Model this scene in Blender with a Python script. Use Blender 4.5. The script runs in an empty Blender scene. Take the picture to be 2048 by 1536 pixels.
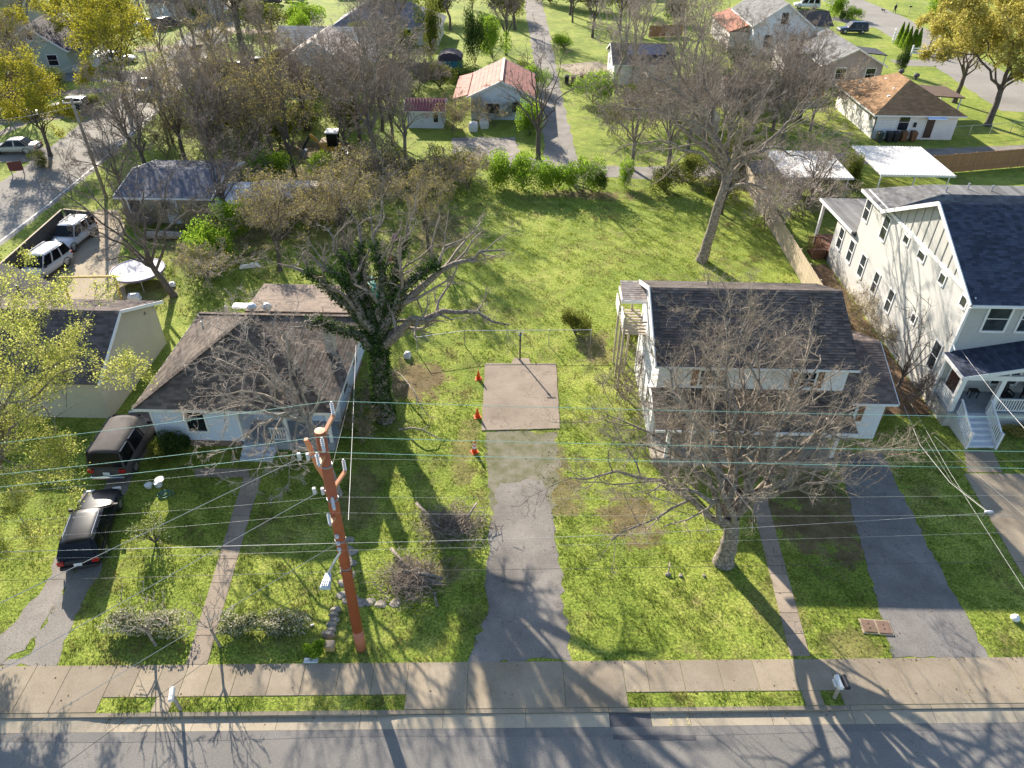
import bpy, math, random
import numpy as np
from mathutils import Vector, Matrix

sc = bpy.context.scene
R = math.radians
# ------------------------------------------------------------------ camera, sky, sun, exposure
cd = bpy.data.cameras.new('camera'); cam = bpy.data.objects.new('camera', cd); sc.collection.objects.link(cam)
cam.matrix_world = Matrix(((0.999737, -0.020143, 0.011, 0.0), (0.020806, 0.593101, -0.804859, 0.0), (0.009688, 0.804876, 0.593364, 26.0), (0, 0, 0, 1)))
cd.sensor_width = 36.0; cd.lens = 25.84; cd.clip_start = 0.5; cd.clip_end = 3000
sc.camera = cam
SUN_AZ, SUN_EL = -26.0, 24.5            # sun stands behind the houses, a little to the left of straight ahead
wd = bpy.data.worlds.new('World'); sc.world = wd; wd.use_nodes = True
wn = wd.node_tree.nodes; bg = wn['Background']
sky = wn.new('ShaderNodeTexSky'); sky.sky_type = 'NISHITA'; sky.sun_disc = False
sky.sun_elevation = R(SUN_EL); sky.sun_rotation = R(SUN_AZ); sky.dust_density = 0.6; sky.ozone_density = 1.6
wd.node_tree.links.new(sky.outputs[0], bg.inputs[0]); bg.inputs[1].default_value = 0.10
sl = bpy.data.lights.new('sun', 'SUN'); sl.energy = 5.0; sl.angle = R(0.55); sl.color = (1.0, 0.91, 0.78)
so = bpy.data.objects.new('sun', sl); sc.collection.objects.link(so)
sd = Vector((math.sin(R(SUN_AZ)) * math.cos(R(SUN_EL)), math.cos(R(SUN_AZ)) * math.cos(R(SUN_EL)), math.sin(R(SUN_EL))))
so.rotation_euler = sd.to_track_quat('Z', 'Y').to_euler(); so.location = (0, 60, 60)
sc.view_settings.view_transform = 'Standard'; sc.view_settings.look = 'None'
sc.view_settings.gamma = 1.0; sc.view_settings.exposure = 1.45
sc.cycles.max_bounces = 6; sc.cycles.diffuse_bounces = 3; sc.cycles.transmission_bounces = 4; sc.cycles.transparent_max_bounces = 6

# ------------------------------------------------------------------ helpers
C = sc.collection
rnd = random.Random(7)

class MB:
    """collects faces; build() links them as one mesh object"""
    def __init__(s): s.v = []; s.f = []
    def add(s, vs, fs):
        o = len(s.v); s.v += [tuple(map(float, p)) for p in vs]; s.f += [tuple(i + o for i in f) for f in fs]; return s
    def box(s, x0, y0, z0, x1, y1, z1):
        return s.add([(x0,y0,z0),(x1,y0,z0),(x1,y1,z0),(x0,y1,z0),(x0,y0,z1),(x1,y0,z1),(x1,y1,z1),(x0,y1,z1)],
                     [(3,2,1,0),(4,5,6,7),(0,1,5,4),(1,2,6,5),(2,3,7,6),(3,0,4,7)])
    def cbox(s, c, d, rz=0.0, rx=0.0):
        m = Matrix.Translation(c) @ Matrix.Rotation(rz, 4, 'Z') @ Matrix.Rotation(rx, 4, 'X')
        q = [m @ Vector((a*d[0]/2, b*d[1]/2, e*d[2]/2)) for e in (-1,1) for a,b in ((-1,-1),(1,-1),(1,1),(-1,1))]
        return s.add(q, [(3,2,1,0),(4,5,6,7),(0,1,5,4),(1,2,6,5),(2,3,7,6),(3,0,4,7)])
    def bar(s, a, b, w, h=None, up=(0,0,1)):
        """rectangular bar from a to b, w wide, h high"""
        a = Vector(a); b = Vector(b); h = h or w; t = (b-a).normalized(); u = Vector(up)
        sx = t.cross(u)
        if sx.length < 1e-4: sx = t.cross(Vector((0,1,0)))
        sx.normalize(); u = sx.cross(t)
        q = [p + sx*(i*w/2) + u*(j*h/2) for p in (a,b) for i,j in ((-1,-1),(1,-1),(1,1),(-1,1))]
        return s.add(q, [(0,1,2,3),(7,6,5,4),(1,0,4,5),(2,1,5,6),(3,2,6,7),(0,3,7,4)])
    def tube(s, pts, rad, n=8, caps=True):
        pts = [Vector(p) for p in pts]; m = len(pts)
        if not hasattr(rad, '__len__'): rad = [rad]*m
        vs = []; ref = None
        for i,p in enumerate(pts):
            t = (pts[min(i+1,m-1)] - pts[max(i-1,0)]).normalized()
            if ref is None: ref = Vector((0,0,1)) if abs(t.z) < 0.9 else Vector((1,0,0))
            a = t.cross(ref).normalized(); b = t.cross(a); ref = a.cross(t)
            for k in range(n):
                an = 2*math.pi*k/n; vs.append(p + (a*math.cos(an) + b*math.sin(an))*rad[i])
        fs = [(i*n+k, (i+1)*n+k, (i+1)*n+(k+1)%n, i*n+(k+1)%n) for i in range(m-1) for k in range(n)]
        if caps: fs += [tuple(range(n)), tuple(reversed(range((m-1)*n, m*n)))]
        return s.add(vs, fs)
    def lathe(s, prof, c=(0,0,0), n=16, axis='Z'):
        vs = []; m = len(prof)
        for r,z in prof:
            for k in range(n):
                an = 2*math.pi*k/n; x,y = r*math.cos(an), r*math.sin(an)
                q = (x,y,z) if axis == 'Z' else ((x,z,y) if axis == 'Y' else (z,x,y))
                vs.append((c[0]+q[0], c[1]+q[1], c[2]+q[2]))
        fs = [(i*n+k, i*n+(k+1)%n, (i+1)*n+(k+1)%n, (i+1)*n+k) for i in range(m-1) for k in range(n)]
        fs += [tuple(reversed(range(n))), tuple(range((m-1)*n, m*n))]
        return s.add(vs, fs)
    def prism(s, poly, z0, z1):
        n = len(poly); vs = [(p[0],p[1],z0) for p in poly] + [(p[0],p[1],z1) for p in poly]
        return s.add(vs, [tuple(reversed(range(n))), tuple(range(n,2*n))] + [(i,(i+1)%n,n+(i+1)%n,n+i) for i in range(n)])
    def slab(s, quad, th):
        """a thick plate whose top face is the given polygon"""
        q = [Vector(p) for p in quad]; n = (q[1]-q[0]).cross(q[2]-q[0]).normalized()
        if n.z < 0: q.reverse(); n = -n
        m = len(q); vs = q + [p - n*th for p in q]
        return s.add(vs, [tuple(range(m)), tuple(reversed(range(m,2*m)))] + [(i,m+i,m+(i+1)%m,(i+1)%m) for i in range(m)])
    def build(s, name, material, parent=None, smooth=False, bevel=0.0):
        me = bpy.data.meshes.new(name); me.from_pydata(s.v, [], s.f); me.update()
        return link(name, me, material, parent, smooth, bevel)

def link(name, me, material, parent=None, smooth=False, bevel=0.0):
    o = bpy.data.objects.new(name, me); C.objects.link(o)
    if material is not None and not me.materials: me.materials.append(material)
    if smooth: me.polygons.foreach_set('use_smooth', [True]*len(me.polygons))
    if parent: o.parent = parent
    if bevel:
        b = o.modifiers.new('edge', 'BEVEL'); b.width = bevel; b.segments = 2; b.limit_method = 'ANGLE'
    return o

def np_mesh(name, V, F, material, parent=None, smooth=False):
    """V (n,3); F (m,3) or (m,4) index arrays"""
    me = bpy.data.meshes.new(name); V = np.asarray(V, np.float32); F = np.asarray(F, np.int32); k = F.shape[1]
    me.vertices.add(len(V)); me.vertices.foreach_set('co', V.ravel())
    me.loops.add(F.size); me.loops.foreach_set('vertex_index', F.ravel())
    me.polygons.add(len(F)); me.polygons.foreach_set('loop_start', np.arange(0, F.size, k, dtype=np.int32))
    if smooth: me.polygons.foreach_set('use_smooth', np.ones(len(F), bool))
    me.update(calc_edges=True)
    return link(name, me, material, parent)

def thing(name, label, cat, loc=(0,0,0), rz=0.0, group=None):
    o = bpy.data.objects.new(name, None); C.objects.link(o); o.empty_display_size = 0.3
    o.location = loc if len(loc) == 3 else (loc[0], loc[1], 0.0); o.rotation_euler = (0,0,rz)
    return tag(o, label, cat, group)
def tag(o, label, cat, group=None, kind=None):
    o['label'] = label; o['category'] = cat
    if group: o['group'] = group
    if kind: o['kind'] = kind
    return o
def struct(o, label=None):
    o['kind'] = 'structure'
    if label: o['label'] = label
    return o
def stuff(o, label=None, cat=None):
    o['kind'] = 'stuff'
    if label: o['label'] = label
    if cat: o['category'] = cat
    return o
def copy_tree(o, parent=None):
    c = o.copy(); C.objects.link(c)
    if parent: c.parent = parent
    for ch in o.children: copy_tree(ch, c)
    return c

# ------------------------------------------------------------------ materials (all procedural)
MT = {}
def _new(name):
    m = bpy.data.materials.new(name); m.use_nodes = True; nt = m.node_tree
    return m, nt, nt.nodes['Principled BSDF']
def N(nt, t, **kw):
    n = nt.nodes.new('ShaderNode' + t)
    for k,v in kw.items():
        if k in n.inputs: n.inputs[k].default_value = v
        else: setattr(n, k, v)
    return n
def noise(nt, vec, scale, detail=4.0, rough=0.6):
    n = N(nt, 'TexNoise', Scale=scale, Detail=detail, Roughness=rough); nt.links.new(vec, n.inputs['Vector']); return n.outputs['Fac']
def ramp(nt, fac, stops):
    r = N(nt, 'ValToRGB'); e = r.color_ramp.elements
    while len(e) < len(stops): e.new(0.5)
    for el,(p,c) in zip(e, stops): el.position = p; el.color = (*c, 1.0) if len(c) == 3 else c
    nt.links.new(fac, r.inputs[0]); return r.outputs[0]
def mixc(nt, fac, a, b, mode='MIX'):
    m = N(nt, 'Mix', data_type='RGBA', blend_type=mode)
    for s,v in ((0,fac),(6,a),(7,b)):
        if isinstance(v, bpy.types.NodeSocket): nt.links.new(v, m.inputs[s])
        else: m.inputs[s].default_value = v if s == 0 or len(v) == 4 else (*v, 1.0)
    return m.outputs[2]
def math_(nt, op, a, b=None, clamp=False):
    m = N(nt, 'Math', operation=op); m.use_clamp = clamp
    for i,v in enumerate((a,b)):
        if v is None: continue
        if isinstance(v, bpy.types.NodeSocket): nt.links.new(v, m.inputs[i])
        else: m.inputs[i].default_value = v
    return m.outputs[0]
def coords(nt, kind='Object'): return N(nt, 'TexCoord').outputs[kind]
def position(nt): return N(nt, 'NewGeometry').outputs['Position']

def mat(name, col, rough=0.8, var=0.12, scale=2.0, bump=0.0, bscale=30.0, metal=0.0, spec=0.4, col2=None, island=0.0, coat=0.0, fine=0.0):
    if name in MT: return MT[name]
    m, nt, p = _new(name); v = coords(nt)
    a = tuple(c*(1-var) for c in col); b = col2 or tuple(min(1, c*(1+var)) for c in col)
    c = ramp(nt, noise(nt, v, scale, 5.0), [(0.32,a),(0.68,b)])
    if fine:
        f = noise(nt, v, bscale, 2.0); c = mixc(nt, fine, c, ramp(nt, f, [(0.35,(0.25,)*3),(0.65,(0.9,)*3)]), 'OVERLAY')
    if island:
        g = N(nt, 'NewGeometry'); k = math_(nt, 'MULTIPLY_ADD', g.outputs['Random Per Island'], island*2); k.node.inputs[2].default_value = 1-island
        cc = N(nt, 'Combine' + 'Color')
        for i in range(3): nt.links.new(k, cc.inputs[i])
        c = mixc(nt, 1.0, c, cc.outputs[0], 'MULTIPLY')
    nt.links.new(c, p.inputs['Base Color'])
    p.inputs['Roughness'].default_value = rough; p.inputs['Metallic'].default_value = metal
    p.inputs['Specular IOR Level'].default_value = spec
    if coat: p.inputs['Coat Weight'].default_value = coat*0.5; p.inputs['Coat Roughness'].default_value = 0.05
    if bump:
        b_ = N(nt, 'Bump', Strength=bump, Distance=0.03); nt.links.new(noise(nt, v, bscale, 4.0), b_.inputs['Height'])
        nt.links.new(b_.outputs[0], p.inputs['Normal'])
    MT[name] = m; return m

def siding(name, col, pitch=0.13, vert=False, var=0.05):
    """lap siding: sawtooth relief along z (or battens along the wall)"""
    if name in MT: return MT[name]
    m, nt, p = _new(name); v = coords(nt); sp = N(nt, 'SeparateXYZ'); nt.links.new(v, sp.inputs[0])
    z = sp.outputs[2]; saw = math_(nt, 'FRACT', math_(nt, 'DIVIDE', z, pitch))
    a = tuple(c*(1-var) for c in col); b = tuple(min(1,c*(1+var)) for c in col)
    c = ramp(nt, noise(nt, v, 1.3, 6.0), [(0.3,a),(0.7,b)])
    dirt = noise(nt, v, 6.0, 6.0, 0.7); c = mixc(nt, math_(nt, 'MULTIPLY', math_(nt, 'SUBTRACT', dirt, 0.5, True), 0.5), c, tuple(x*0.55 for x in col))
    nt.links.new(c, p.inputs['Base Color']); p.inputs['Roughness'].default_value = 0.6
    b_ = N(nt, 'Bump', Strength=0.9, Distance=0.03); b_.invert = True
    nt.links.new(saw, b_.inputs['Height']); nt.links.new(b_.outputs[0], p.inputs['Normal'])
    MT[name] = m; return m

def leafmat(name, stops, trans=0.45, nscale=0.9, nw=0.45, det=2.0):
    """thin leaves: light shines through them"""
    if name in MT: return MT[name]
    m, nt, p = _new(name); g = N(nt, 'NewGeometry'); v = g.outputs['Position']
    f = math_(nt, 'ADD', math_(nt, 'MULTIPLY', g.outputs['Random Per Island'], 1-nw), math_(nt, 'MULTIPLY', noise(nt, v, nscale, det), nw))
    c = ramp(nt, f, stops)
    d = N(nt, 'BsdfDiffuse'); t = N(nt, 'BsdfTranslucent'); mx = N(nt, 'MixShader'); mx.inputs[0].default_value = trans
    nt.links.new(c, d.inputs[0]); nt.links.new(c, t.inputs[0]); nt.links.new(d.outputs[0], mx.inputs[1]); nt.links.new(t.outputs[0], mx.inputs[2])
    nt.links.new(mx.outputs[0], nt.nodes['Material Output'].inputs[0]); nt.nodes.remove(p)
    MT[name] = m; return m

def glass(name='dark_glass', col=(0.012,0.016,0.02), rough=0.06):
    if name in MT: return MT[name]
    m, nt, p = _new(name); v = coords(nt)
    c = ramp(nt, noise(nt, v, 1.5, 2.0), [(0.3,tuple(x*0.6 for x in col)),(0.7,tuple(x*1.6 for x in col))])
    nt.links.new(c, p.inputs['Base Color']); p.inputs['Roughness'].default_value = rough; p.inputs['Specular IOR Level'].default_value = 0.25 if 'car' in name else 0.6
    MT[name] = m; return m

def spots(nt, v, items):
    """soft ragged patches: items (x, y, rx, ry, strength)"""
    wob = noise(nt, v, 0.75, 7.0, 0.75); sp = N(nt, 'SeparateXYZ'); nt.links.new(v, sp.inputs[0]); tot = None
    for x,y,rx,ry,s in items:
        a = math_(nt, 'DIVIDE', math_(nt, 'SUBTRACT', sp.outputs[0], x), rx); b = math_(nt, 'DIVIDE', math_(nt, 'SUBTRACT', sp.outputs[1], y), ry)
        d = math_(nt, 'ADD', math_(nt, 'MULTIPLY', a, a), math_(nt, 'MULTIPLY', b, b))
        d = math_(nt, 'ADD', d, math_(nt, 'MULTIPLY', math_(nt, 'SUBTRACT', wob, 0.5), 6.5))
        k = N(nt, 'MapRange'); k.inputs[1].default_value = 1.15; k.inputs[2].default_value = 0.45; k.inputs[3].default_value = 0; k.inputs[4].default_value = s
        nt.links.new(d, k.inputs[0]); tot = k.outputs[0] if tot is None else math_(nt, 'MAXIMUM', tot, k.outputs[0])
    return tot

def lawn_material():
    m, nt, p = _new('lawn'); v = position(nt)
    big = noise(nt, v, 0.16, 5.0, 0.62); mid = noise(nt, v, 1.1, 6.0, 0.7); fine = noise(nt, v, 9.0, 4.0, 0.7)
    g = ramp(nt, math_(nt, 'ADD', math_(nt, 'MULTIPLY', big, 0.5), math_(nt, 'MULTIPLY', mid, 0.5)),
             [(0.34,(0.105,0.150,0.026)),(0.47,(0.175,0.225,0.036)),(0.57,(0.26,0.295,0.060)),(0.70,(0.34,0.315,0.11))])
    g = mixc(nt, 0.75, g, ramp(nt, fine, [(0.36,(0.12,0.14,0.11)),(0.60,(0.80,0.78,0.70))]), 'OVERLAY')
    soil = ramp(nt, mid, [(0.35,(0.10,0.065,0.035)),(0.65,(0.20,0.14,0.08))])
    f = math_(nt, 'MULTIPLY', math_(nt, 'SUBTRACT', noise(nt, v, 0.36, 7.0, 0.74), 0.54), 6.0, True)
    f = math_(nt, 'MAXIMUM', math_(nt, 'MULTIPLY', f, 0.75), spots(nt, v, BARE))
    c = mixc(nt, f, g, soil); nt.links.new(c, p.inputs['Base Color'])
    p.inputs['Roughness'].default_value = 0.95; p.inputs['Specular IOR Level'].default_value = 0.15
    b_ = N(nt, 'Bump', Strength=0.8, Distance=0.08); nt.links.new(noise(nt, v, 7.0, 5.0, 0.75), b_.inputs['Height']); nt.links.new(b_.outputs[0], p.inputs['Normal'])
    return m

def paving(name, col, col2, crack=0.0, grit=0.5, patch=0.25, stain=(0.05,0.045,0.04)):
    """asphalt, concrete or gravel: tone patches, grit, stains and hairline cracks"""
    if name in MT: return MT[name]
    m, nt, p = _new(name); v = position(nt)
    c = ramp(nt, noise(nt, v, patch, 6.0, 0.65), [(0.33,col),(0.67,col2)])
    c = mixc(nt, grit, c, ramp(nt, noise(nt, v, 26.0, 3.0, 0.8), [(0.3,(0.22,)*3),(0.7,(0.8,)*3)]), 'OVERLAY')
    st = math_(nt, 'MULTIPLY', math_(nt, 'SUBTRACT', noise(nt, v, 1.7, 6.0, 0.7), 0.56), 4.0, True)
    c = mixc(nt, math_(nt, 'MULTIPLY', st, 0.45), c, stain)
    if crack:
        w = N(nt, 'TexVoronoi', feature='DISTANCE_TO_EDGE', Scale=0.55); vm = N(nt, 'VectorMath', operation='ADD'); nz = N(nt, 'TexNoise', Scale=1.6, Detail=5.0)
        nt.links.new(v, nz.inputs['Vector']); nt.links.new(v, vm.inputs[0]); nt.links.new(nz.outputs['Color'], vm.inputs[1]); nt.links.new(vm.outputs[0], w.inputs['Vector'])
        k = math_(nt, 'LESS_THAN', w.outputs['Distance'], 0.006); k = math_(nt, 'MULTIPLY', k, math_(nt, 'GREATER_THAN', noise(nt, v, 0.5, 3.0), 0.5))
        c = mixc(nt, math_(nt, 'MULTIPLY', k, crack), c, (0.02,0.018,0.016))
    oi = N(nt, 'ObjectInfo'); tone = ramp(nt, oi.outputs['Random'], [(0.0,(0.86,0.86,0.87)),(1.0,(1.1,1.08,1.05))]); c = mixc(nt, 1.0, c, tone, 'MULTIPLY')
    nt.links.new(c, p.inputs['Base Color']); p.inputs['Roughness'].default_value = 0.95; p.inputs['Specular IOR Level'].default_value = 0.15
    b_ = N(nt, 'Bump', Strength=0.35, Distance=0.02); nt.links.new(noise(nt, v, 30.0, 3.0, 0.8), b_.inputs['Height']); nt.links.new(b_.outputs[0], p.inputs['Normal'])
    MT[name] = m; return m

# ------------------------------------------------------------------ the ground and the streets
BARE = [(*(14.60, 25.12), 2.6, 3.6, 0.9), (*(5.38, 24.52), 1.6, 1.8, 0.85), (*(1.38, 28.24), 1.2, 2.4, 0.7), (*(-20.33, 67.25), 13, 6, 0.8), (*(-6.86, 56.14), 2.2, 5.0, 0.75), (*(-6.30, 35.47), 2.0, 2.2, 0.9),
        (*(21.77, 69.19), 6, 4, 0.7), (*(-21.32, 75.65), 6, 3, 0.9), (*(-24.29, 54.94), 6, 5, 0.75), (*(-28.02, 44.93), 4, 3, 0.6), (*(21.66, 38.56), 1.3, 4.5, 0.95), (*(4.77, 39.68), 1.2, 2.2, 0.7), (*(-3.80, 20.98), 1.8, 1.0, 0.7),
        (*(2.33, 26.09), 1.3, 1.6, 0.75), (*(11.10, 19.31), 1.2, 2.0, 0.35), (*(13.55, 17.95), 1.6, 0.8, 0.55), (*(-2.85, 29.28), 0.7, 3.0, 0.6), (*(-7.79, 25.78), 1.0, 2.5, 0.6), (*(6.07, 64.74), 5, 1.2, 0.8), (*(-14.16, 55.36), 5, 4, 0.45)]
SA = math.atan(0.0372); SO = (0.0, 14.70)           # the front street runs about two degrees off the lot lines
def ST(u, v, z=0.0): return (SO[0] + u*math.cos(SA) - v*math.sin(SA), SO[1] + u*math.sin(SA) + v*math.cos(SA), z)
def U(p): return (p[0]-SO[0])*math.cos(SA) + (p[1]-SO[1])*math.sin(SA)
PAVED = []                                           # outlines that carry no grass
def ragged(poly, step=0.5, amp=0.06, seed=1):
    r = random.Random(seed); out = []
    for i,p in enumerate(poly):
        q = poly[(i+1) % len(poly)]; L = math.hypot(q[0]-p[0], q[1]-p[1]); n = max(1, int(L/step))
        for k in range(n):
            t = k/n; j = amp if k else 0
            out.append((p[0]+(q[0]-p[0])*t + r.uniform(-j,j), p[1]+(q[1]-p[1])*t + r.uniform(-j,j)))
    return out
def sheet(name, poly, z, m, amp=0.05, step=0.35, th=0.0, parent=None, keep=True):
    pts = ragged(poly, step, amp, len(poly)+int(abs(poly[0][0])*10)) if amp else list(poly)
    if keep: PAVED.append(poly)
    b = MB()
    if th: b.prism(pts, z-th, z)
    else: b.add([(x,y,z) for x,y in pts], [tuple(range(len(pts)))])
    o = b.build(name, m, parent)
    me = o.data; nz = me.polygons[0].normal.z if not th else 1
    if nz < 0: me.flip_normals()
    if not parent: struct(o)
    return o

M_lawn = lawn_material()
M_asph = paving('asphalt', (0.20,0.185,0.165), (0.27,0.25,0.222), crack=0.3, grit=0.5, patch=0.12, stain=(0.115,0.108,0.10))
M_asph2 = paving('asphalt_patch', (0.085,0.083,0.086), (0.125,0.12,0.122), grit=0.6)
M_old = paving('old_asphalt', (0.125,0.115,0.105), (0.235,0.215,0.192), crack=0.45, grit=0.7, patch=0.4)
M_dk = paving('dark_asphalt', (0.125,0.117,0.112), (0.21,0.197,0.185), crack=0.4, grit=0.7, patch=0.5)
M_conc = paving('concrete', (0.245,0.20,0.143), (0.33,0.277,0.207), grit=0.3, patch=0.5, stain=(0.14,0.12,0.09))
M_gutter = paving('gutter_concrete', (0.35,0.295,0.215), (0.42,0.36,0.27), grit=0.3, patch=0.6, stain=(0.16,0.14,0.11))
M_slab = paving('slab_concrete', (0.24,0.195,0.15), (0.33,0.27,0.21), crack=0.5, grit=0.35, patch=0.6, stain=(0.10,0.08,0.06))
M_gravel = paving('gravel', (0.20,0.18,0.155), (0.31,0.28,0.245), grit=0.85, patch=0.5, stain=(0.07,0.07,0.03))
M_drive = paving('worn_drive', (0.12,0.125,0.055), (0.25,0.22,0.17), grit=0.85, patch=1.2, stain=(0.11,0.135,0.035))
M_dirt = paving('packed_dirt', (0.24,0.19,0.13), (0.33,0.27,0.19), grit=0.4, patch=0.5, stain=(0.12,0.09,0.05))
M_paint = mat('white_road_paint', (0.62,0.61,0.56), 0.7, 0.2, 3.0)
M_yel = mat('yellow_survey_paint', (0.55,0.47,0.18), 0.8, 0.3, 14.0)

a, b_ = ST(-400, 0.17), ST(400, 0.17)
struct(MB().add([(a[0],a[1],0),(b_[0],b_[1],0),(420,900,0),(-420,900,0)], [(0,1,2,3)]).build('ground', M_lawn))
q = [ST(-400,-0.48,-0.12), ST(-400,-9.5,-0.12), ST(400,-9.5,-0.12), ST(400,-0.48,-0.12)]
road = struct(MB().add(q, [(0,1,2,3)]).build('road', M_asph))
q = [ST(-400,-9.5,-0.11), ST(-400,-120,-0.11), ST(400,-120,-0.11), ST(400,-9.5,-0.11)]
struct(MB().add(q, [(0,1,2,3)]).build('far_verge', M_lawn))
us = [-60,-16.1,-12,-10.9,-9.4,-7.3,-4.2,-1.0,2.1,4.15,6.0,9.2,11.2,12.9,14.3,17.8,60]
seam = MB()
prev = None
for k in range(0, 97):
    u = -24 + k*0.5; w = 0.62 + 0.10*math.sin(u*0.35) + rnd.uniform(-0.015,0.015)
    cur = (ST(u,-0.50,-0.115), ST(u,-0.48-w*0.55,-0.115))
    if prev: seam.add([prev[0],prev[1],cur[1],cur[0]], [(0,1,2,3)])
    prev = cur
seam.build('resurfaced_strip', paving('seam_asphalt', (0.17,0.158,0.145), (0.23,0.215,0.195), grit=0.5, patch=0.7), road)
b = MB(); pts = ragged([ST(3.6,-0.80)[:2], ST(6.6,-0.84)[:2], ST(6.6,-1.02)[:2], ST(3.6,-0.97)[:2]], 0.3, 0.02, 4)
b.add([(x,y,-0.111) for x,y in pts], [tuple(range(len(pts)))]); b.build('tar_patch', M_asph2, road)

# drive aprons reach from the lots to the street: (u0, u1)
APR = [(-26.0, U((-15.49, 14.81))), (U((-3.99, 15.11)), U((4.21, 15.43))), (U((12.56, 15.65)), 30.0)]
WLK = [(U((-13.41, 14.71)), U((-12.76, 14.72))), (U((10.98, 15.61)), U((11.69, 15.63)))]
def lowered(u): return any(a_-0.2 <= u <= b2+0.2 for a_,b2 in APR)
kerb = bpy.data.objects.new('kerb', None); C.objects.link(kerb); struct(kerb)
gut = bpy.data.objects.new('gutter', None); C.objects.link(gut); struct(gut)
edges = sorted(set([-30.0] + [-27+3.05*i for i in range(19) if not 2.5 < -27+3.05*i < 6.0] + [3.55,5.1,30.0]))
def gz(u):            # gutter edge rises where a drive comes out
    d = min([max(a_-u, u-b2) for a_,b2 in APR]); t = min(1, max(0, (d+0.3)/1.2)); return -0.045*(1-t) - 0.12*t
for i in range(len(edges)-1):
    u0,u1 = edges[i]+0.006, edges[i+1]-0.006; n = 8; vs = []; k = MB(); g = MB()
    for j in range(n):
        x0 = u0+(u1-u0)*j/n; x1 = u0+(u1-u0)*(j+1)/n
        k.add([ST(x0,0,-0.2),ST(x1,0,-0.2),ST(x1,0.02,-0.005),ST(x0,0.02,-0.005),ST(x0,0.165,0.012),ST(x1,0.165,0.012)], [(0,1,2,3),(3,2,5,4)])
        z0,z1 = gz(x0),gz(x1)
        g.add([ST(x0,-0.50,-0.112),ST(x1,-0.50,-0.112),ST(x1,0.0,z1),ST(x0,0.0,z0)], [(0,1,2,3)])
    k.build('kerb_stone', M_conc, kerb)
    if 4.0 < (u0+u1)/2 < 4.6: g.build('gutter_patch', M_asph2, gut)
    else: g.build('gutter_panel', M_gutter, gut)
b = MB()                                                            # sprayed survey marks on the gutter
for u in (U((5.79, 14.68)), U((6.44, 14.70))):
    for (p,q2) in (((0,-0.12),(0.03,-0.46)), ((0.03,-0.46),(-0.05,-0.40)), ((0.01,-0.3),(0.08,-0.42))):
        b.bar(ST(u+p[0],p[1],-0.104+0.0*p[1]), ST(u+q2[0],q2[1],-0.104), 0.018, 0.004)
b.build('survey_mark', M_yel, gut)

walk = bpy.data.objects.new('sidewalk', None); C.objects.link(walk); struct(walk)
js = [-29,-27,-25,-23,-21.2] + [U(p) for p in ((-18.55, 15.59), (-17.22, 15.62), (-15.47, 15.67), (-14.50, 15.70), (-13.64, 15.72), (-12.68, 15.74), (-11.72, 15.77), (-10.73, 15.80), (-9.39, 15.83), (-8.14, 15.87), (-6.80, 15.90), (-5.46, 15.94), (-4.12, 16.04), (-1.80, 16.10), (1.91, 16.26), (4.26, 16.32), (5.18, 16.39), (6.54, 16.43), (8.02, 16.47), (9.41, 16.51), (10.93, 16.55), (12.40, 16.59), (15.04, 16.66), (17.30, 16.72), (19.56, 16.78))] + [23,25,27,29]
V0, V1 = 0.78, 2.12
for i in range(len(js)-1):
    u0,u1 = js[i]+0.008, js[i+1]-0.008; um = (u0+u1)/2; t = rnd.uniform(0.014,0.022)
    apr = any(a_ < um < b2 for a_,b2 in APR); v0 = 0.185 if apr else V0
    p = [ST(u0,v0)[:2], ST(u1,v0)[:2], ST(u1,V1)[:2], ST(u0,V1)[:2]]; PAVED.append(p)
    MB().prism(p, -0.08, t).build('panel', M_conc, walk, bevel=0.008)
for a_,c_ in WLK:
    p = [ST(a_,0.185)[:2], ST(c_,0.185)[:2], ST(c_,V0-0.012)[:2], ST(a_,V0-0.012)[:2]]; PAVED.append(p)
    MB().prism(p, -0.08, 0.016).build('panel', M_conc, walk, bevel=0.008)

# drives, walks and pads
sheet('driveway', [ST(U((-1.84, 16.63)),V1+.01)[:2], ST(U((2.28, 16.75)),V1+.01)[:2], (2.05, 19.56), (1.92, 22.27), (1.58, 25.39), (1.23, 27.12), (-0.91, 26.88), (-1.32, 23.68), (-1.33, 21.05), (-1.17, 18.97)], 0.008, M_old, 0.16)
sheet('gravel_path', [(-1.20, 23.69), (1.54, 23.77), (2.07, 27.15), (2.08, 30.92), (-1.81, 30.79), (-1.61, 27.77)], 0.004, M_drive, 0.22)
sheet('driveway', [(16.90, 29.71), (19.39, 29.78), (19.02, 23.67), ST(U((18.91, 17.42)),V1+.01)[:2], ST(U((15.07, 17.31)),V1+.01)[:2], (15.91, 23.27)], 0.008, M_dk, 0.10)
sheet('driveway', [(22.98, 28.24), (27.98, 28.39), (25.46, 21.00), (22.43, 20.92)], 0.03, M_conc, 0.0, th=0.05)
sheet('driveway', [(-20.58, 30.78), (-19.82, 30.81), (-19.46, 26.48), (-19.10, 23.16), (-18.37, 21.11), (-18.28, 18.49), ST(U((-17.78, 15.88)),V1+.01)[:2], ST(U((-20.62, 15.80)),V1+.01)[:2], (-19.12, 16.60), (-19.29, 17.28), (-19.32, 19.21), (-19.46, 21.65), (-20.56, 24.72), (-20.76, 27.55)], 0.006, M_gravel, 0.12)
sheet('driveway', [(-21.46, 25.71), (-20.55, 25.74), (-19.44, 20.80), (-19.35, 18.22), (-19.44, 16.82), (-20.62, 15.80), (-21.33, 16.32), (-20.55, 18.07), (-20.36, 20.23), (-20.75, 22.50)], 0.010, M_gravel, 0.12)
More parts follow.
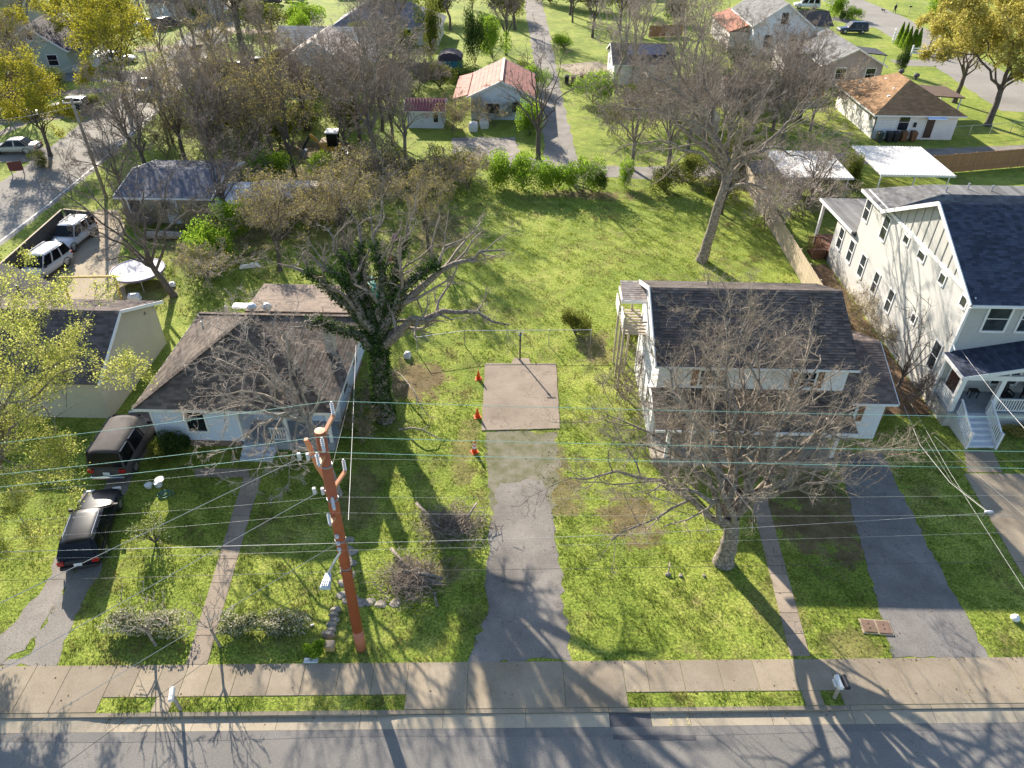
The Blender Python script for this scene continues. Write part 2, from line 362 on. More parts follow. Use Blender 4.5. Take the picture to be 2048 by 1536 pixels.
def stepping(name, a0, a1, b0, b1, n, z=0.02, m=M_conc, seed=0):
    """a walk of n panels between two edge lines a0-a1 (left) and b0-b1 (right)"""
    w = bpy.data.objects.new(name, None); C.objects.link(w); struct(w); r = random.Random(seed)
    L = lambda p,q,t: (p[0]+(q[0]-p[0])*t, p[1]+(q[1]-p[1])*t)
    PAVED.append([a0,a1,b1,b0])
    for i in range(n):
        t0,t1 = i/n+0.0008, (i+1)/n-0.0008; p = [L(a0,a1,t0), L(b0,b1,t0), L(b0,b1,t1), L(a0,a1,t1)]
        MB().prism(p if (p[1][0]-p[0][0])*(p[2][1]-p[1][1])-(p[1][1]-p[0][1])*(p[2][0]-p[1][0]) > 0 else p[::-1], -0.06, z+r.uniform(-.006,.006)).build('panel', m, w, bevel=0.008)
    return w
stepping('front_walk', (-12.83, 16.34), (-13.89, 26.84), (-12.01, 16.36), (-13.01, 26.86), 8, seed=2, m=M_slab)
stepping('front_walk', (10.99, 17.38), (11.53, 26.55), (11.77, 17.40), (12.33, 26.57), 9, seed=3, m=M_slab)
stepping('porch_walk', (23.22, 28.36), (23.87, 30.13), (25.04, 28.42), (25.41, 30.18), 2, seed=4)
stepping('side_path', (-16.33, 26.76), (-16.57, 27.42), (-13.57, 26.85), (-13.81, 27.47), 3, seed=5, m=M_slab)
sheet('concrete_pad', [(-2.06, 30.87), (2.25, 31.18), (2.20, 37.45), (-2.19, 37.30)], 0.05, M_slab, 0.02, th=0.12)
sheet('pad_step', [(-0.58, 37.19), (0.65, 37.23), (0.53, 37.99), (-0.41, 37.96)], 0.045, M_slab, 0.03, th=0.1)
sheet('parking_pad', [(-31.91, 43.39), (-27.13, 43.57), (-30.92, 50.22), (-32.98, 56.02), (-35.20, 59.52), (-37.12, 59.44), (-36.04, 55.89)], 0.03, paving('tan_concrete', (0.33,0.27,0.19), (0.43,0.36,0.26), grit=0.3, patch=0.4), 0.03, th=0.06)
sheet('dirt_lot', [(-35.63, 43.94), (-31.50, 44.09), (-36.34, 57.38), (-39.15, 58.29), (-39.44, 53.37)], 0.012, M_dirt, 0.2)
M_mulch = paving('leaf_mulch', (0.11,0.07,0.04), (0.22,0.145,0.085), grit=0.9, patch=1.2, stain=(0.06,0.07,0.025))
sheet('planting_bed', [(19.9,33.0),(23.5,33.0),(23.5,51.5),(22.0,51.5),(21.2,41.0),(20.2,40.5)], 0.012, M_mulch, 0.15)
# side street on the left, alleys behind, the curved road beyond
SLX = [(-41.0,20), (-41.2,60), (-41.8,72), (-43.5,92), (-47.0,116), (-52.5,160), (-62,230)]; SLW = 7.3
def ribbon(name, line, w, z, m, amp=0.1):
    l, r_ = [], []
    for i,p in enumerate(line):
        a0 = line[max(i-1,0)]; a1 = line[min(i+1,len(line)-1)]; d = math.hypot(a1[0]-a0[0],a1[1]-a0[1]); nx,ny = -(a1[1]-a0[1])/d, (a1[0]-a0[0])/d
        ww = w[i] if hasattr(w,'__len__') else w
        l.append((p[0]+nx*ww/2,p[1]+ny*ww/2)); r_.append((p[0]-nx*ww/2,p[1]-ny*ww/2))
    return sheet(name, r_ + l[::-1], z, m, amp, 1.0)
side = ribbon('side_street', [(x-SLW/2,y) for x,y in SLX], SLW, 0.004, M_asph, 0.12)
b = MB()
for i in range(len(SLX)-3):
    for off in (0.45,):
        (x0,y0),(x1,y1) = SLX[i],SLX[i+1]; b.add([(x0-off,y0,.009),(x0-off-.12,y0,.009),(x1-off-.12,y1,.009),(x1-off,y1,.009)], [(3,2,1,0)])
b.build('edge_line', M_paint, side)
ribbon('cross_street', [(-46,104),(-58,103.5),(-75,101),(-120,98)], 5.5, 0.008, M_asph, 0.12)
ribbon('alley', [(3.8,69.5),(3.6,80),(3.2,95),(2.9,108),(2.2,130),(1.4,157),(0,210)], [3.6,3.2,3.0,3.0,3.4,3.6,3.6], 0.006, M_gravel, 0.2)
ribbon('back_alley', [(-3.5,74),(4,71.2),(12,70.6),(22,72.5),(33,75.6),(45,77.5),(56,79.5),(75,82)], [4.0,3.4,3.2,3.2,3.6,3.8,3.8,3.8], 0.010, M_gravel, 0.2)
sheet('parking_pad', [(-7.91, 80.36), (-1.10, 80.71), (-0.49, 75.91), (-2.49, 73.27), (-7.31, 73.33)], 0.014, M_gravel, 0.25)
ribbon('curved_road', [(65.31, 201.24), (65.94, 173.44), (67.00, 156.86), (66.28, 137.82), (65.01, 121.17), (63.88, 106.16), (62.93, 93.43)], 9.0, 0.006, M_asph, 0.15)
ribbon('driveway', [(55.03, 118.00), (61.14, 118.39)], 4.0, 0.012, M_asph, 0.1)
ribbon('driveway', [(5.48, 110.74), (11.75, 113.45)], 6.0, 0.012, M_conc, 0.1)
ribbon('driveway', [(55.84, 156.00), (61.59, 144.64)], 3.2, 0.012, M_asph, 0.1)
ribbon('footpath', [(-48.5,96),(-49.6,112),(-54,140)], 1.6, 0.012, M_conc, 0.05)
ribbon('driveway', [(-59.74, 83.88), (-50.77, 87.85)], 4.2, 0.013, M_conc, 0.1)
ribbon('footpath', [(-57.05, 78.36), (-56.29, 84.07)], 1.3, 0.02, M_conc, 0.05)
ribbon('driveway', [(-54.11, 72.53), (-47.80, 73.13)], 4.4, 0.014, M_asph, 0.1)
ribbon('driveway', [(-60.32, 94.58), (-50.44, 97.96)], 2.5, 0.015, M_conc, 0.1)
ribbon('driveway', [(-59.86, 119.56), (-48.59, 121.34)], 4.0, 0.012, M_conc, 0.1)
ribbon('driveway', [(-53.50, 134.16), (-37.93, 132.84)], 3.5, 0.016, M_conc, 0.1)
ribbon('footpath', [(-71.21, 159.16), (-52.44, 159.03)], 5.0, 0.017, M_conc, 0.1)

# ------------------------------------------------------------------ houses
def wthing(name, label, cat, loc, group=None):
    """a thing at its base whose parts are given in world coordinates"""
    t = thing(name, label, cat, loc, 0.0, group); t['at'] = 1; return t
_link = link
def link(name, me, material, parent=None, smooth=False, bevel=0.0):
    o = _link(name, me, material, parent, smooth, bevel)
    if parent is not None and parent.get('at') and parent.type == 'EMPTY': o.matrix_parent_inverse = Matrix.Translation(-parent.location)
    return o

def shingle_mesh(planes, tabw=0.32, course=0.16, seed=0, lift=0.012):
    """overlapping courses of separate tabs on every roof plane (eaveL, eaveR, ridgeR, ridgeL)"""
    r = random.Random(seed); V = []; F = []
    for pl in planes:
        eL,eR,rR,rL = [Vector(p) for p in pl]; u = (eR-eL).normalized(); n = u.cross(((rL+rR)/2-(eL+eR)/2)).normalized()
        if n.z < 0: n = -n
        s = n.cross(u); s = s if s.z > 0 else -s
        slope = (rL-eL).dot(s); nc = max(1, int(slope/course)); W = (eR-eL).length; lu = (rL-eL).dot(u); ru = (rR-eL).dot(u)
        for j in range(nc):
            v0 = j/nc; v1 = min(1.0, (j+1.12)/nc); a0,b0 = lu*v0, W+(ru-W)*v0; a1,b1 = lu*v1, W+(ru-W)*v1
            x = min(a0,a1) - r.random()*tabw
            while x < max(b0,b1):
                w = tabw*r.uniform(0.93,1.07); l0,h0 = max(x,a0),min(x+w-0.008,b0); l1,h1 = max(x,a1),min(x+w-0.008,b1)
                x += w
                if h0 <= l0: continue
                if h1 <= l1: l1 = h1 = min(max((l0+h0)/2,a1),b1)
                q = lift*r.uniform(0.8,1.5); b0p = eL + s*(slope*v0); b1p = eL + s*(slope*v1); k = len(V)
                V += [b0p+u*l0+n*q, b0p+u*h0+n*q, b1p+u*h1+n*0.004, b1p+u*l1+n*0.004, b0p+u*l0, b0p+u*h0]
                F += [(k,k+1,k+2,k+3), (k+4,k+5,k+1,k)]
    m = MB(); m.v = [tuple(p) for p in V]; m.f = F; return m
def roofset(parent, planes, m, tabs=None, th=0.14, seed=0, name='roof', under=None):
    b = MB()
    for pl in planes:
        q = [Vector(p) for p in pl]; q = [p for i,p in enumerate(q) if i == 0 or (p-q[i-1]).length > 1e-3]
        b.slab(q, th)
    o = b.build(name, under or m, parent)
    if tabs: stuff(shingle_mesh(planes, tabs[0], tabs[1], seed).build('shingles', m, o))
    return o
def window(parent, ax, c, out, a0, a1, z0, z1, rows=2, cols=1, fw=0.09, fm=None, gm=None, name='window', sill=True, label=None):
    """frame with its pane: ax 'x' lies on the plane x=c and runs along y, ax 'y' on y=c along x; out = +1/-1 outward side"""
    fm = fm or WHITE; gm = gm or glass(); P3 = (lambda a,z,d: (c+out*d,a,z)) if ax == 'x' else (lambda a,z,d: (a,c+out*d,z))
    def bx(b, a, aa, z, zz, d0, d1):
        p = P3(a,z,d0); q = P3(aa,zz,d1); b.box(min(p[0],q[0]),min(p[1],q[1]),z,max(p[0],q[0]),max(p[1],q[1]),zz)
    f = MB(); d0,d1 = -0.02,0.05
    bx(f,a0-fw,a0,z0-fw,z1+fw,d0,d1); bx(f,a1,a1+fw,z0-fw,z1+fw,d0,d1); bx(f,a0,a1,z1,z1+fw,d0,d1); bx(f,a0,a1,z0-fw,z0,d0,d1+(0.03 if sill else 0))
    for i in range(1,rows): z = z0+(z1-z0)*i/rows; bx(f,a0,a1,z-0.02,z+0.02,d0,0.035)
    for i in range(1,cols): a = a0+(a1-a0)*i/cols; bx(f,a-0.018,a+0.018,z0,z1,d0,0.032)
    o = f.build(name, fm, parent)
    if label: o['label'] = label
    for i in range(rows):
        g = MB(); zz0 = z0+(z1-z0)*i/rows; zz1 = z0+(z1-z0)*(i+1)/rows; bx(g,a0,a1,zz0,zz1,0.0,0.012); g.build('pane', gm, o)
    return o
def door(parent, ax, c, out, a0, a1, z0, z1, m, fm=None):
    P3 = (lambda a,z,d: (c+out*d,a,z)) if ax == 'x' else (lambda a,z,d: (a,c+out*d,z))
    def bx(b, a, aa, z, zz, d0, d1):
        p = P3(a,z,d0); q = P3(aa,zz,d1); b.box(min(p[0],q[0]),min(p[1],q[1]),z,max(p[0],q[0]),max(p[1],q[1]),zz)
    f = MB(); bx(f,a0-.09,a0,z0,z1+.1,-.02,.06); bx(f,a1,a1+.09,z0,z1+.1,-.02,.06); bx(f,a0,a1,z1,z1+.1,-.02,.06)
    d = MB(); bx(d,a0,a1,z0,z1,0,.03)
    w = (a1-a0)
    for (u0,u1,v0,v1) in ((.14,.44,.1,.42),(.56,.86,.1,.42),(.14,.44,.52,.92),(.56,.86,.52,.92)):
        bx(d,a0+w*u0,a0+w*u1,z0+(z1-z0)*v0,z0+(z1-z0)*v1,.03,.042)
    o = d.build('door', m, parent); f.build('door_frame', fm or WHITE, o)
    k = MB(); p = P3(a1-.1,(z0+z1)/2,.06); k.lathe([(0.0,-.03),(.03,-.02),(.035,0),(.03,.02),(0.0,.03)],p,8); k.build('handle', METAL, o)
    return o
def gable_wall(b, ax, c, th, a0, a1, am, z0, ze0, ze1, zr):
    """pentagon wall plate on plane ax=c (th thick), eaves ze0/ze1 at a0/a1, ridge zr at am"""
    pts = [(a0,z0),(a1,z0),(a1,ze1),(am,zr),(a0,ze0)]
    if ax == 'x': v = [(c,a,z) for a,z in pts] + [(c+th,a,z) for a,z in pts]
    else: v = [(a,c,z) for a,z in pts] + [(a,c+th,z) for a,z in pts]
    n = 5; b.add(v, [tuple(range(n)), tuple(reversed(range(n,2*n)))] + [(i,n+i,n+(i+1)%n,(i+1)%n) for i in range(n)])

WHITE = mat('white_paint', (0.70,0.69,0.665), 0.55, 0.05, 2.0, 0.05, 60)
TRIM = mat('weathered_white_trim', (0.66,0.645,0.60), 0.6, 0.12, 3.0, 0.1, 40)
METAL = mat('dull_metal', (0.32,0.32,0.33), 0.45, 0.1, 4.0, metal=0.8)
GALV = mat('galvanised_metal', (0.55,0.56,0.58), 0.4, 0.12, 5.0, metal=0.7)
SH_BROWN = mat('brown_shingles', (0.125,0.098,0.082), 0.9, 0.2, 0.8, 0.2, 70, island=0.30, spec=0.08)
SH_DARK = mat('charcoal_shingles', (0.085,0.078,0.078), 0.9, 0.2, 0.8, 0.2, 70, island=0.30, spec=0.08)
SH_BLUE = mat('slate_blue_shingles', (0.055,0.063,0.088), 0.9, 0.15, 0.8, 0.2, 70, island=0.32, spec=0.08)
SH_GREY = mat('grey_shingles', (0.17,0.165,0.16), 0.9, 0.15, 0.8, 0.2, 70, island=0.28, spec=0.08)
SH_TAN = mat('tan_brown_shingles', (0.27,0.165,0.09), 0.9, 0.12, 0.8, 0.2, 70, island=0.2, spec=0.08)
FELT = mat('roof_felt', (0.06,0.055,0.052), 0.95, 0.15, 2.0)
BRICK = mat('foundation_brick', (0.23,0.155,0.115), 0.9, 0.25, 6.0, 0.3, 30)
BLOCK = mat('pale_block', (0.50,0.47,0.42), 0.9, 0.15, 3.0, 0.3, 20)
PORCHGREY = mat('porch_grey_paint', (0.30,0.315,0.33), 0.6, 0.08, 3.0)
WOODB = mat('brown_stained_wood', (0.17,0.078,0.042), 0.75, 0.25, 5.0, 0.2, 40)
GREYWOOD = mat('weathered_wood', (0.33,0.285,0.225), 0.85, 0.22, 5.0, 0.25, 40, island=0.18)
SHUT = mat('brown_shutter', (0.20,0.095,0.045), 0.7, 0.2, 8.0)

# --- pale blue bungalow with a pyramid roof, left of the pole
A = wthing('house', 'pale blue bungalow with brown pyramid roof, behind the bare tree left of the pole', 'house', (-14.35,29.1,0))
SID_BLUE = siding('blue_lap_siding', (0.58,0.64,0.72), 0.12)
b = MB().prism([(-18.95,29.15),(-14.5,29.15),(-14.5,30.9),(-9.75,30.9),(-9.75,37.2),(-18.95,37.2)], 0.42, 3.05); b.build('wall', SID_BLUE, A)
b = MB().prism([(-18.9,29.2),(-14.52,29.2),(-14.52,30.95),(-9.8,30.95),(-9.8,37.15),(-18.9,37.15)], 0.0, 0.419); b.build('foundation', BRICK, A)
ap = (-14.35,33.1,5.8); e = [(-19.4,28.5,2.98),(-9.25,28.5,2.98),(-9.25,37.75,2.98),(-19.4,37.75,2.98)]
SH_A = mat('bungalow_shingles', (0.128,0.104,0.086), 0.9, 0.22, 0.7, 0.2, 70, island=0.34, spec=0.08)
rf = roofset(A, [(e[0],e[1],ap,ap),(e[1],e[2],ap,ap),(e[2],e[3],ap,ap),(e[3],e[0],ap,ap)], SH_A, (0.36,0.17), 0.12, 1, under=FELT)
b = MB()
for i in range(4): 
    s = Vector(e[i]); t = Vector(ap); k = int((t-s).length/0.3)
    for j in range(k): p = s.lerp(t,(j+.1)/k); q = s.lerp(t,(j+1.15)/k); b.bar(p+Vector((0,0,.05)), q+Vector((0,0,.03)), 0.26, 0.02)
b.build('hip_caps', SH_A, rf)
b = MB()
for i in range(4): b.bar(Vector(e[i])-Vector((0,0,.09)), Vector(e[(i+1)%4])-Vector((0,0,.09)), 0.06, 0.16)
b.build('gutter', TRIM, rf)
for x,y in ((-18.95,29.15),(-14.5,29.15),(-9.75,30.9)): MB().box(x-.06,y-.06,.42,x+.06,y+.06,2.95).build('corner_board', WHITE, A)
w0 = (-17.22, 1.03); w1 = (-16.04, 2.47)
window(A, 'y', 29.15, -1, w0[0], w0[0]+0.95, w0[1]+0.05, w0[1]+1.75, 2, 1, 0.12)
window(A, 'y', 30.9, -1, -11.6, -10.5, 1.2, 2.5, 2, 1, 0.1); door(A, 'y', 30.9, -1, -13.9, -13.0, 0.5, 2.5, WHITE)
window(A, 'x', -9.75, 1, 32.2, 33.2, 1.2, 2.5, 2); window(A, 'x', -9.75, 1, 34.8, 35.8, 1.2, 2.5, 2)
MB().box(-14.48,29.0,0.0,-9.7,30.88,0.46).build('porch_floor', PORCHGREY, A)
for x in (-12.1,-9.85):
    MB().box(x-.08,29.1,.46,x+.08,29.26,2.9).build('porch_post', WHITE, A)
for i in range(7): MB().box(-13.0+.13*i,29.14,.62,-12.96+.13*i,29.18,1.3).build('baluster', WHITE, A)
for z in (.55,1.3): MB().box(-13.05,29.12,z,-12.1,29.20,z+.06).build('rail', WHITE, A)
st = PORCHGREY
for i in range(3): MB().box(-14.45,28.02+.32*i,0.0,-12.75,28.36+.32*i,0.15*(i+1)).build('step', mat('painted_steps', (0.46,0.49,0.53),0.6,0.12,4.0), A, bevel=0.015)
b = MB().cbox((-10.35,33.2,4.35),(0.48,0.62,1.7)); b.cbox((-10.35,33.2,5.22),(0.58,0.72,0.09)); b.build('chimney', mat('whitewashed_brick', (0.40,0.37,0.32),0.9,0.3,6.0,0.3,25), A)
for x,y,z in ((-14.6,34.2,5.45),(-13.9,34.5,5.3)):
    b = MB().lathe([(.1,-.35),(.1,0),(.2,.02),(.26,.12),(.24,.26),(.14,.36),(0.02,.4)], (x,y,z), 12); b.build('roof_vent', GALV, A)
for x,y,h in ((-18.0,35.0,3.9),(-17.0,36.2,4.2)): MB().tube([(x,y,h-.5),(x,y,h+.25)],.05,8).build('vent_pipe', TRIM, A)
MB().box(-16.2,37.25,0.0,-9.9,40.9,3.0).build('rear_wall', SID_BLUE, A)
q = [(-16.5,41.3,3.12),(-9.6,41.3,3.12),(-9.6,37.5,3.38),(-16.5,37.5,3.38)]
roofset(A, [(q[1],q[0],q[3],q[2])], mat('addition_shingles', (0.21,0.155,0.115),0.9,0.15,0.8,0.2,60,island=0.2), (0.4,0.2), 0.12, 2, name='rear_roof')
MB().cbox((-17.2,38.7,3.0),(0.9,0.5,0.12)).build('canopy', WHITE, A)

# --- tan house on the left edge, gable end to the right
B = wthing('house', 'tan sided house with dark gable roof beyond the pale green tree on the left edge', 'house', (-30,35,0))
SID_TAN = siding('tan_siding', (0.46,0.40,0.28), 0.13)
b = MB(); gable_wall(b,'x',-22.65,-0.2,31.3,38.9,34.9,0,2.75,2.95,4.62); b.box(-37,31.3,0,-22.86,31.5,2.75); b.box(-37,38.7,0,-22.86,38.9,2.9); gable_wall(b,'x',-36.9,-0.2,31.3,38.9,34.9,0,2.75,2.95,4.62)
b.build('wall', SID_TAN, B)
rl = (-37.3,34.9,4.78); rr = (-22.35,34.9,4.78)
SH_B = mat('dark_house_shingles', (0.105,0.085,0.078), 0.9, 0.2, 0.8, 0.2, 70, island=0.3, spec=0.08)
r2 = roofset(B, [((-37.3,30.9,2.66),(-22.35,30.9,2.66),rr,rl), ((-22.35,39.4,2.82),(-37.3,39.4,2.82),rl,rr)], SH_B, (0.36,0.18), 0.1, 3)
b = MB(); b.bar((-22.33,30.88,2.6),(-22.33,34.9,4.72),0.05,0.18); b.bar((-22.33,39.42,2.76),(-22.33,34.9,4.72),0.05,0.18); b.build('rake_trim', WHITE, r2)
MB().tube([(-26.8,36.2,4.1),(-26.8,36.2,4.65)],.06,8).build('vent_pipe', METAL, B)
b = MB().lathe([(.0,-.02),(.09,0),(.09,.05),(0,.06)],(-22.62,37.6,3.0),10,'X'); b.build('wall_light', METAL, B)

# --- small shingled shed roof behind it
S = wthing('shed', 'small shed with dark shingled roof at the left edge below the silver cars', 'shed', (-32.5,41.0,0))
MB().prism([(-30.4,41.2),(-30.6,38.9),(-36.5,40.6),(-34.6,43.0)][::-1], 0, 2.3).build('wall', SID_TAN, S)
roofset(S, [((-30.2,38.4,2.2),(-29.8,41.6,2.4),(-34.6,43.7,3.0),(-38.0,42.2,3.1))], SH_DARK, (0.42,0.24), 0.12, 4)
MB().bar((-30.2,38.4,2.12),(-29.78,41.6,2.32),0.06,0.16).build('rake_trim', WHITE, S)
MB().tube([(-31.6,40.0,2.1),(-31.6,40.0,3.4)],.07,8).build('vent_pipe', mat('black_pipe',(0.02,0.02,0.022),0.5), S)

# --- white one-and-a-half storey house right of the drive
D = wthing('house', 'white one and a half storey house with charcoal roof and long front porch', 'house', (11.8,30.4,0))
SID_WHITE = siding('white_siding', (0.66,0.65,0.635), 0.16)
b = MB(); gable_wall(b,'x',7.0,0.2,30.5,37.1,34.3,0,5.25,5.85,6.95); gable_wall(b,'x',16.55,-0.2,30.5,37.1,34.3,0,5.25,5.85,6.95)
b.box(7.2,30.5,2.9,16.35,30.7,5.25); b.box(7.2,36.9,0,16.35,37.1,5.85); b.build('wall', SID_WHITE, D)
MB().box(7.2,30.52,0.5,16.35,30.72,2.9).build('porch_wall', mat('beige_stucco', (0.40,0.36,0.30),0.9,0.1,2.0,0.2,30), D)
r4 = roofset(D, [((6.72,30.0,5.2),(16.8,30.0,5.2),(16.8,34.3,7.22),(6.72,34.3,7.22)), ((16.8,37.45,5.92),(6.72,37.45,5.92),(6.72,34.3,7.22),(16.8,34.3,7.22))], mat('dark_house_roof', (0.095,0.08,0.072),0.9,0.2,0.8,0.2,70,island=0.3,spec=0.08), (0.34,0.165), 0.12, 5, under=FELT)
r4.data.materials[0] = FELT
b = MB(); b.bar((6.70,29.98,5.12),(6.70,34.3,7.14),0.06,0.22); b.bar((6.70,37.45,5.85),(6.70,34.3,7.14),0.06,0.22); b.bar((6.72,29.97,5.1),(16.8,29.97,5.1),0.05,0.12); b.build('rake_trim', WHITE, r4)
b = MB().lathe([(.13,0),(.13,.05),(.05,.06),(.05,.3)],(10.2,36.0,6.45),10); b.build('roof_vent', METAL, D)
pe = roofset(D, [((6.75,28.05,2.72),(16.7,28.05,2.72),(16.7,30.5,3.5),(6.75,30.5,3.5))], mat('porch_roof_shingles', (0.095,0.075,0.062),0.9,0.25,0.9,0.2,70,island=0.35), (0.34,0.165), 0.1, 6, name='porch_roof')
b = MB(); b.bar((6.75,28.02,2.64),(16.7,28.02,2.64),0.1,0.13); b.build('gutter', WHITE, pe)
MB().box(6.95,28.4,0,16.4,30.5,0.5).build('porch_floor', mat('porch_concrete', (0.33,0.29,0.235),0.9,0.15,1.5,0.2,30), D)
for p in ((7.59, 29.05), (10.88, 28.95), (12.97, 28.90), (16.06, 29.31)):
    x = p[0]; MB().box(x-.09,28.5,.5,x+.09,28.68,2.62).build('porch_post', WHITE, D)
for x0,x1 in ((9.15,9.95),(14.15,14.95)):
    window(D, 'y', 30.5, -1, x0, x1, 3.72, 4.62, 2, 1, 0.1)
    for xs in (x0-.42,x1+.12): MB().box(xs,30.44,3.68,xs+.3,30.5,4.68).build('shutter', SHUT, D)
window(D, 'y', 30.52, -1, 8.6, 9.7, 1.2, 2.4, 2, 2); window(D, 'y', 30.52, -1, 14.2, 15.4, 1.2, 2.4, 2, 2); door(D, 'y', 30.52, -1, 11.9, 12.85, .5, 2.55, WHITE)
window(D, 'x', 7.0, -1, 32.1, 32.9, 4.0, 5.0, 2, 1, .1); window(D, 'x', 7.0, -1, 31.4, 32.3, 1.2, 2.3, 2, 1, .1)
window(D, 'x', 7.0, -1, 34.4, 35.0, 5.5, 6.2, 1, 1, .08)
for i in range(2): MB().box(11.8,27.7+.3*i,0,13.2,28.02+.3*i,.17*(i+1)).build('step', M_conc, D)
# right-hand wing
b = MB(); gable_wall(b,'x',19.3,-0.2,30.9,37.2,34.1,0,2.85,2.85,4.1); b.box(16.56,30.9,0,19.1,31.1,2.85); b.box(16.56,37.0,0,19.1,37.2,2.85); b.build('wing_wall', SID_WHITE, D)
rw = roofset(D, [((16.58,30.4,2.82),(19.6,30.4,2.82),(19.6,34.1,4.28),(16.58,34.1,4.28)), ((19.6,37.6,2.82),(16.58,37.6,2.82),(16.58,34.1,4.28),(19.6,34.1,4.28))], mat('wing_shingles', (0.135,0.10,0.083),0.9,0.2,0.8,0.2,70,island=0.3), (0.34,0.165), 0.1, 8, name='wing_roof')
b = MB(); b.bar((16.8,30.37,2.73),(19.6,30.37,2.73),0.06,0.12); b.bar((19.62,30.38,2.74),(19.62,34.1,4.2),0.05,0.14); b.build('fascia', WHITE, rw)
window(D, 'y', 30.9, -1, 17.15, 17.75, 1.3, 2.35, 2, 1, .08); MB().box(17.95,30.84,1.25,18.25,30.9,2.42).build('shutter', SHUT, D)
# side landing with a hood on the left wall
L = wthing('side_landing', 'weathered timber landing under a small hood on the white house side wall', 'landing', (6.2,36.4,0))
for i in range(9): MB().box(5.7,34.9+.32*i,3.86,6.98,35.08+.32*i,3.9).build('deck_board', GREYWOOD, L)
for x,y in ((5.75,34.95),(5.75,36.2),(5.75,37.65),(6.5,37.65)): MB().box(x-.06,y-.06,0,x+.06,y+.06,4.85).build('post', GREYWOOD, L)
WW = mat('flaking_white_board', (0.62,0.60,0.54),0.8,0.25,7.0)
b = MB(); b.box(5.64,34.9,4.3,5.70,36.2,4.95); b.build('rail_board', WW, L); MB().box(5.52,36.3,4.2,5.58,37.7,4.95).build('rail_board', WW, L)
for i in range(4): MB().box(5.72,34.86,4.0+.22*i,6.95,34.92,4.08+.22*i).build('rail_slat', GREYWOOD, L)
b = MB(); b.box(5.72,34.98,3.7,5.8,37.6,3.85); b.box(6.86,34.98,3.7,6.94,37.6,3.85); b.build('joist', GREYWOOD, L)
hd = roofset(L, [((5.6,35.85,5.55),(6.98,35.85,5.55),(6.98,37.35,5.95),(5.6,37.35,5.95))], mat('hood_shingles', (0.36,0.30,0.26),0.9,0.2,4.0,0.3,60,island=0.25), (0.3,0.16), 0.08, 9, name='hood')
b = MB(); b.box(5.55,35.78,5.36,6.98,35.86,5.54); b.box(5.55,35.8,5.4,5.61,37.35,5.6); b.build('hood_trim', WHITE, hd)

# --- large cream two-storey house on the right
E_ = wthing('house', 'large cream two storey house with slate blue roof and white front porch', 'house', (26,34,0))
SID_CREAM = siding('cream_lap_siding', (0.42,0.408,0.378), 0.15, var=0.04)
XE, XR = 23.6, 36.0
b = MB(); b.box(XE,34.1,0.9,XE+.2,48.7,7.0); b.box(XE+.2,34.1,.9,XR,34.3,7.0); b.box(XE+.2,48.5,.9,XR,48.7,7.0); b.box(XE,48.7,0.9,XE+.2,52.2,3.6); b.box(XE+.2,52.0,.9,XR,52.2,3.6); b.build('wall', SID_CREAM, E_)
b = MB().box(XE+.02,34.12,0,XE+.2,52.18,.9); b.box(XE+.2,34.12,0,XR,34.3,.9); b.build('foundation', BLOCK, E_)
ZR, YR = 10.05, 39.6
b = MB(); b.add([(XE+.01,33.9,7.12),(XE+.01,45.3,7.12),(XE+.01,YR,9.85),(XE+.2,33.9,7.12),(XE+.2,45.3,7.12),(XE+.2,YR,9.85)], [(0,2,1),(3,4,5),(0,1,4,3),(1,2,5,4),(2,0,3,5)]); b.build('gable_panel', mat('cream_panel', (0.42,0.408,0.378),0.6,0.04,2.0), E_)
for i in range(13):
    y = 34.75 + i*0.82; zt = 7.15 + 2.7*(1-abs(y-YR)/5.7); MB().box(XE-.025,y-.03,7.2,XE+.01,y+.03,zt).build('batten', mat('batten_paint',(0.30,0.29,0.265),0.6,0.05), E_)
b = MB(); b.box(XE-.06,33.85,6.98,XE+.0,48.75,7.19); b.build('belt_trim', WHITE, E_)
re = roofset(E_, [((XE-.35,33.55,6.98),(XR,33.55,6.98),(XR,YR,ZR),(XE-.35,YR,ZR)), ((XR,45.6,6.98),(XE-.35,45.6,6.98),(XE-.35,YR,ZR),(XR,YR,ZR))], SH_BLUE, (0.34,0.17), 0.14, 11, under=FELT)
b = MB(); b.bar((XE-.37,33.52,6.9),(XE-.37,YR,ZR-.09),0.06,0.24); b.bar((XE-.37,45.6,6.9),(XE-.37,YR,ZR-.09),0.06,0.24); b.bar((XE-.3,33.5,6.88),(XR,33.5,6.88),0.12,0.14); b.build('rake_trim', WHITE, re)
rb = roofset(E_, [((XE-.35,49.1,7.05),(XE-.35,45.3,7.05),(XE+3.5,46.2,7.9),(XE+3.5,47.9,7.9)), ((XE-.35,45.3,7.05),(XR,45.3,7.05),(XR,46.2,7.9),(XE+3.5,46.2,7.9)), ((XR,49.1,7.05),(XE-.35,49.1,7.05),(XE+3.5,47.9,7.9),(XR,47.9,7.9)), ((XE+3.5,46.2,7.9),(XR,46.2,7.9),(XR,47.9,7.9),(XE+3.5,47.9,7.9))], SH_GREY, (0.36,0.2), 0.12, 12, name='rear_roof')
MB().bar((XE-.37,45.3,6.97),(XE-.37,49.12,6.97),0.05,0.2).build('fascia', WHITE, rb)
for x,y in ((27.5,46.6),(29.2,47.2),(30.6,46.9)): MB().tube([(x,y,7.85),(x,y,8.3)],.06,8).build('vent_pipe', GALV, E_)
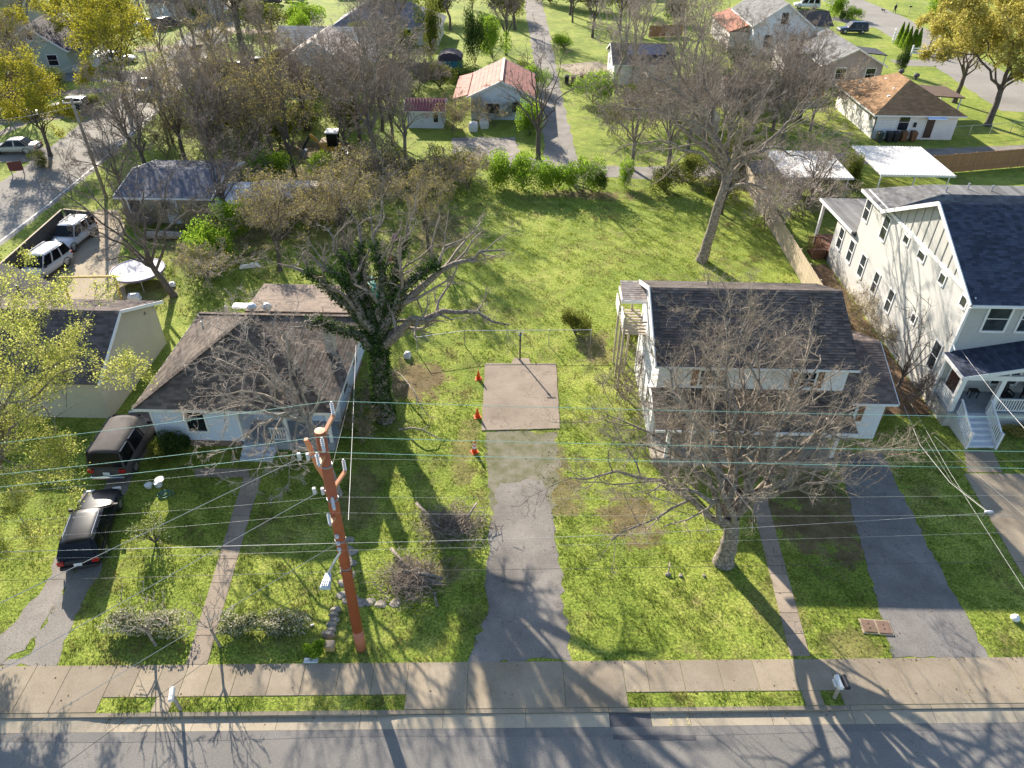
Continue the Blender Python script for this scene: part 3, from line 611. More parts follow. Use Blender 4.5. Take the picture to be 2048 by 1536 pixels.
# single-storey rear porch
rp = roofset(E_, [((XE-.3,48.72,4.05),(XR,48.72,4.05),(XR,55.6,3.75),(XE-.3,55.6,3.75))], SH_GREY, (0.36,0.2), 0.14, 13, name='rear_porch_roof')
MB().bar((XE-.33,48.8,3.96),(XE-.33,55.6,3.66),0.06,0.2).build('fascia', WHITE, rp)
for y in (55.3,): MB().box(XE-.1,y-.1,0,XE+.1,y+.1,3.62).build('porch_post', WHITE, E_)
MB().box(XE,52.3,0.0,XR,55.4,0.8).build('rear_deck', WOODB, E_)
b = MB(); 
for i in range(9): b.box(22.6+.11*i,54.0,.35,22.64+.11*i,54.04,1.15)
b.box(22.5,53.98,1.15,23.6,54.06,1.22); b.box(22.5,53.98,.3,23.6,54.06,.36); b.build('rear_stair_rail', WOODB, E_)
b = MB()
for i in range(4): b.box(22.6-.0,52.5+.0,0.2*i,23.55-.25*i*0,53.9-.35*i,0.2*(i+1))
b.build('rear_steps', WOODB, E_)
DK = glass('window_glass', (0.035,0.04,0.045), 0.05)
for (y0,y1,z0,z1,rows) in ((47.75,48.55,5.2,6.75,2),(44.7,45.5,5.2,6.75,2),(41.85,42.5,6.3,6.75,1),(39.6,40.4,6.3,6.75,1),(36.95,37.5,6.2,6.75,1),(34.4,34.95,6.2,6.75,1),
                          (50.5,51.25,1.75,3.3,2),(48.35,49.1,1.75,3.3,2),(46.1,46.85,1.75,3.3,2),(43.7,44.35,1.8,3.25,2),(41.3,41.95,1.8,3.25,2),(38.2,38.65,2.9,3.4,1),(34.85,35.55,1.8,3.5,2)):
    window(E_, 'x', XE, -1, y0, y1, z0, z1, rows, 1, 0.09, gm=DK)
for x0 in (24.75,26.6,28.5,30.4): window(E_, 'y', 34.1, -1, x0, x0+1.15, 5.1, 6.55, 2, 1, 0.12, gm=DK)
b = MB(); b.box(XE-.07,34.03,.9,XE+.07,34.17,6.95); b.build('corner_board', WHITE, E_)
b = MB(); b.tube([(XE-.2,33.5,6.8),(XE-.12,33.85,6.6),(XE-.1,33.95,4.3),(XE-.1,33.6,4.1)],.05,8); b.tube([(XE-.12,33.9,3.4),(XE-.12,33.9,.2)],.05,8); b.build('downpipe', WHITE, E_)
# front porch
PY = 32.15
MB().box(XE-.02,PY,0,XR,34.09,.92).build('porch_base', BLOCK, E_)
b = MB().box(XE-.06,PY-.06,.92,XR,34.09,1.0); b.build('porch_floor', PORCHGREY, E_)
rpl = [((XE-.3,34.1,3.62),(XE-.3,PY-.35,3.62),(30.0,PY-.35,5.05),(30.0,34.1,5.05)), ((36.3,PY-.35,3.62),(36.3,34.1,3.62),(30.0,34.1,5.05),(30.0,PY-.35,5.05))]
rq = roofset(E_, rpl, SH_BLUE, (0.34,0.17), 0.12, 14, name='porch_roof', under=FELT)
b = MB(); b.bar((XE-.3,PY-.37,3.5),(30.0,PY-.37,4.93),0.06,0.22); b.bar((XE-.32,PY-.37,3.52),(XE-.32,34.1,3.52),0.06,0.2); b.bar((36.3,PY-.37,3.5),(30.0,PY-.37,4.93),0.06,0.22); b.build('rake_trim', WHITE, rq)
b = MB(); b.box(XE-.02,PY,3.15,XR,PY+.16,3.45); b.box(XE-.02,PY+.16,3.15,XE+.14,34.09,3.45); 
for x in (26,27.2,28.4,29.6): b.bar((x,PY+.08,3.45),(x,PY+.08,3.62+(x-XE)*.222-.15),0.07,0.07,(0,1,0))
b.build('porch_beam', WHITE, E_)
for x in (XE+.14,25.85,28.6): MB().box(x-.13,PY+.02,1.0,x+.13,PY+.26,3.15).build('column', WHITE, E_, bevel=.01)
door(E_, 'y', 34.1, -1, 24.1, 25.1, 1.05, 3.1, mat('dark_red_door', (0.10,0.035,0.025),0.45,0.1)); window(E_, 'y', 34.1, -1, 26.6, 28.0, 1.6, 3.0, 1, 2, 0.1, gm=DK); window(E_, 'y', 34.1, -1, 28.6, 30.0, 1.6, 3.0, 1, 2, 0.1, gm=DK)
def railing(par, a, b_, z0, z1, n, wd=0.05):
    a = Vector((*a,0)); b_ = Vector((*b_,0)); bb = MB(); bb.bar(a+Vector((0,0,z0[0]+z1)), b_+Vector((0,0,z0[1]+z1)), 0.09, 0.06); bb.bar(a+Vector((0,0,z0[0]+.1)), b_+Vector((0,0,z0[1]+.1)), 0.06, 0.06); bb.build('handrail', WHITE, par)
    for i in range(n):
        t = (i+.7)/(n+.4); p = a.lerp(b_,t); z = z0[0]+(z0[1]-z0[0])*t; MB().box(p.x-wd/2,p.y-wd/2,z+.1,p.x+wd/2,p.y+wd/2,z+z1).build('baluster', WHITE, par)
railing(E_, (XE+.06,34.0), (XE+.06,PY+.2), (1.0,1.0), .9, 12)
railing(E_, (25.98,PY+.1), (28.5,PY+.1), (1.0,1.0), .85, 17); railing(E_, (28.7,PY+.1), (31.5,PY+.1), (1.0,1.0), .85, 17)
x0,x1 = 24.05,25.55; ST_BLUE = mat('painted_stair', (0.55,0.57,0.60),0.6,0.08,4.0)
for i in range(6): MB().box(x0,30.3+.31*i,0,x1,30.63+.31*i,.166*(i+1)).build('stair_step', ST_BLUE, E_, bevel=.012)
for x in (x0-.04,x1+.04):
    railing(E_, (x,PY-.03), (x,30.32), (1.0,.1), .9, 11); MB().box(x-.06,30.2,0,x+.06,30.32,1.1).build('newel_post', WHITE, E_)
    MB().add([(x-.03,30.3,0),(x-.03,PY,0),(x-.03,PY,.95),(x-.03,30.3,.12),(x+.03,30.3,0),(x+.03,PY,0),(x+.03,PY,.95),(x+.03,30.3,.12)], [(0,3,2,1),(4,5,6,7),(0,1,5,4),(1,2,6,5),(2,3,7,6),(3,0,4,7)]).build('stringer', WHITE, E_)
# porch chairs, each a thing of its own
BLK = mat('black_wicker', (0.018,0.017,0.018), 0.6, 0.3, 20.0, 0.4, 60)
for x,lab in ((27.15,'black porch chair standing nearest the stair column of the cream house'),(28.5,'black porch chair farther from the stairs on the cream house porch')):
    c = thing('chair', lab, 'chair', (x,33.3,1.0), R(8), 'chairs on the porch')
    MB().box(-.3,-.28,.34,.3,.3,.44).build('seat', BLK, c, bevel=.02); MB().add([(-.3,.2,.4),(.3,.2,.4),(.3,.28,.4),(-.3,.28,.4),(-.28,.34,1.05),(.28,.34,1.05),(.28,.42,1.05),(-.28,.42,1.05)], [(3,2,1,0),(4,5,6,7),(0,1,5,4),(1,2,6,5),(2,3,7,6),(3,0,4,7)]).build('backrest', BLK, c, bevel=.02)
    for sx in (-.27,.27):
        MB().box(sx-.04,-.25,.58,sx+.04,.28,.63).build('armrest', BLK, c)
        for sy in (-.25,.24): MB().box(sx-.03,sy-.03,0,sx+.03,sy+.03,.6).build('leg', BLK, c)
c = thing('side_table', 'small black side table beside the dark red front door', 'table', (25.55,33.6,1.0)); MB().box(-.25,-.2,.42,.25,.2,.46).build('table_top', BLK, c)
for sx in (-.2,.2):
    for sy in (-.15,.15): MB().box(sx-.02,sy-.02,0,sx+.02,sy+.02,.42).build('leg', BLK, c)

# ------------------------------------------------------------------ trees and shrubs
def nrm(a): return a/np.maximum(np.linalg.norm(a,axis=-1,keepdims=True),1e-9)
def spawn(P, Rd, m, rng, t0=0.25, t1=1.0, lr=0.55, ang=45, n=5, up=0.1, trop=0.03, curl=0.14, rr=0.6, rmin=0.006, flat=0.0):
    """m children on each parent polyline: returns polylines (N*m,n,3) and radii"""
    Np,k,_ = P.shape; idx = np.repeat(np.arange(Np), m)
    t = np.tile((np.arange(m)+0.0)/m, Np) + rng.random(Np*m)/m; t = t0+(t1-t0)*t**0.8
    s = np.clip(t*(k-1),0,k-1.001); i = s.astype(int); f = (s-i)[:,None]
    a = P[idx,i]; b = P[idx,i+1]; pos = a+(b-a)*f; tan = nrm(b-a); rad = Rd[idx,i]*(1-f[:,0])+Rd[idx,i+1]*f[:,0]
    L = np.linalg.norm(np.diff(P,axis=1),axis=2).sum(1)[idx]*lr*(1-0.45*t)*rng.uniform(0.65,1.3,len(idx))
    pr = nrm(np.cross(tan, rng.normal(size=(len(idx),3)))); an = np.radians(ang*rng.uniform(0.55,1.35,len(idx)))[:,None]
    d = np.cos(an)*tan+np.sin(an)*pr; d[:,2] = d[:,2]*(1-flat)+up; d = nrm(d)
    out = np.empty((len(idx),n,3)); out[:,0] = pos; p = pos.copy()
    for j in range(1,n):
        d = d+rng.normal(size=d.shape)*curl; d[:,2] += trop; d = nrm(d); p = p+d*(L/(n-1))[:,None]; out[:,j] = p
    r = np.maximum(rad*rr,rmin)[:,None]*np.linspace(1,0.35,n)[None]; return out, np.maximum(r,rmin*0.6)
def tubes(P, Rd, k):
    N_,n,_ = P.shape; T = nrm(np.gradient(P,axis=1)); ref = np.where(np.abs(T[:,:1,2:3])<0.9, np.array([0,0,1.0]), np.array([1.0,0,0]))
    a = nrm(np.cross(T,np.broadcast_to(ref,T.shape))); b = np.cross(T,a); an = 2*np.pi*np.arange(k)/k
    V = P[:,:,None]+Rd[:,:,None,None]*(a[:,:,None]*np.cos(an)[:,None]+b[:,:,None]*np.sin(an)[:,None])
    base = (np.arange(N_)*n*k)[:,None,None]; i = (np.arange(n-1)*k)[None,:,None]; j = np.arange(k)[None,None]; j2 = (j+1)%k
    F = np.stack([base+i+j, base+i+k+j, base+i+k+j2, base+i+j2],-1).reshape(-1,4)
    return V.reshape(-1,3), F
def join(parts):
    V = []; F = []; o = 0
    for v,f in parts: V.append(v); F.append(f+o); o += len(v)
    return np.concatenate(V), np.concatenate(F)
def leaf_quads(pos, size, rng, flat=0.0):
    n = len(pos); a = rng.normal(size=(n,3)); a[:,2] *= (1-flat); a = nrm(a); b = nrm(np.cross(a, rng.normal(size=(n,3)))); s = size*rng.uniform(0.6,1.35,(n,1))
    V = np.stack([pos-a*s*0.5, pos+b*s*0.32, pos+a*s*0.5, pos-b*s*0.32],1).reshape(-1,3)
    return V, np.arange(n*4).reshape(-1,4)
def on_lines(P, n, rng, t0=0.0, t1=1.0):
    i = rng.integers(0,len(P),n); k = P.shape[1]; s = np.clip((t0+(t1-t0)*rng.random(n))*(k-1),0,k-1.001); j = s.astype(int); f = (s-j)[:,None]
    return P[i,j]*(1-f)+P[i,j+1]*f, i, j
def limb(a, b, n, rng, sag=0.0, wig=0.05, bow=0.18):
    """a bowed limb from a to b, rising first, then reaching out"""
    a = np.array(a,float); b = np.array(b,float); t = np.linspace(0,1,n)[:,None]; L = np.linalg.norm(b-a)
    p = a+(b-a)*t; p[:,2] += (np.sin(np.pi*t)*bow*L)[:,0]*np.linalg.norm((b-a)[:2])/L; p[1:-1] += rng.normal(size=(n-2,3))*wig*L*np.array([1,1,0.6])*0.5; return p

def make_tree(name, label, cat, base, seed, bark, twig, trunk, limbs, r0, lv=(8,7,6,3), lr=(0.5,0.5,0.5,0.5), ang=(50,48,50,55), leaves=0, lsize=0.1, lmat=None, group=None, trop=(0.05,0.03,0.02,0.0), tw=0.007, ivy=None, lspread=0.1, lr0=(0.30,0.46)):
    """trunk: points up the bole; limbs: end points. Everything relative to the base."""
    rng = np.random.default_rng(seed); o = thing(name, label, cat, (base[0],base[1],0.0), 0.0, group)
    tp = np.array(trunk,float); n = 10; tt = np.linspace(0,1,n); tp = np.stack([np.interp(tt,np.linspace(0,1,len(tp)),tp[:,i]) for i in range(3)],1); tp[1:-1] += rng.normal(size=(n-2,3))*r0*0.05
    tr = r0*np.linspace(1,0.72,n); tr[0] *= 1.22; tr[1] *= 1.04
    v,f = tubes(tp[None],tr[None],12); np_mesh('trunk', v, f, bark, o, True)
    top = tp[-1]; LP = []; LR = []
    for q in limbs:
        st = tp[-1-rng.integers(0,3)] if len(limbs) > 3 else top
        if len(q) > 3: st = np.array([np.interp(q[3],tt,tp[:,i]) for i in range(3)])
        LP.append(limb(st,q[:3],9,rng)); LR.append(r0*rng.uniform(*lr0)*np.linspace(1,0.16,9)**1.15)
    P1 = np.stack(LP); R1 = np.stack(LR); parts = [tubes(P1,R1,7)]; P,Rr = P1,R1; sides = (5,4,3,3); npts = (6,5,4,2); rm = (0.016,0.010,tw,tw*0.8)
    lines = [P1]
    for k,m in enumerate(lv):
        P,Rr = spawn(P,Rr,m,rng,0.18 if k == 0 else 0.12,1.0,lr[k],ang[k],npts[k],0.10,trop[k],0.16,0.55,rm[k]); parts.append(tubes(P,Rr,sides[k])); lines.append(P)
    v,f = join(parts); cr = np_mesh('crown', v, f, twig, o); cr.data.materials.append(bark); k_ = len(parts[0][1])+len(parts[1][1])//2; mi = np.zeros(len(f),np.int32); mi[:k_] = 1; cr.data.polygons.foreach_set('material_index', mi)
    if leaves:
        pos,_,_ = on_lines(lines[-1],leaves,rng,0.1,1.0); pos = pos+rng.normal(size=pos.shape)*lspread
        v,f = leaf_quads(pos,lsize,rng); stuff(np_mesh('leaves', v, f, lmat, o))
    if ivy:
        nt,nl,cover,im = ivy; ps = []
        q,_,_ = on_lines(tp[None],nt,rng); ps.append(q+nrm(rng.normal(size=q.shape))*r0*rng.uniform(0.8,1.4,(nt,1)))
        sel = P1[cover]; q,_,_ = on_lines(sel,nl,rng,0.0,0.72); ps.append(q+nrm(rng.normal(size=q.shape))*rng.uniform(0.06,0.42,(nl,1)))
        v,f = leaf_quads(np.concatenate(ps),0.13,rng); stuff(np_mesh('ivy', v, f, im, o))
    return o
def auto_limbs(rng, H, Rc, n, h0=0.35):
    out = []
    for i in range(n):
        a = 2*math.pi*(i/n)+rng.uniform(-.3,.3); q = rng.random(); z = H*(h0+(1-h0)*q**0.6); r = Rc*math.sqrt(max(0.05,1-(q**1.6)))*rng.uniform(0.75,1.1)
        out.append((r*math.cos(a),r*math.sin(a),z))
    out.append((rng.uniform(-.1,.1)*Rc,rng.uniform(-.1,.1)*Rc,H)); return out
PROTO = {}
def recolour(o, mats):
    """materials of one copy, kept on the object so that copies can share mesh data"""
    for i,m in enumerate(mats):
        o.material_slots[i].link = 'OBJECT'; o.material_slots[i].material = m
def instance(key, build, base, label, cat, group, scale, rz):
    """the first of its kind is built, the others are copies sharing its meshes"""
    if key not in PROTO: PROTO[key] = o = build()
    else: o = copy_tree(PROTO[key])
    o.location = (base[0],base[1],0.0); o.scale = scale; o.rotation_euler = (0,0,rz); o['label'] = label; o['category'] = cat
    if group: o['group'] = group
    elif 'group' in o.keys(): del o['group']
    return o
def part(o, name): return next((c for c in o.children if c.name.split('.')[0] == name), None)
def gen_tree(name, label, base, seed, H, Rc, r0=0.2, n=8, bark=None, twig=None, fork=0.35, lean=(0,0), group=None, cat='tree', kind=None, nv=1, **kw):
    bark = bark or BARK; twig = twig or TWIG
    if kind is None or 'ivy' in kw:
        rng = np.random.default_rng(seed*7+1); h = H*fork
        return make_tree(name, label, cat, base, seed, bark, twig, [(0,0,0),(lean[0]*.5,lean[1]*.5,h*.5),(lean[0],lean[1],h)], [(x+lean[0],y+lean[1],z) for x,y,z in auto_limbs(rng,H,Rc,n,fork+.1)], r0, group=group, **kw)
    v = seed % nv; kw['tw'] = 0.0165; rng = np.random.default_rng(v*31+len(kind)); H0,R0 = 10.0,4.4
    def build(): return make_tree(name, label, cat, base, v*31+len(kind), bark, twig, [(0,0,0),(.15,0,1.5),(.25-.3*v,0.1,2.9)], auto_limbs(rng,H0,R0,8,.38), 0.22, **kw)
    o = instance((kind,v), build, base, label, cat, group, (Rc/R0,Rc/R0,H/H0), (seed*2.399) % 6.283); o.name = name
    recolour(part(o,'trunk'),[bark]); recolour(part(o,'crown'),[twig,bark]); return o

BARK = mat('grey_brown_bark', (0.185,0.155,0.125), 0.95, 0.45, 6.0, 1.0, 9, fine=0.6)
BARKD = mat('dark_bark', (0.105,0.085,0.07), 0.95, 0.3, 4.0, 0.8, 14)
BARKP = mat('pale_bark', (0.27,0.225,0.175), 0.95, 0.35, 5.0, 1.0, 9, fine=0.5)
TWIG = mat('brown_twigs', (0.26,0.21,0.165), 0.9, 0.25, 1.5)
TWIGP = mat('pale_twigs', (0.42,0.35,0.29), 0.9, 0.25, 1.5)
TWIGT = mat('tan_twigs', (0.29,0.235,0.175), 0.9, 0.25, 1.5)
TWIGD = mat('dark_twigs', (0.165,0.132,0.108), 0.9, 0.25, 1.5)
LF_SPRING = leafmat('spring_leaves', [(0.2,(0.26,0.30,0.05)),(0.5,(0.42,0.44,0.10)),(0.8,(0.60,0.58,0.20))], 0.5)
LF_OLIVE = leafmat('olive_buds', [(0.2,(0.19,0.19,0.02)),(0.5,(0.33,0.31,0.035)),(0.8,(0.48,0.43,0.06))], 0.45)
LF_GOLD = leafmat('golden_buds', [(0.2,(0.27,0.24,0.05)),(0.5,(0.44,0.39,0.09)),(0.8,(0.62,0.55,0.18))], 0.45)
LF_BROWN = leafmat('brown_buds', [(0.2,(0.20,0.165,0.055)),(0.5,(0.33,0.28,0.085)),(0.8,(0.50,0.43,0.13))], 0.4)
LF_IVY = leafmat('ivy_leaves', [(0.2,(0.022,0.045,0.014)),(0.5,(0.045,0.085,0.022)),(0.8,(0.10,0.16,0.045))], 0.25)
LF_BRIGHT = leafmat('bright_shrub_leaves', [(0.2,(0.10,0.19,0.02)),(0.5,(0.20,0.32,0.03)),(0.8,(0.36,0.47,0.06))], 0.5)
LF_DARK = leafmat('evergreen_leaves', [(0.2,(0.02,0.04,0.012)),(0.5,(0.045,0.08,0.02)),(0.8,(0.10,0.14,0.04))], 0.25)
LF_MIX = leafmat('mixed_shrub_leaves', [(0.2,(0.06,0.085,0.02)),(0.5,(0.14,0.16,0.03)),(0.8,(0.27,0.27,0.06))], 0.4)
LF_MAG = leafmat('glossy_hedge_leaves', [(0.2,(0.07,0.10,0.03)),(0.45,(0.20,0.23,0.08)),(0.7,(0.66,0.60,0.46))], 0.3)

def rel(base, pts): return [(p[0]-base[0], p[1]-base[1], *p[2:]) for p in pts]
# big bare tree in the front yard of the white house
tb = (9.31, 22.06)
def LM(gy, y): return (gy[0], y, gy[1])
lm = rel(tb, [LM((2.07, 5.56),21.5), LM((3.72, 6.56),24.3), LM((5.99, 8.00),26.0), LM((8.12, 10.43),27.0), LM((10.19, 9.68),26.3), LM((12.89, 8.35),26.5), LM((14.44, 6.69),25.0), LM((14.74, 5.61),23.5),
     LM((10.24, 7.68),22.5), LM((4.93, 6.50),19.8), LM((11.52, 7.14),20.0), LM((8.39, 9.33),23.5), LM((6.00, 9.69),20.2), LM((12.86, 5.51),27.0), LM((9.76, 8.07),27.6)])
make_tree('bare_tree', 'large bare tree with spreading crown in front of the white house porch', 'tree', tb, 11, BARK, TWIGT, [(0,0,0),(0.05,0,1.4),(-0.12,0.05,2.9)], lm, 0.42, (9,9,7,3), (0.48,0.5,0.52,0.6), tw=0.0046, lr0=(.34,.5))
# ivy-clad tree left of the drive
tb = (-7.45, 31.73)
lm = rel(tb, [LM((-11.99, 9.06),32.5), LM((-10.12, 10.64),31.0), LM((-9.49, 10.87),33.0), LM((-8.44, 11.10),34.0), LM((-6.48, 12.74),32.0), LM((-5.13, 11.64),33.5), LM((-2.82, 11.05),31.5), LM((-0.85, 10.34),32.0), LM((-0.56, 6.77),31.0)+(0.8,), LM((-3.23, 7.91),29.5)+(0.75,), LM((-11.49, 6.69),30.5)+(0.7,), LM((-6.56, 7.93),35.5)])
make_tree('ivy_tree', 'tall tree thick with dark ivy left of the driveway, broken limb on its right', 'tree', tb, 12, BARK, TWIG, [(0,0,0),(-0.1,0,2.0),(0.05,0,4.4),(0,0.1,5.6)], lm, 0.46, (6,6,5,3), (0.42,0.46,0.5,0.5), ivy=(10000,26000,[0,1,2,3,4,5,6,10,11],LF_IVY), lr0=(.50,.66), tw=.0055)
# tall bare tree in the back lawn
tb = (13.87, 51.84)
lm = rel(tb, [LM((5.03, 11.11),53.0), LM((6.89, 13.27),54.5), LM((9.22, 14.65),55.0), LM((11.63, 15.68),54.0), LM((14.29, 15.19),53.5), LM((17.48, 13.54),54.0), LM((20.42, 11.52),53.0), LM((19.92, 8.34),51.0), LM((6.02, 8.29),51.5), LM((8.13, 11.50),49.0), LM((14.61, 11.60),49.0), LM((17.70, 6.16),50.0,)+(0.75,), LM((11.02, 12.85),50.0), LM((9.15, 11.66),57.0)])
make_tree('bare_tree', 'tall bare tree standing in the back lawn beside the long wooden fence', 'tree', tb, 13, BARK, TWIG, [(0,0,0),(0.3,0,2.5),(0.55,0,5.0),(0.9,0.1,7.6)], lm, 0.40, (8,7,7,3), (0.46,0.48,0.52,0.6), tw=0.0078, lr0=(.34,.5))
# leaning bare tree by the trampoline
tb = (-24.53, 44.92)
lm = rel(tb, [LM((-32.48, 7.55),46.0), LM((-30.65, 8.56),47.0), LM((-27.36, 9.78),46.5), LM((-24.64, 9.85),45.5), LM((-22.58, 8.73),46.0), LM((-29.47, 5.68),44.0), LM((-27.34, 3.72),43.0), LM((-20.17, 7.82),45.0), LM((-25.44, 8.12),44.0)])
make_tree('bare_tree', 'dark bare tree leaning left over the trampoline', 'tree', tb, 14, BARKD, TWIGD, [(0,0,0),(-0.5,0,1.2),(-1.0,0.1,2.4)], lm, 0.24, (7,6,5,3), (0.42,0.46,0.5,0.5), tw=0.009)
# pale bare tree in front of the blue bungalow
tb = (-8.87, 25.75)
lm = rel(tb, [LM((-16.34, 3.41),26.8), LM((-15.64, 5.82),28.8), LM((-14.26, 7.36),30.0), LM((-11.92, 8.24),30.0), LM((-12.71, 6.88),28.6), LM((-10.08, 7.79),29.0), LM((-8.16, 6.55),28.0), LM((-14.06, 2.33),25.4), LM((-12.95, 0.79),25.0), LM((-11.17, 0.68),25.0), LM((-9.41, 2.13),25.6), LM((-12.81, 5.32),26.4), LM((-11.00, 6.06),27.0), LM((-15.06, 4.02),28.0)])
make_tree('bare_tree', 'pale bare tree with drooping twigs over the blue bungalow roof', 'tree', tb, 15, BARKP, TWIGP, [(0,0,0),(-0.3,0.3,1.5),(-0.9,0.9,3.2),(-1.7,1.5,4.6)], lm, 0.22, (8,7,6,3), (0.40,0.44,0.5,0.5), trop=(0.0,-0.03,-0.06,-0.08), tw=0.0075)
# pale green tree on the left edge
tb = (-23.9,20.9)
lm = rel(tb, [LM((-20.42, 10.75),24.6), LM((-18.52, 10.87),24.1), LM((-16.98, 10.07),23.6), LM((-16.48, 9.49),23.6), LM((-17.24, 8.13),22.6), LM((-18.27, 6.01),21.4), LM((-19.95, 4.09),20.2), LM((-20.74, 3.26),19.6), LM((-22.84, 9.70),23.6), LM((-23.82, 5.31),21.1), LM((-17.20, 10.06),20.1), LM((-19.19, 6.97),25.1), LM((-18.41, 7.52),19.2), LM((-21.67, 3.21),19.1), LM((-22.82, 9.86),25.6)])
make_tree('leafing_tree', 'pale green leafing tree filling the left edge above the parked cars', 'tree', tb, 16, BARK, BARK, [(0,0,0),(0.1,0,1.5),(0.3,0.1,3.2)], lm, 0.30, (6,6,5,3), (0.42,0.44,0.45,0.5), leaves=70000, lsize=0.080, lmat=LF_SPRING, lspread=0.14)
# thin young trees along the front hedge
for k,(bs,lab,lims) in enumerate((((-14.36, 17.18),'slender leafless sapling at the left half of the front hedge',[(-1.0,0.3,2.0),(-0.7,0.2,2.6),(0.1,0.4,2.9),(0.9,0.3,2.5),(1.3,0.2,1.9),(-1.5,0.0,1.3),(0.5,-.3,2.2)]),((-11.79, 17.21),'slender leafless sapling beside the front walk in the hedge',[(-0.9,0.2,1.9),(-0.3,0.3,2.8),(0.4,0.5,2.9),(0.9,0.2,2.0),(-1.2,0,1.3),(.2,-.3,2.2)]))):
    make_tree('sapling', lab, 'tree', bs, 20+k, BARKP, TWIGP, [(0,0,0),(-.08,0.02,.5),(-.15,.05,1.0)], lims, 0.06, (5,4), (0.4,0.45), tw=0.006, group='saplings along the front hedge')

# ---- generic trees behind
FAR = dict(kind='bare', nv=4, lv=(7,7,5,2), lr=(0.45,0.48,0.5,0.5))
OL = dict(kind='olive', nv=2, leaves=18000, lsize=0.17, lmat=LF_OLIVE, lspread=0.25, lv=(7,6,5), lr=(0.45,0.5,0.5))
BB = dict(kind='budding', nv=2, leaves=4500, lsize=0.12, lmat=LF_BROWN, lspread=0.2, lv=(7,7,5,2), lr=(0.45,0.48,0.5,0.5))
GD = dict(kind='golden', nv=2, leaves=42000, lsize=0.145, lmat=LF_GOLD, lspread=0.18, lv=(7,6,6), lr=(0.42,0.45,0.48))
gen_tree('leafing_tree', 'olive budding tree between the parked dark cars and the side street', (-46.84, 88.07), 31, 12.5, 5.6, .34, 10, BARKD, TWIGD, .22, (-1.6,0.5), tw=.016, **OL)
gen_tree('leafing_tree', 'smaller olive budding tree on the lawn above the silver sedan', (-47.94, 72.53), 32, 8.5, 4.2, .22, 8, BARKD, TWIGD, .35, tw=.015, **OL)
gen_tree('leafing_tree', 'olive budding tree in front of the green gabled house', (-69.80, 103.36), 33, 10, 5.0, .28, 8, BARKD, TWIGD, .3, tw=.016, **OL)
gen_tree('leafing_tree', 'olive budding tree right of the green gabled house', (-63.25, 112.29), 34, 10, 4.6, .28, 8, BARKD, TWIGD, .3, tw=.016, **OL)
gen_tree('bare_tree', 'tall grey bare tree beside the side street at the top left', (-40.55, 100.49), 35, 17, 5.5, .42, 9, BARK, TWIG, .4, (-1.0,0), tw=.016, **FAR)
gen_tree('bare_tree', 'slim bare tree right of the side street, left of the ivy covered trunk', (-43.35, 114.19), 36, 15, 4.2, .34, 7, BARK, TWIG, .45, tw=.016, **FAR)
t = gen_tree('ivy_tree', 'bare tree with a dark ivy covered trunk at the top left', (-41.47, 114.31), 37, 13, 3.8, .36, 7, BARKD, TWIG, .5, tw=.016, ivy=(5000,3000,[0,1,2],LF_IVY), **FAR)
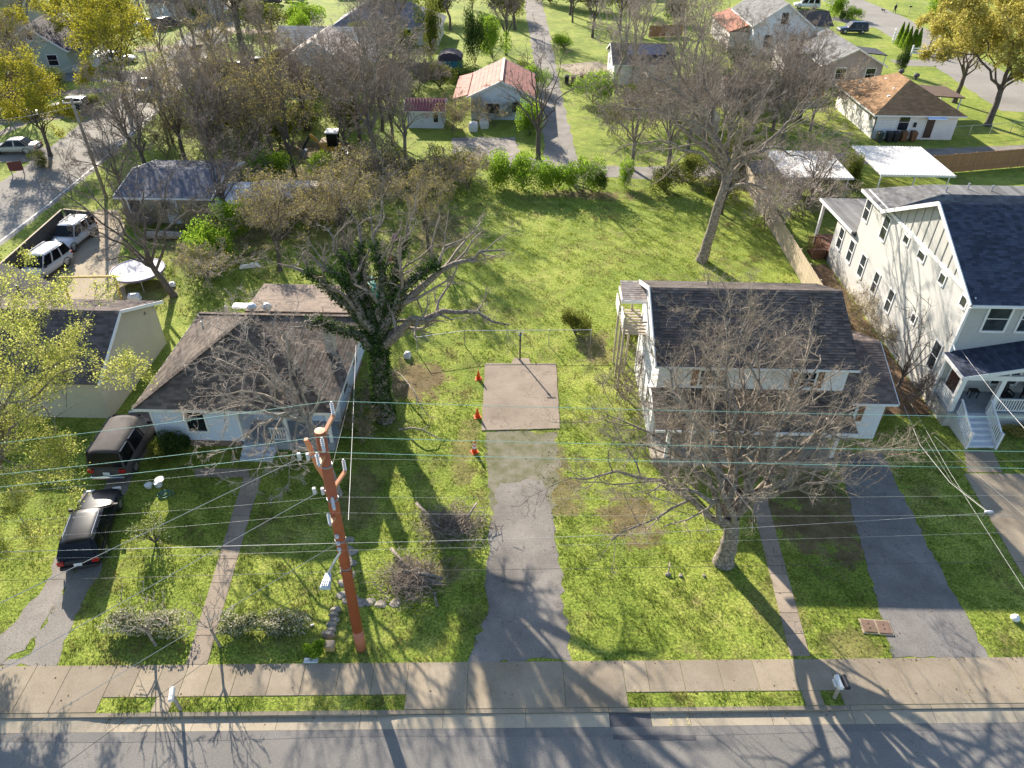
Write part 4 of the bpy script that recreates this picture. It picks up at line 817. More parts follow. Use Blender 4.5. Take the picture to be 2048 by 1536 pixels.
spec = [('grey bare tree overhanging the side street bend', (-40.70, 74.69), 8.5, 3.8, BARK, TWIG, FAR), ('budding tree rising right of the side street utility pole', (-33.88, 71.76), 10, 4.0, BARKD, TWIGT, BB), ('bare tree behind the blue roofed garage', (-29.60, 67.85), 10, 4.4, BARKD, TWIG, FAR),
        ('thin dark tree left of the excavator', (-25.19, 68.06), 9, 3.6, BARKD, TWIGD, BB), ('slim tree nearest the excavator bucket', (-22.01, 68.21), 9.5, 3.6, BARKD, TWIGD, BB), ('budding tree behind the flat pinkish shed roof', (-29.67, 75.24), 9, 3.6, BARKD, TWIGT, BB),
        ('big brown bare tree right of the excavator', (-14.90, 72.24), 13, 6.2, BARK, TWIG, FAR), ('bare tree between the excavator fence and the red roofed shed', (-11.96, 72.82), 9.5, 4.0, BARK, TWIG, FAR), ('bare tree in front of the pale gabled house', (-23.32, 90.79), 9, 4.5, BARK, TWIGP, FAR), ('bare tree left of the pale gabled house end', (-30.46, 93.59), 8, 3.4, BARKD, TWIGT, BB),
        ('brown budding tree behind the bungalow, left of the ivy tree', (-18.18, 49.08), 6.8, 3.6, BARKD, TWIGT, BB), ('brown budding tree at the back of the yard above the ivy tree', (-14.01, 52.61), 7.0, 3.8, BARKD, TWIGT, BB), ('brown budding tree right behind the ivy tree', (-7.41, 52.88), 6.0, 2.8, BARKD, TWIGT, BB), ('bare tree above the lattice fence', (-23.95, 56.40), 9, 4.0, BARKD, TWIGD, FAR),
        ('bare tree beside the alley and the red roofed house', (1.37, 74.04), 11.5, 4.8, BARKD, TWIGD, dict(lv=(5,5,4,2),lr=(0.4,0.45,0.5,0.5))), ('brown bare tree right of the alley gravel', (10.58, 71.63), 10, 4.2, BARK, TWIG, FAR), ('brown bare tree left of the tall back lawn tree', (14.14, 71.24), 11, 4.4, BARK, TWIG, FAR),
        ('tall pale bare tree left of the dark roofed garage', (11.61, 98.71), 15, 4.6, BARKP, TWIGP, FAR), ('tall pale bare tree in front of the dark roofed garage', (13.98, 102.71), 15, 4.2, BARKP, TWIGP, FAR), ('tall pale bare tree right of the dark roofed garage', (20.6, 104.5), 14, 4.6, BARKP, TWIGP, FAR),
        ('bare tree at the top left of the long back lawn', (10.87, 132.74), 11, 5.0, BARKD, TWIGD, FAR), ('brown brushy tree left of the salmon roofed garage', (20.83, 84.09), 9, 4.0, BARK, TWIG, FAR), ('brown brushy tree in front of the mauve house', (25.67, 84.34), 9.5, 4.2, BARK, TWIG, FAR), ('brown brushy tree behind the left carport', (27.41, 79.33), 8, 3.6, BARK, TWIG, FAR), ('brown brushy tree left of the brown roofed house', (32.24, 84.68), 8, 3.2, BARK, TWIG, FAR),
        ('small leaning tree between the lawn and the long wooden fence', (17.31, 60.94), 6.5, 2.6, BARKD, TWIGD, FAR), ('pinkish bare tree in front of the left carport roof', (25.2, 62.4), 6.5, 3.6, BARK, TWIG, FAR), ('bare tree over the fence corner behind the white house', (21.50, 64.25), 5.0, 2.8, BARK, TWIGP, FAR),
        ('bare tree right of the teal shed', (-3.14, 119.33), 11, 3.8, BARKD, TWIGD, FAR), ('bare tree behind the grey hip roofed house', (-22.64, 142.88), 11, 4.4, BARKD, TWIG, FAR), ('brushy tree left of the teal shed', (-17.52, 102.61), 8, 3.6, BARKD, TWIGT, FAR), ('bare tree at the top edge above the hedge', (-54.5, 141.0), 14, 5, BARK, TWIG, FAR), ('bare tree in front of the grey roofed garage', (8.11, 145.17), 9, 3.4, BARKD, TWIGD, FAR), ('bare tree behind the white two storey house', (26.55, 139.94), 9, 3.6, BARKD, TWIG, FAR)]
for k,(lab,bs,H_,Rc,bk,tw_,kw) in enumerate(spec):
    gen_tree('bare_tree', lab, bs, 50+k, H_, Rc, 0.02*H_+.03, 8, bk, tw_, 0.3, (rnd.uniform(-.5,.5),0), tw=0.010+0.00008*bs[1], group='trees of the back yards', **kw)
gen_tree('leafing_tree', 'golden budding tree right of the brown roofed house, the farther of two', (54.23, 97.24), 91, 13.5, 6.0, .32, 10, BARKD, TWIGT, .25, tw=.015, **GD)
gen_tree('leafing_tree', 'large golden budding tree in the right corner lawn, the nearer of two', (53.67, 87.63), 92, 16.0, 7.6, .36, 11, BARKD, TWIGT, .25, (0.8,0), tw=.015, **GD)
gen_tree('leafing_tree', 'golden tree cut off by the upper right edge', (78.66, 124.68), 93, 16, 7.0, .36, 10, BARKD, TWIGT, .25, tw=.016, **GD)
# tree shading the wall of the cream house
gen_tree('bare_tree', 'small dark bare tree against the cream house wall', (22.55, 35.70), 95, 6.0, 2.4, .10, 7, BARKD, TWIGD, .12, (0.2,0.2), lv=(5,4,3), lr=(.4,.45,.5), tw=.008)

# ---- shrubs
def shrub(name, label, base, seed, rx, ry, h, n, size, m, cat='shrub', group=None, lobes=9, stems=True, z0=0.05):
    def build(rx, ry, h, n, size, seed):
        rng = np.random.default_rng(seed); o = thing(name, label, cat, (base[0],base[1],0.0), 0.0, group)
        cen = np.stack([rng.uniform(-.62,.62,lobes)*rx, rng.uniform(-.62,.62,lobes)*ry, rng.uniform(.35,.78,lobes)*h],1); rad = rng.uniform(.32,.55,lobes)
        i = rng.integers(0,lobes,n); d = nrm(rng.normal(size=(n,3)))*(rng.random((n,1))**0.35); p = cen[i]+d*(rad[i][:,None]*np.array([rx,ry,h*0.8])); p[:,2] = np.maximum(p[:,2],z0)
        v,f = leaf_quads(p,size,rng); stuff(np_mesh('foliage', v, f, m, o))
        q = np.stack([np.linspace([0,0,0],c*0.95,4) for c in cen]); r = np.full(q.shape[:2],1.0)*np.linspace(.03,.01,4); v,f = tubes(q,r,4); np_mesh('stems', v, f, BARKD, o); return o
    if group != 'bushes of the back yards': return build(rx,ry,h,n,size,seed)
    v = seed % 5; o = instance(('bush',v), lambda: build(2.4,2.2,3.0,5200,.17,v+70), base, label, cat, group, (rx/2.4,ry/2.2,h/3.0), (seed*2.399) % 6.283); recolour(part(o,'foliage'),[m]); return o
shrub('shrub', 'dark green shrub at the left corner of the blue bungalow', (-18.01, 28.60), 1, 0.9, 0.8, 1.3, 5000, .09, LF_DARK)
shrub('shrub', 'sparse yellowish shrub beside the van at the bungalow corner', (-18.49, 27.81), 2, 0.5, 0.7, 1.0, 1500, .08, LF_MIX)
shrub('flowering_shrub', 'loose rose bush with pale blooms in the left front lawn', (-16.54, 22.47), 3, 0.9, 0.9, 1.7, 1800, .08, leafmat('rose_leaves', [(0.2,(0.08,0.13,0.02)),(0.55,(0.18,0.22,0.04)),(0.8,(0.55,0.5,0.42))],.4))
for k,(p,rx,lab) in enumerate((((-14.97, 17.82),1.75,'low clipped glossy hedge left of the front walk'),((-11.22, 17.92),0.85,'low glossy hedge just right of the front walk'),((-9.52, 18.06),1.3,'low glossy hedge between the walk and the stone edging'))):
    shrub('hedge', lab, p, 5+k, rx, 0.55, 0.85, int(3800*rx), .085, LF_MAG, 'hedge', 'hedges along the sidewalk', lobes=14)
shrub('shrub', 'bright green mound by the sidewalk next to the white plate', (-7.96, 16.95), 9, .5, .4, .5, 2500, .07, LF_BRIGHT)
shrub('shrub', 'brownish green bush beside the post behind the concrete pad', (3.54, 40.95), 10, 1.2, 1.0, 1.5, 5000, .09, LF_MIX)
shrub('shrub', 'dry brown bush under the side landing', (7.09, 39.76), 11, .7, .9, 1.3, 2200, .09, LF_MIX)
for k,(p,rx,ry,h,m,lab) in enumerate((((-2.96, 66.52),2.0,1.8,3.2,LF_BRIGHT,'bright green bush at the left end of the lawn edge row'),((-0.14, 65.91),2.2,1.8,3.0,LF_BRIGHT,'bright green bush under the bare alley tree'),((2.87, 65.32),2.2,1.6,3.0,LF_BRIGHT,'bright green bush in the middle of the lawn edge row'),((5.42, 65.43),2.0,1.6,3.0,LF_BRIGHT,'bright green bush at the right end of the lawn edge row'),((7.03, 65.38),.7,.7,2.0,LF_DARK,'narrow dark bush just right of the green row'),
        ((9.28, 67.08),1.0,1.0,2.6,LF_BRIGHT,'slender bright bush alone on the alley edge'),((13.07, 65.66),2.4,1.6,2.4,LF_MIX,'loose olive bush left of the tall lawn tree'),((0.54, 81.30),1.4,2.2,4.0,LF_BRIGHT,'bright bush climbing beside the alley and the red roof'),((8.31, 94.68),2.6,2.6,3.6,LF_BRIGHT,'bright green bush right of the alley bins'),((1.50, 100.02),1.2,1.8,3.0,LF_BRIGHT,'yellow green bush between the red roof and the alley'),
        ((-24.02, 66.82),2.6,2.0,3.0,LF_BRIGHT,'bright green bush left of the excavator'),((-19.62, 68.32),1.6,1.4,2.2,LF_BRIGHT,'bright green bush by the excavator fence end'),((-23.62, 50.09),2.2,2.2,3.0,LF_BRIGHT,'bright green bush beside the log near the trampoline'),((-23.48, 54.97),1.6,1.6,3.0,LF_BRIGHT,'bright green bush below the lattice fence'),((-19.70, 83.24),3.0,2.0,3.2,LF_MIX,'yellow green bush left of the red roofed shed'),
        ((-31.53, 81.38),4.5,2.4,3.6,LF_MIX,'wide olive bush across the yard from the side street'),((-38.15, 86.56),2.5,2.5,3.5,LF_BRIGHT,'bright bush right of the white pickup'),((30.50, 68.05),1.6,1.2,2.8,LF_MIX,'evergreen bush between the carports and the fence'),((30.6,67.8),0.9,0.9,3.2,LF_MIX,'taller evergreen bush beside the right carport'),
        ((-42.90, 134.10),7.0,3.0,4.2,LF_MIX,'long hedge along the top lawn'),((-37.06, 136.17),5.0,3.0,4.4,LF_BRIGHT,'brighter hedge right of the long top hedge'),((-35.72, 125.39),2.2,2.0,4.5,LF_BRIGHT,'upright bright bush left of the pale gabled house'),((-14.33, 116.06),2.0,2.0,8.5,LF_MIX,'tall olive evergreen left of the teal shed'),((-7.49, 113.43),1.8,1.8,7.0,LF_DARK,'dark ivy mound behind the teal shed'),((-5.08, 116.65),2.6,2.4,5.5,LF_BRIGHT,'bright bush right of the teal shed'),((-16.87, 112.84),2.0,2.0,5.0,LF_MIX,'olive bush left of the tall evergreen'),((-10.58, 155.94),3.0,2.0,9,LF_MIX,'tall ivy covered tree mass at the top centre'),
        ((57.90, 154.16),2.4,2.0,4.2,LF_BRIGHT,'rounded bright shrub beside the white house driveway'),((60.52, 151.44),1.8,1.6,2.2,LF_BRIGHT,'smaller rounded shrub right of the bigger one'),((58.19, 150.32),.9,.9,1.6,LF_DARK,'dark little shrub between two rounded bright shrubs'),((77.63, 152.74),3.2,3.0,6.0,LF_BRIGHT,'bright green tree mass beyond the curved road'),((53.12, 111.41),1.0,1.0,3.2,LF_DARK,'young conifer behind the brown roofed house'),((-7.19, 69.16),2.6,1.8,2.6,LF_MIX,'olive brush at the left end of the lawn edge'),((-12.01, 68.94),2.2,1.4,2.2,LF_MIX,'olive brush behind the dark fence'),
        ((17.95, 64.68),2.0,1.6,2.0,LF_MIX,'ivy at the foot of the fence behind the tall tree'),((5.95, 123.28),1.6,2.5,2.2,LF_BRIGHT,'bright growth on the alley edge near the top'),((-0.15, 102.38),1.4,1.6,3.0,LF_MIX,'olive bush behind the red roofed house'),((4.49, 165.39),5.0,3.0,7.0,LF_MIX,'dark green mass at the top of the alley'))):
    shrub('shrub', lab, p, 40+k, rx, ry, h, int(1500+1500*rx*h*0.6), .10+.0012*p[1], m, group='bushes of the back yards', lobes=12)
# trimmed conifers by the curved road
for k,p in enumerate(((60.08, 129.73), (59.85, 127.57), (60.06, 126.53), (60.58, 125.87), (61.01, 125.21))):
    rng = np.random.default_rng(200+k); o = thing('conifer', ['leftmost','second','middle','fourth','rightmost'][k]+' of five narrow green conifers by the curved road', 'conifer', (p[0],p[1],0), 0, 'conifers by the curved road')
    n = 3500; z = rng.random(n)**0.8; r = 0.75*(1-z)**0.8*np.sqrt(rng.random(n)); a = rng.random(n)*6.283; hh = 3.4+.3*(k%2)
    v,f = leaf_quads(np.stack([r*np.cos(a),r*np.sin(a),.15+z*hh],1),.16,rng); stuff(np_mesh('foliage', v, f, LF_BRIGHT, o)); MB().tube([(0,0,0),(0,0,1.2)],.06,6).build('trunk', BARKD, o)

# ---- twiggy thickets: several thin stems from one foot
def thicket(label, base, seed, H, Rc, twig, m=None, leaves=0, group='thickets of the back yards'):
    v = seed % 3
    def build():
        rng = np.random.default_rng(v+500); o = thing('thicket', label, 'bush', (base[0],base[1],0.0), 0.0, group); n = 12; H0,R0 = 3.4,2.8
        P1 = np.stack([limb((rng.uniform(-.3,.3)*R0,rng.uniform(-.3,.3)*R0,0),(rng.normal()*R0*.6,rng.normal()*R0*.6,H0*rng.uniform(.6,1.0)),6,rng) for _ in range(n)]); R1 = np.full((n,6),.03)*np.linspace(1,.3,6)
        vv,f = tubes(P1,R1,4); np_mesh('stems', vv, f, BARKD, o); P,Rr = P1,R1; parts = []
        for q,(mm,l) in enumerate(((9,.5),(7,.5),(3,.5))): P,Rr = spawn(P,Rr,mm,rng,.15,1.0,l,45,(5,4,2)[q],.15,.02,.18,.6,.014); parts.append(tubes(P,Rr,3))
        vv,f = join(parts); np_mesh('crown', vv, f, twig, o)
        pos,_,_ = on_lines(P,1500,rng); vv,f = leaf_quads(pos+rng.normal(size=pos.shape)*.15,.14,rng); stuff(np_mesh('leaves', vv, f, LF_BROWN, o)); return o
    o = instance(('thicket',v), build, base, label, 'bush', group, (Rc/2.8,Rc/2.8,H/3.4), (seed*2.399) % 6.283); recolour(part(o,'crown'),[twig]); lf = part(o,'leaves')
    if leaves: recolour(lf,[m])
    else: recolour(lf,[twig])
for k,(lab,p,H_,Rc,tw_,m,lv) in enumerate((('grey twiggy thicket hanging over the pale board fence', (20.42, 58.27), 3.6, 2.6, TWIGP, None, 0), ('grey twiggy thicket beyond the fence near the cream house rear porch', (23.73, 61.00), 3.2, 2.8, TWIGP, None, 0), ('brown thicket under the left carport edge', (27.0, 62.2), 2.6, 2.6, TWIGT, None, 0), ('brown thicket against the right end of the brown board fence', (36.48, 92.61), 4.2, 3.4, TWIGT, None, 0), ('brown thicket in the middle of the brown board fence', (31.58, 90.32), 4.6, 3.6, TWIGT, None, 0), ('brown thicket at the left end of the brown board fence', (26.38, 88.47), 4.6, 3.6, TWIGT, None, 0), ('brown thicket below the salmon roofed garage', (22.82, 88.28), 4.0, 3.2, TWIGT, None, 0), ('brown thicket left of the tan barrel shed', (17.79, 86.12), 4.0, 3.2, TWIG, None, 0), ('brown thicket at the edge of the alley lawn', (14.08, 84.10), 4.6, 3.4, TWIG, None, 0), ('brown thicket above the alley bend', (9.68, 82.11), 3.4, 2.6, TWIG, LF_MIX, 900),
    ('olive thicket on the lawn edge left of the bright bushes', (-5.54, 66.41), 2.8, 2.6, TWIG, LF_BROWN, 1500), ('olive thicket behind the ivy tree crown', (-7.99, 62.94), 3.4, 3.0, TWIG, LF_BROWN, 1800), ('grey thicket in front of the dark picket fence', (-13.00, 66.07), 3.4, 3.2, TWIG, LF_BROWN, 1600), ('grey thicket left of the dark picket fence end', (-15.95, 64.35), 3.2, 3.0, TWIG, LF_BROWN, 1600), ('thicket right of the maroon roofed shed', (-8.11, 82.60), 3.0, 2.4, TWIG, LF_BROWN, 900), ('thicket below the red roofed house front', (-3.73, 84.62), 2.4, 2.4, TWIGT, LF_BROWN, 900), ('thicket behind the maroon roofed shed', (-14.10, 96.77), 4.4, 3.6, TWIG, None, 0), ('thicket left of the maroon roofed shed', (-17.02, 91.13), 4.2, 3.6, TWIG, LF_MIX, 1200), ('dark thicket before the pale gabled house', (-26.06, 96.09), 4.2, 4.0, TWIG, LF_BROWN, 1500), ('thicket left below the pale gabled house', (-28.45, 88.47), 4.2, 4.0, TWIG, LF_MIX, 1800), ('thicket in the yard right of the side street', (-31.37, 86.35), 4.0, 3.6, TWIG, LF_MIX, 1800), ('thicket on the corner across from the white pickup', (-33.18, 76.63), 4.2, 3.4, TWIG, LF_MIX, 1800), ('thicket on the verge above the blue grey roof', (-35.43, 72.26), 3.8, 3.0, TWIG, LF_BROWN, 1200), ('thicket between the slim trees left of the excavator', (-26.57, 68.92), 3.6, 3.0, TWIG, LF_MIX, 1500),
    ('thicket along the tan garage wall', (-27.65, 56.24), 2.2, 2.2, TWIG, LF_MIX, 700), ('dead brush heap below the tan garage', (-31.05, 56.40), 1.6, 2.4, TWIG, None, 0), ('brushy growth behind the bungalow', (-22.84, 47.34), 2.6, 2.4, TWIGP, LF_BROWN, 700), ('brown growth in front of the lattice screen', (-19.84, 55.12), 3.0, 2.8, TWIGT, LF_BROWN, 2200), ('brown growth at the middle of the left back yard', (-17.05, 57.19), 3.4, 3.0, TWIGT, LF_BROWN, 2200), ('brown growth right of the flat pinkish shed', (-13.90, 58.34), 3.6, 3.0, TWIGT, LF_BROWN, 2200), ('thin twiggy shrub left of the white house porch', (5.96, 33.92), 2.2, 1.6, TWIG, None, 0), ('tangled twigs at the corner of the cream house foundation', (22.75, 34.24), 1.8, 1.3, TWIGD, None, 0), ('dry shrub along the cream house wall', (22.40, 43.40), 2.0, 1.5, TWIGT, LF_BROWN, 500), ('second dry shrub along the cream house wall', (22.78, 40.32), 1.8, 1.4, TWIGT, LF_BROWN, 400), ('ivy brush around the ivy tree foot', (-8.50, 33.44), 1.6, 1.6, TWIG, LF_IVY, 3500), ('dark brush between the bungalow and the ivy tree', (-8.58, 30.32), 1.4, 1.3, TWIG, LF_BROWN, 1500))):
    thicket(lab, p, 300+k, H_, Rc, tw_, m, lv)
shrub('shrub', 'dark low shrub bed under the cream house porch', (27.57, 31.49), 90, 1.4, .5, .6, 3500, .09, LF_BROWN)

for k,(lab,bs,H_,Rc,bk,tw_,kw) in enumerate((('grey bare tree behind the parked dark cars', (-58.16, 88.87), 9, 4.0, BARKD, TWIG, FAR), ('bare tree at the far left edge above the dark sedan', (-60.8, 88.6), 10, 4.0, BARKD, TWIGT, BB), ('bare tree between the white pickup and the cross street', (-48.89, 104.64), 11, 4.0, BARK, TWIG, FAR), ('bare tree left of the black barrel shed', (-36.30, 101.50), 9, 4.2, BARK, TWIGT, FAR), ('bare tree behind the pale gabled house roof', (-21.0, 113.0), 12, 5.0, BARK, TWIG, FAR), ('bare tree right of the pale gabled house', (-21.86, 106.28), 10, 4.6, BARK, TWIGP, FAR), ('bare tree between the hip roofed house and the tall evergreen', (-20.34, 121.52), 11, 4.6, BARKD, TWIG, FAR), ('bare tree on the far lawn behind the teal shed', (-13.22, 137.07), 12, 4.4, BARKD, TWIG, FAR), ('bare tree left of the alley at the top', (-2.10, 137.87), 12, 5.0, BARKD, TWIG, FAR), ('bare tree right of the alley at the top', (7.97, 152.30), 12, 5.0, BARKD, TWIGD, FAR), ('bare tree above the long alley lawn', (16.06, 139.18), 12, 5.0, BARKD, TWIGD, FAR), ('bare tree left of the rust roofed porch', (25.22, 117.97), 11, 4.6, BARK, TWIG, FAR), ('bare tree before the mauve house deck', (30.8, 92.5), 10, 4.2, BARK, TWIG, FAR), ('bare tree right of the tan barrel shed', (21.72, 79.05), 8.5, 4.0, BARK, TWIG, FAR), ('bare tree left of the tan barrel shed', (17.19, 77.55), 9, 4.0, BARK, TWIG, FAR), ('bare tree beside the excavator cab', (-17.57, 72.55), 8.5, 3.6, BARKD, TWIG, FAR), ('bare tree behind the tan garage roof', (-35.74, 67.57), 9, 4.2, BARKD, TWIG, FAR), ('bare tree over the left end of the blue grey roof', (-35.43, 61.50), 8, 3.6, BARKD, TWIGD, FAR), ('budding tree on the corner lawn below the dark blue car', (-36.42, 90.06), 9, 4.2, BARKD, TWIGT, BB))):
    gen_tree('bare_tree', lab, bs, 140+k, H_, Rc, 0.02*H_+.03, 8, bk, tw_, 0.3, (rnd.uniform(-.6,.6),0), tw=0.010+0.00008*bs[1], group='trees of the back yards', **kw)
for k,(p,rx,ry,h,m,lab) in enumerate((((-23.86, 81.78),3.0,2.0,3.0,LF_MIX,'olive bush in the yard above the excavator'),((-25.88, 76.99),3.2,2.2,3.2,LF_MIX,'broad olive bush left above the excavator'),((-20.43, 86.93),2.6,2.0,3.0,LF_BRIGHT,'yellow green bush near the big brown tree'),((-18.89, 93.15),3.2,2.2,3.0,LF_DARK,'dark bush before the brown fence'),((-27.73, 92.66),4.0,2.2,3.0,LF_DARK,'dark hedge under the pale gabled house wall'),((-23.79, 97.37),3.6,2.0,3.2,LF_MIX,'olive bush right under the pale gabled house wall'),((-11.29, 100.49),3.0,2.0,3.0,LF_MIX,'olive bush left of the red roof'),((-8.20, 103.17),2.2,2.0,2.4,LF_DARK,'dark bush behind the red roof porch'),((-39.72, 98.82),3.0,2.2,3.0,LF_DARK,'dark bush below the tall grey tree'),((-16.46, 143.34),4.5,2.6,5.0,LF_MIX,'wide bush at the far lawn edge'),((-4.07, 146.56),4.0,2.6,6.0,LF_MIX,'wide bush left of the alley top'),((12.07, 157.73),6.0,3.0,5.0,LF_MIX,'wide bush right of the alley top'),((19.58, 155.72),5.0,3.0,5.0,LF_MIX,'wide bush behind the long alley lawn'),((26.73, 146.56),3.5,2.2,4.0,LF_DARK,'dark bush left of the white two storey house'),((18.02, 95.22),3.0,2.2,2.6,LF_MIX,'olive bush below the dark roofed garage'),((13.38, 92.81),2.6,2.0,2.6,LF_MIX,'olive bush left below the dark roofed garage'),((23.09, 98.90),2.6,2.0,2.8,LF_MIX,'olive bush left of the salmon roofed garage'),((31.32, 115.28),3.0,2.2,3.0,LF_DARK,'dark bush below the rust roofed porch'),((-60.68, 95.25),3.0,2.0,2.4,LF_MIX,'olive bush behind the dark cars'),((-51.44, 88.62),1.8,1.4,1.6,LF_MIX,'shrub beside the black off-road car'),((-47.87, 69.96),2.0,1.0,1.2,LF_MIX,'low shrub by the dark red board'),((-58.22, 142.47),5.0,2.6,4.0,LF_MIX,'bush behind the top left houses'),((-74.82, 143.52),5.0,3.0,5.0,LF_MIX,'bush mass between the top left houses'),((-55.20, 152.40),4.0,2.5,4.5,LF_MIX,'bush left of the long top hedge'),((-26.34, 124.60),3.5,2.0,3.5,LF_MIX,'bush between the pale gabled and the hip roofed house'),((19.62, 70.41),2.6,1.8,2.6,LF_MIX,'olive bush behind the tall tree on the alley'),((15.90, 68.66),2.2,1.5,2.2,LF_MIX,'olive bush on the alley edge left of the tall tree'),((22.08, 74.75),3.0,2.0,2.6,LF_MIX,'olive bush across the alley from the left carport'))):
    shrub('shrub', lab, p, 400+k, rx, ry, h, int(1500+1300*rx*h*0.6), .10+.0012*p[1], m, group='bushes of the back yards', lobes=16)

# ---- tangled wood: many thin trees of one look
for lab,grp,tw_,kw,pts in (('thin bare tree, %s from the left in the tangled wood left of the excavator', 'tangled wood left of the excavator', TWIG, FAR, ((-37.39, 77.22), (-35.89, 81.16), (-29.63, 71.54), (-28.75, 76.85), (-25.47, 72.75), (-26.88, 81.62), (-24.30, 81.76))),
        ('thin bare tree, %s from the left in the tangled wood right of the excavator', 'tangled wood right of the excavator', TWIG, FAR, ((-20.82, 85.95), (-17.63, 78.21), (-15.87, 82.19), (-14.05, 77.59))),
        ('tan twigged bare tree, %s from the left in the brush above the left carport', 'brush above the left carport', TWIGT, FAR, ((16.77, 90.92), (21.13, 91.78), (24.97, 91.37), (27.95, 84.46), (32.32, 88.78))),
        ('grey bare tree, %s from the left in the row behind the top left houses', 'row behind the top left houses', TWIG, FAR, ((-80.82, 128.22), (-77.25, 132.44), (-67.67, 127.24), (-70.13, 146.26), (-55.83, 128.07), (-49.08, 116.33), (-39.16, 116.98)))):
    for k,p in enumerate(pts): gen_tree('bare_tree', lab % ['first','second','third','fourth','fifth','sixth','seventh'][k], p, 600+k*3+len(lab), 8.0+(k*37 % 11)*.3, 3.0+(k*53 % 9)*.15, .18, 8, BARKD, tw_, .3, group=grp, **kw)

# ------------------------------------------------------------------ vehicles
RUB = mat('tyre_rubber', (0.018,0.018,0.018), 0.85, 0.2, 10.0); RIMM = mat('alloy_rim', (0.45,0.45,0.46), 0.35, 0.1, 8.0, metal=0.8); PLAST = mat('black_plastic', (0.02,0.02,0.021), 0.6, 0.2, 10.0)
CGL = glass('car_glass', (0.008,0.009,0.011), 0.12); LAMP = mat('lamp_lens', (0.62,0.62,0.60), 0.15, 0.05); TAIL = mat('red_tail_lens', (0.32,0.015,0.012), 0.2, 0.15); CHROME = mat('chrome', (0.6,0.6,0.62), 0.18, 0.05, metal=1.0); PLATE = mat('number_plate', (0.66,0.67,0.66), 0.5, 0.15, 30.0)
def paint(name, col, rough=0.28): return mat(name, col, rough, 0.04, 1.5, coat=0.6, spec=0.5)
CK = {  # stations as fractions of half length: windscreen base, roof front, roof rear, rear glass base; hood/belt/deck heights; roof width ratio
 'suv':   dict(ws=0.42,rf=0.13,rr=-0.84,rb=-0.95,hood=0.98,belt=1.05,deck=1.02,rw=0.76),
 'wagon': dict(ws=0.38,rf=0.08,rr=-0.74,rb=-0.94,hood=0.86,belt=0.92,deck=0.94,rw=0.72),
 'sedan': dict(ws=0.40,rf=0.10,rr=-0.42,rb=-0.72,hood=0.88,belt=0.92,deck=0.96,rw=0.72),
 'van':   dict(ws=0.50,rf=0.30,rr=-0.88,rb=-0.96,hood=1.05,belt=1.12,deck=1.1,rw=0.82),
 'pickup':dict(ws=0.42,rf=0.18,rr=-0.18,rb=-0.26,hood=1.05,belt=1.12,deck=1.1,rw=0.78)}
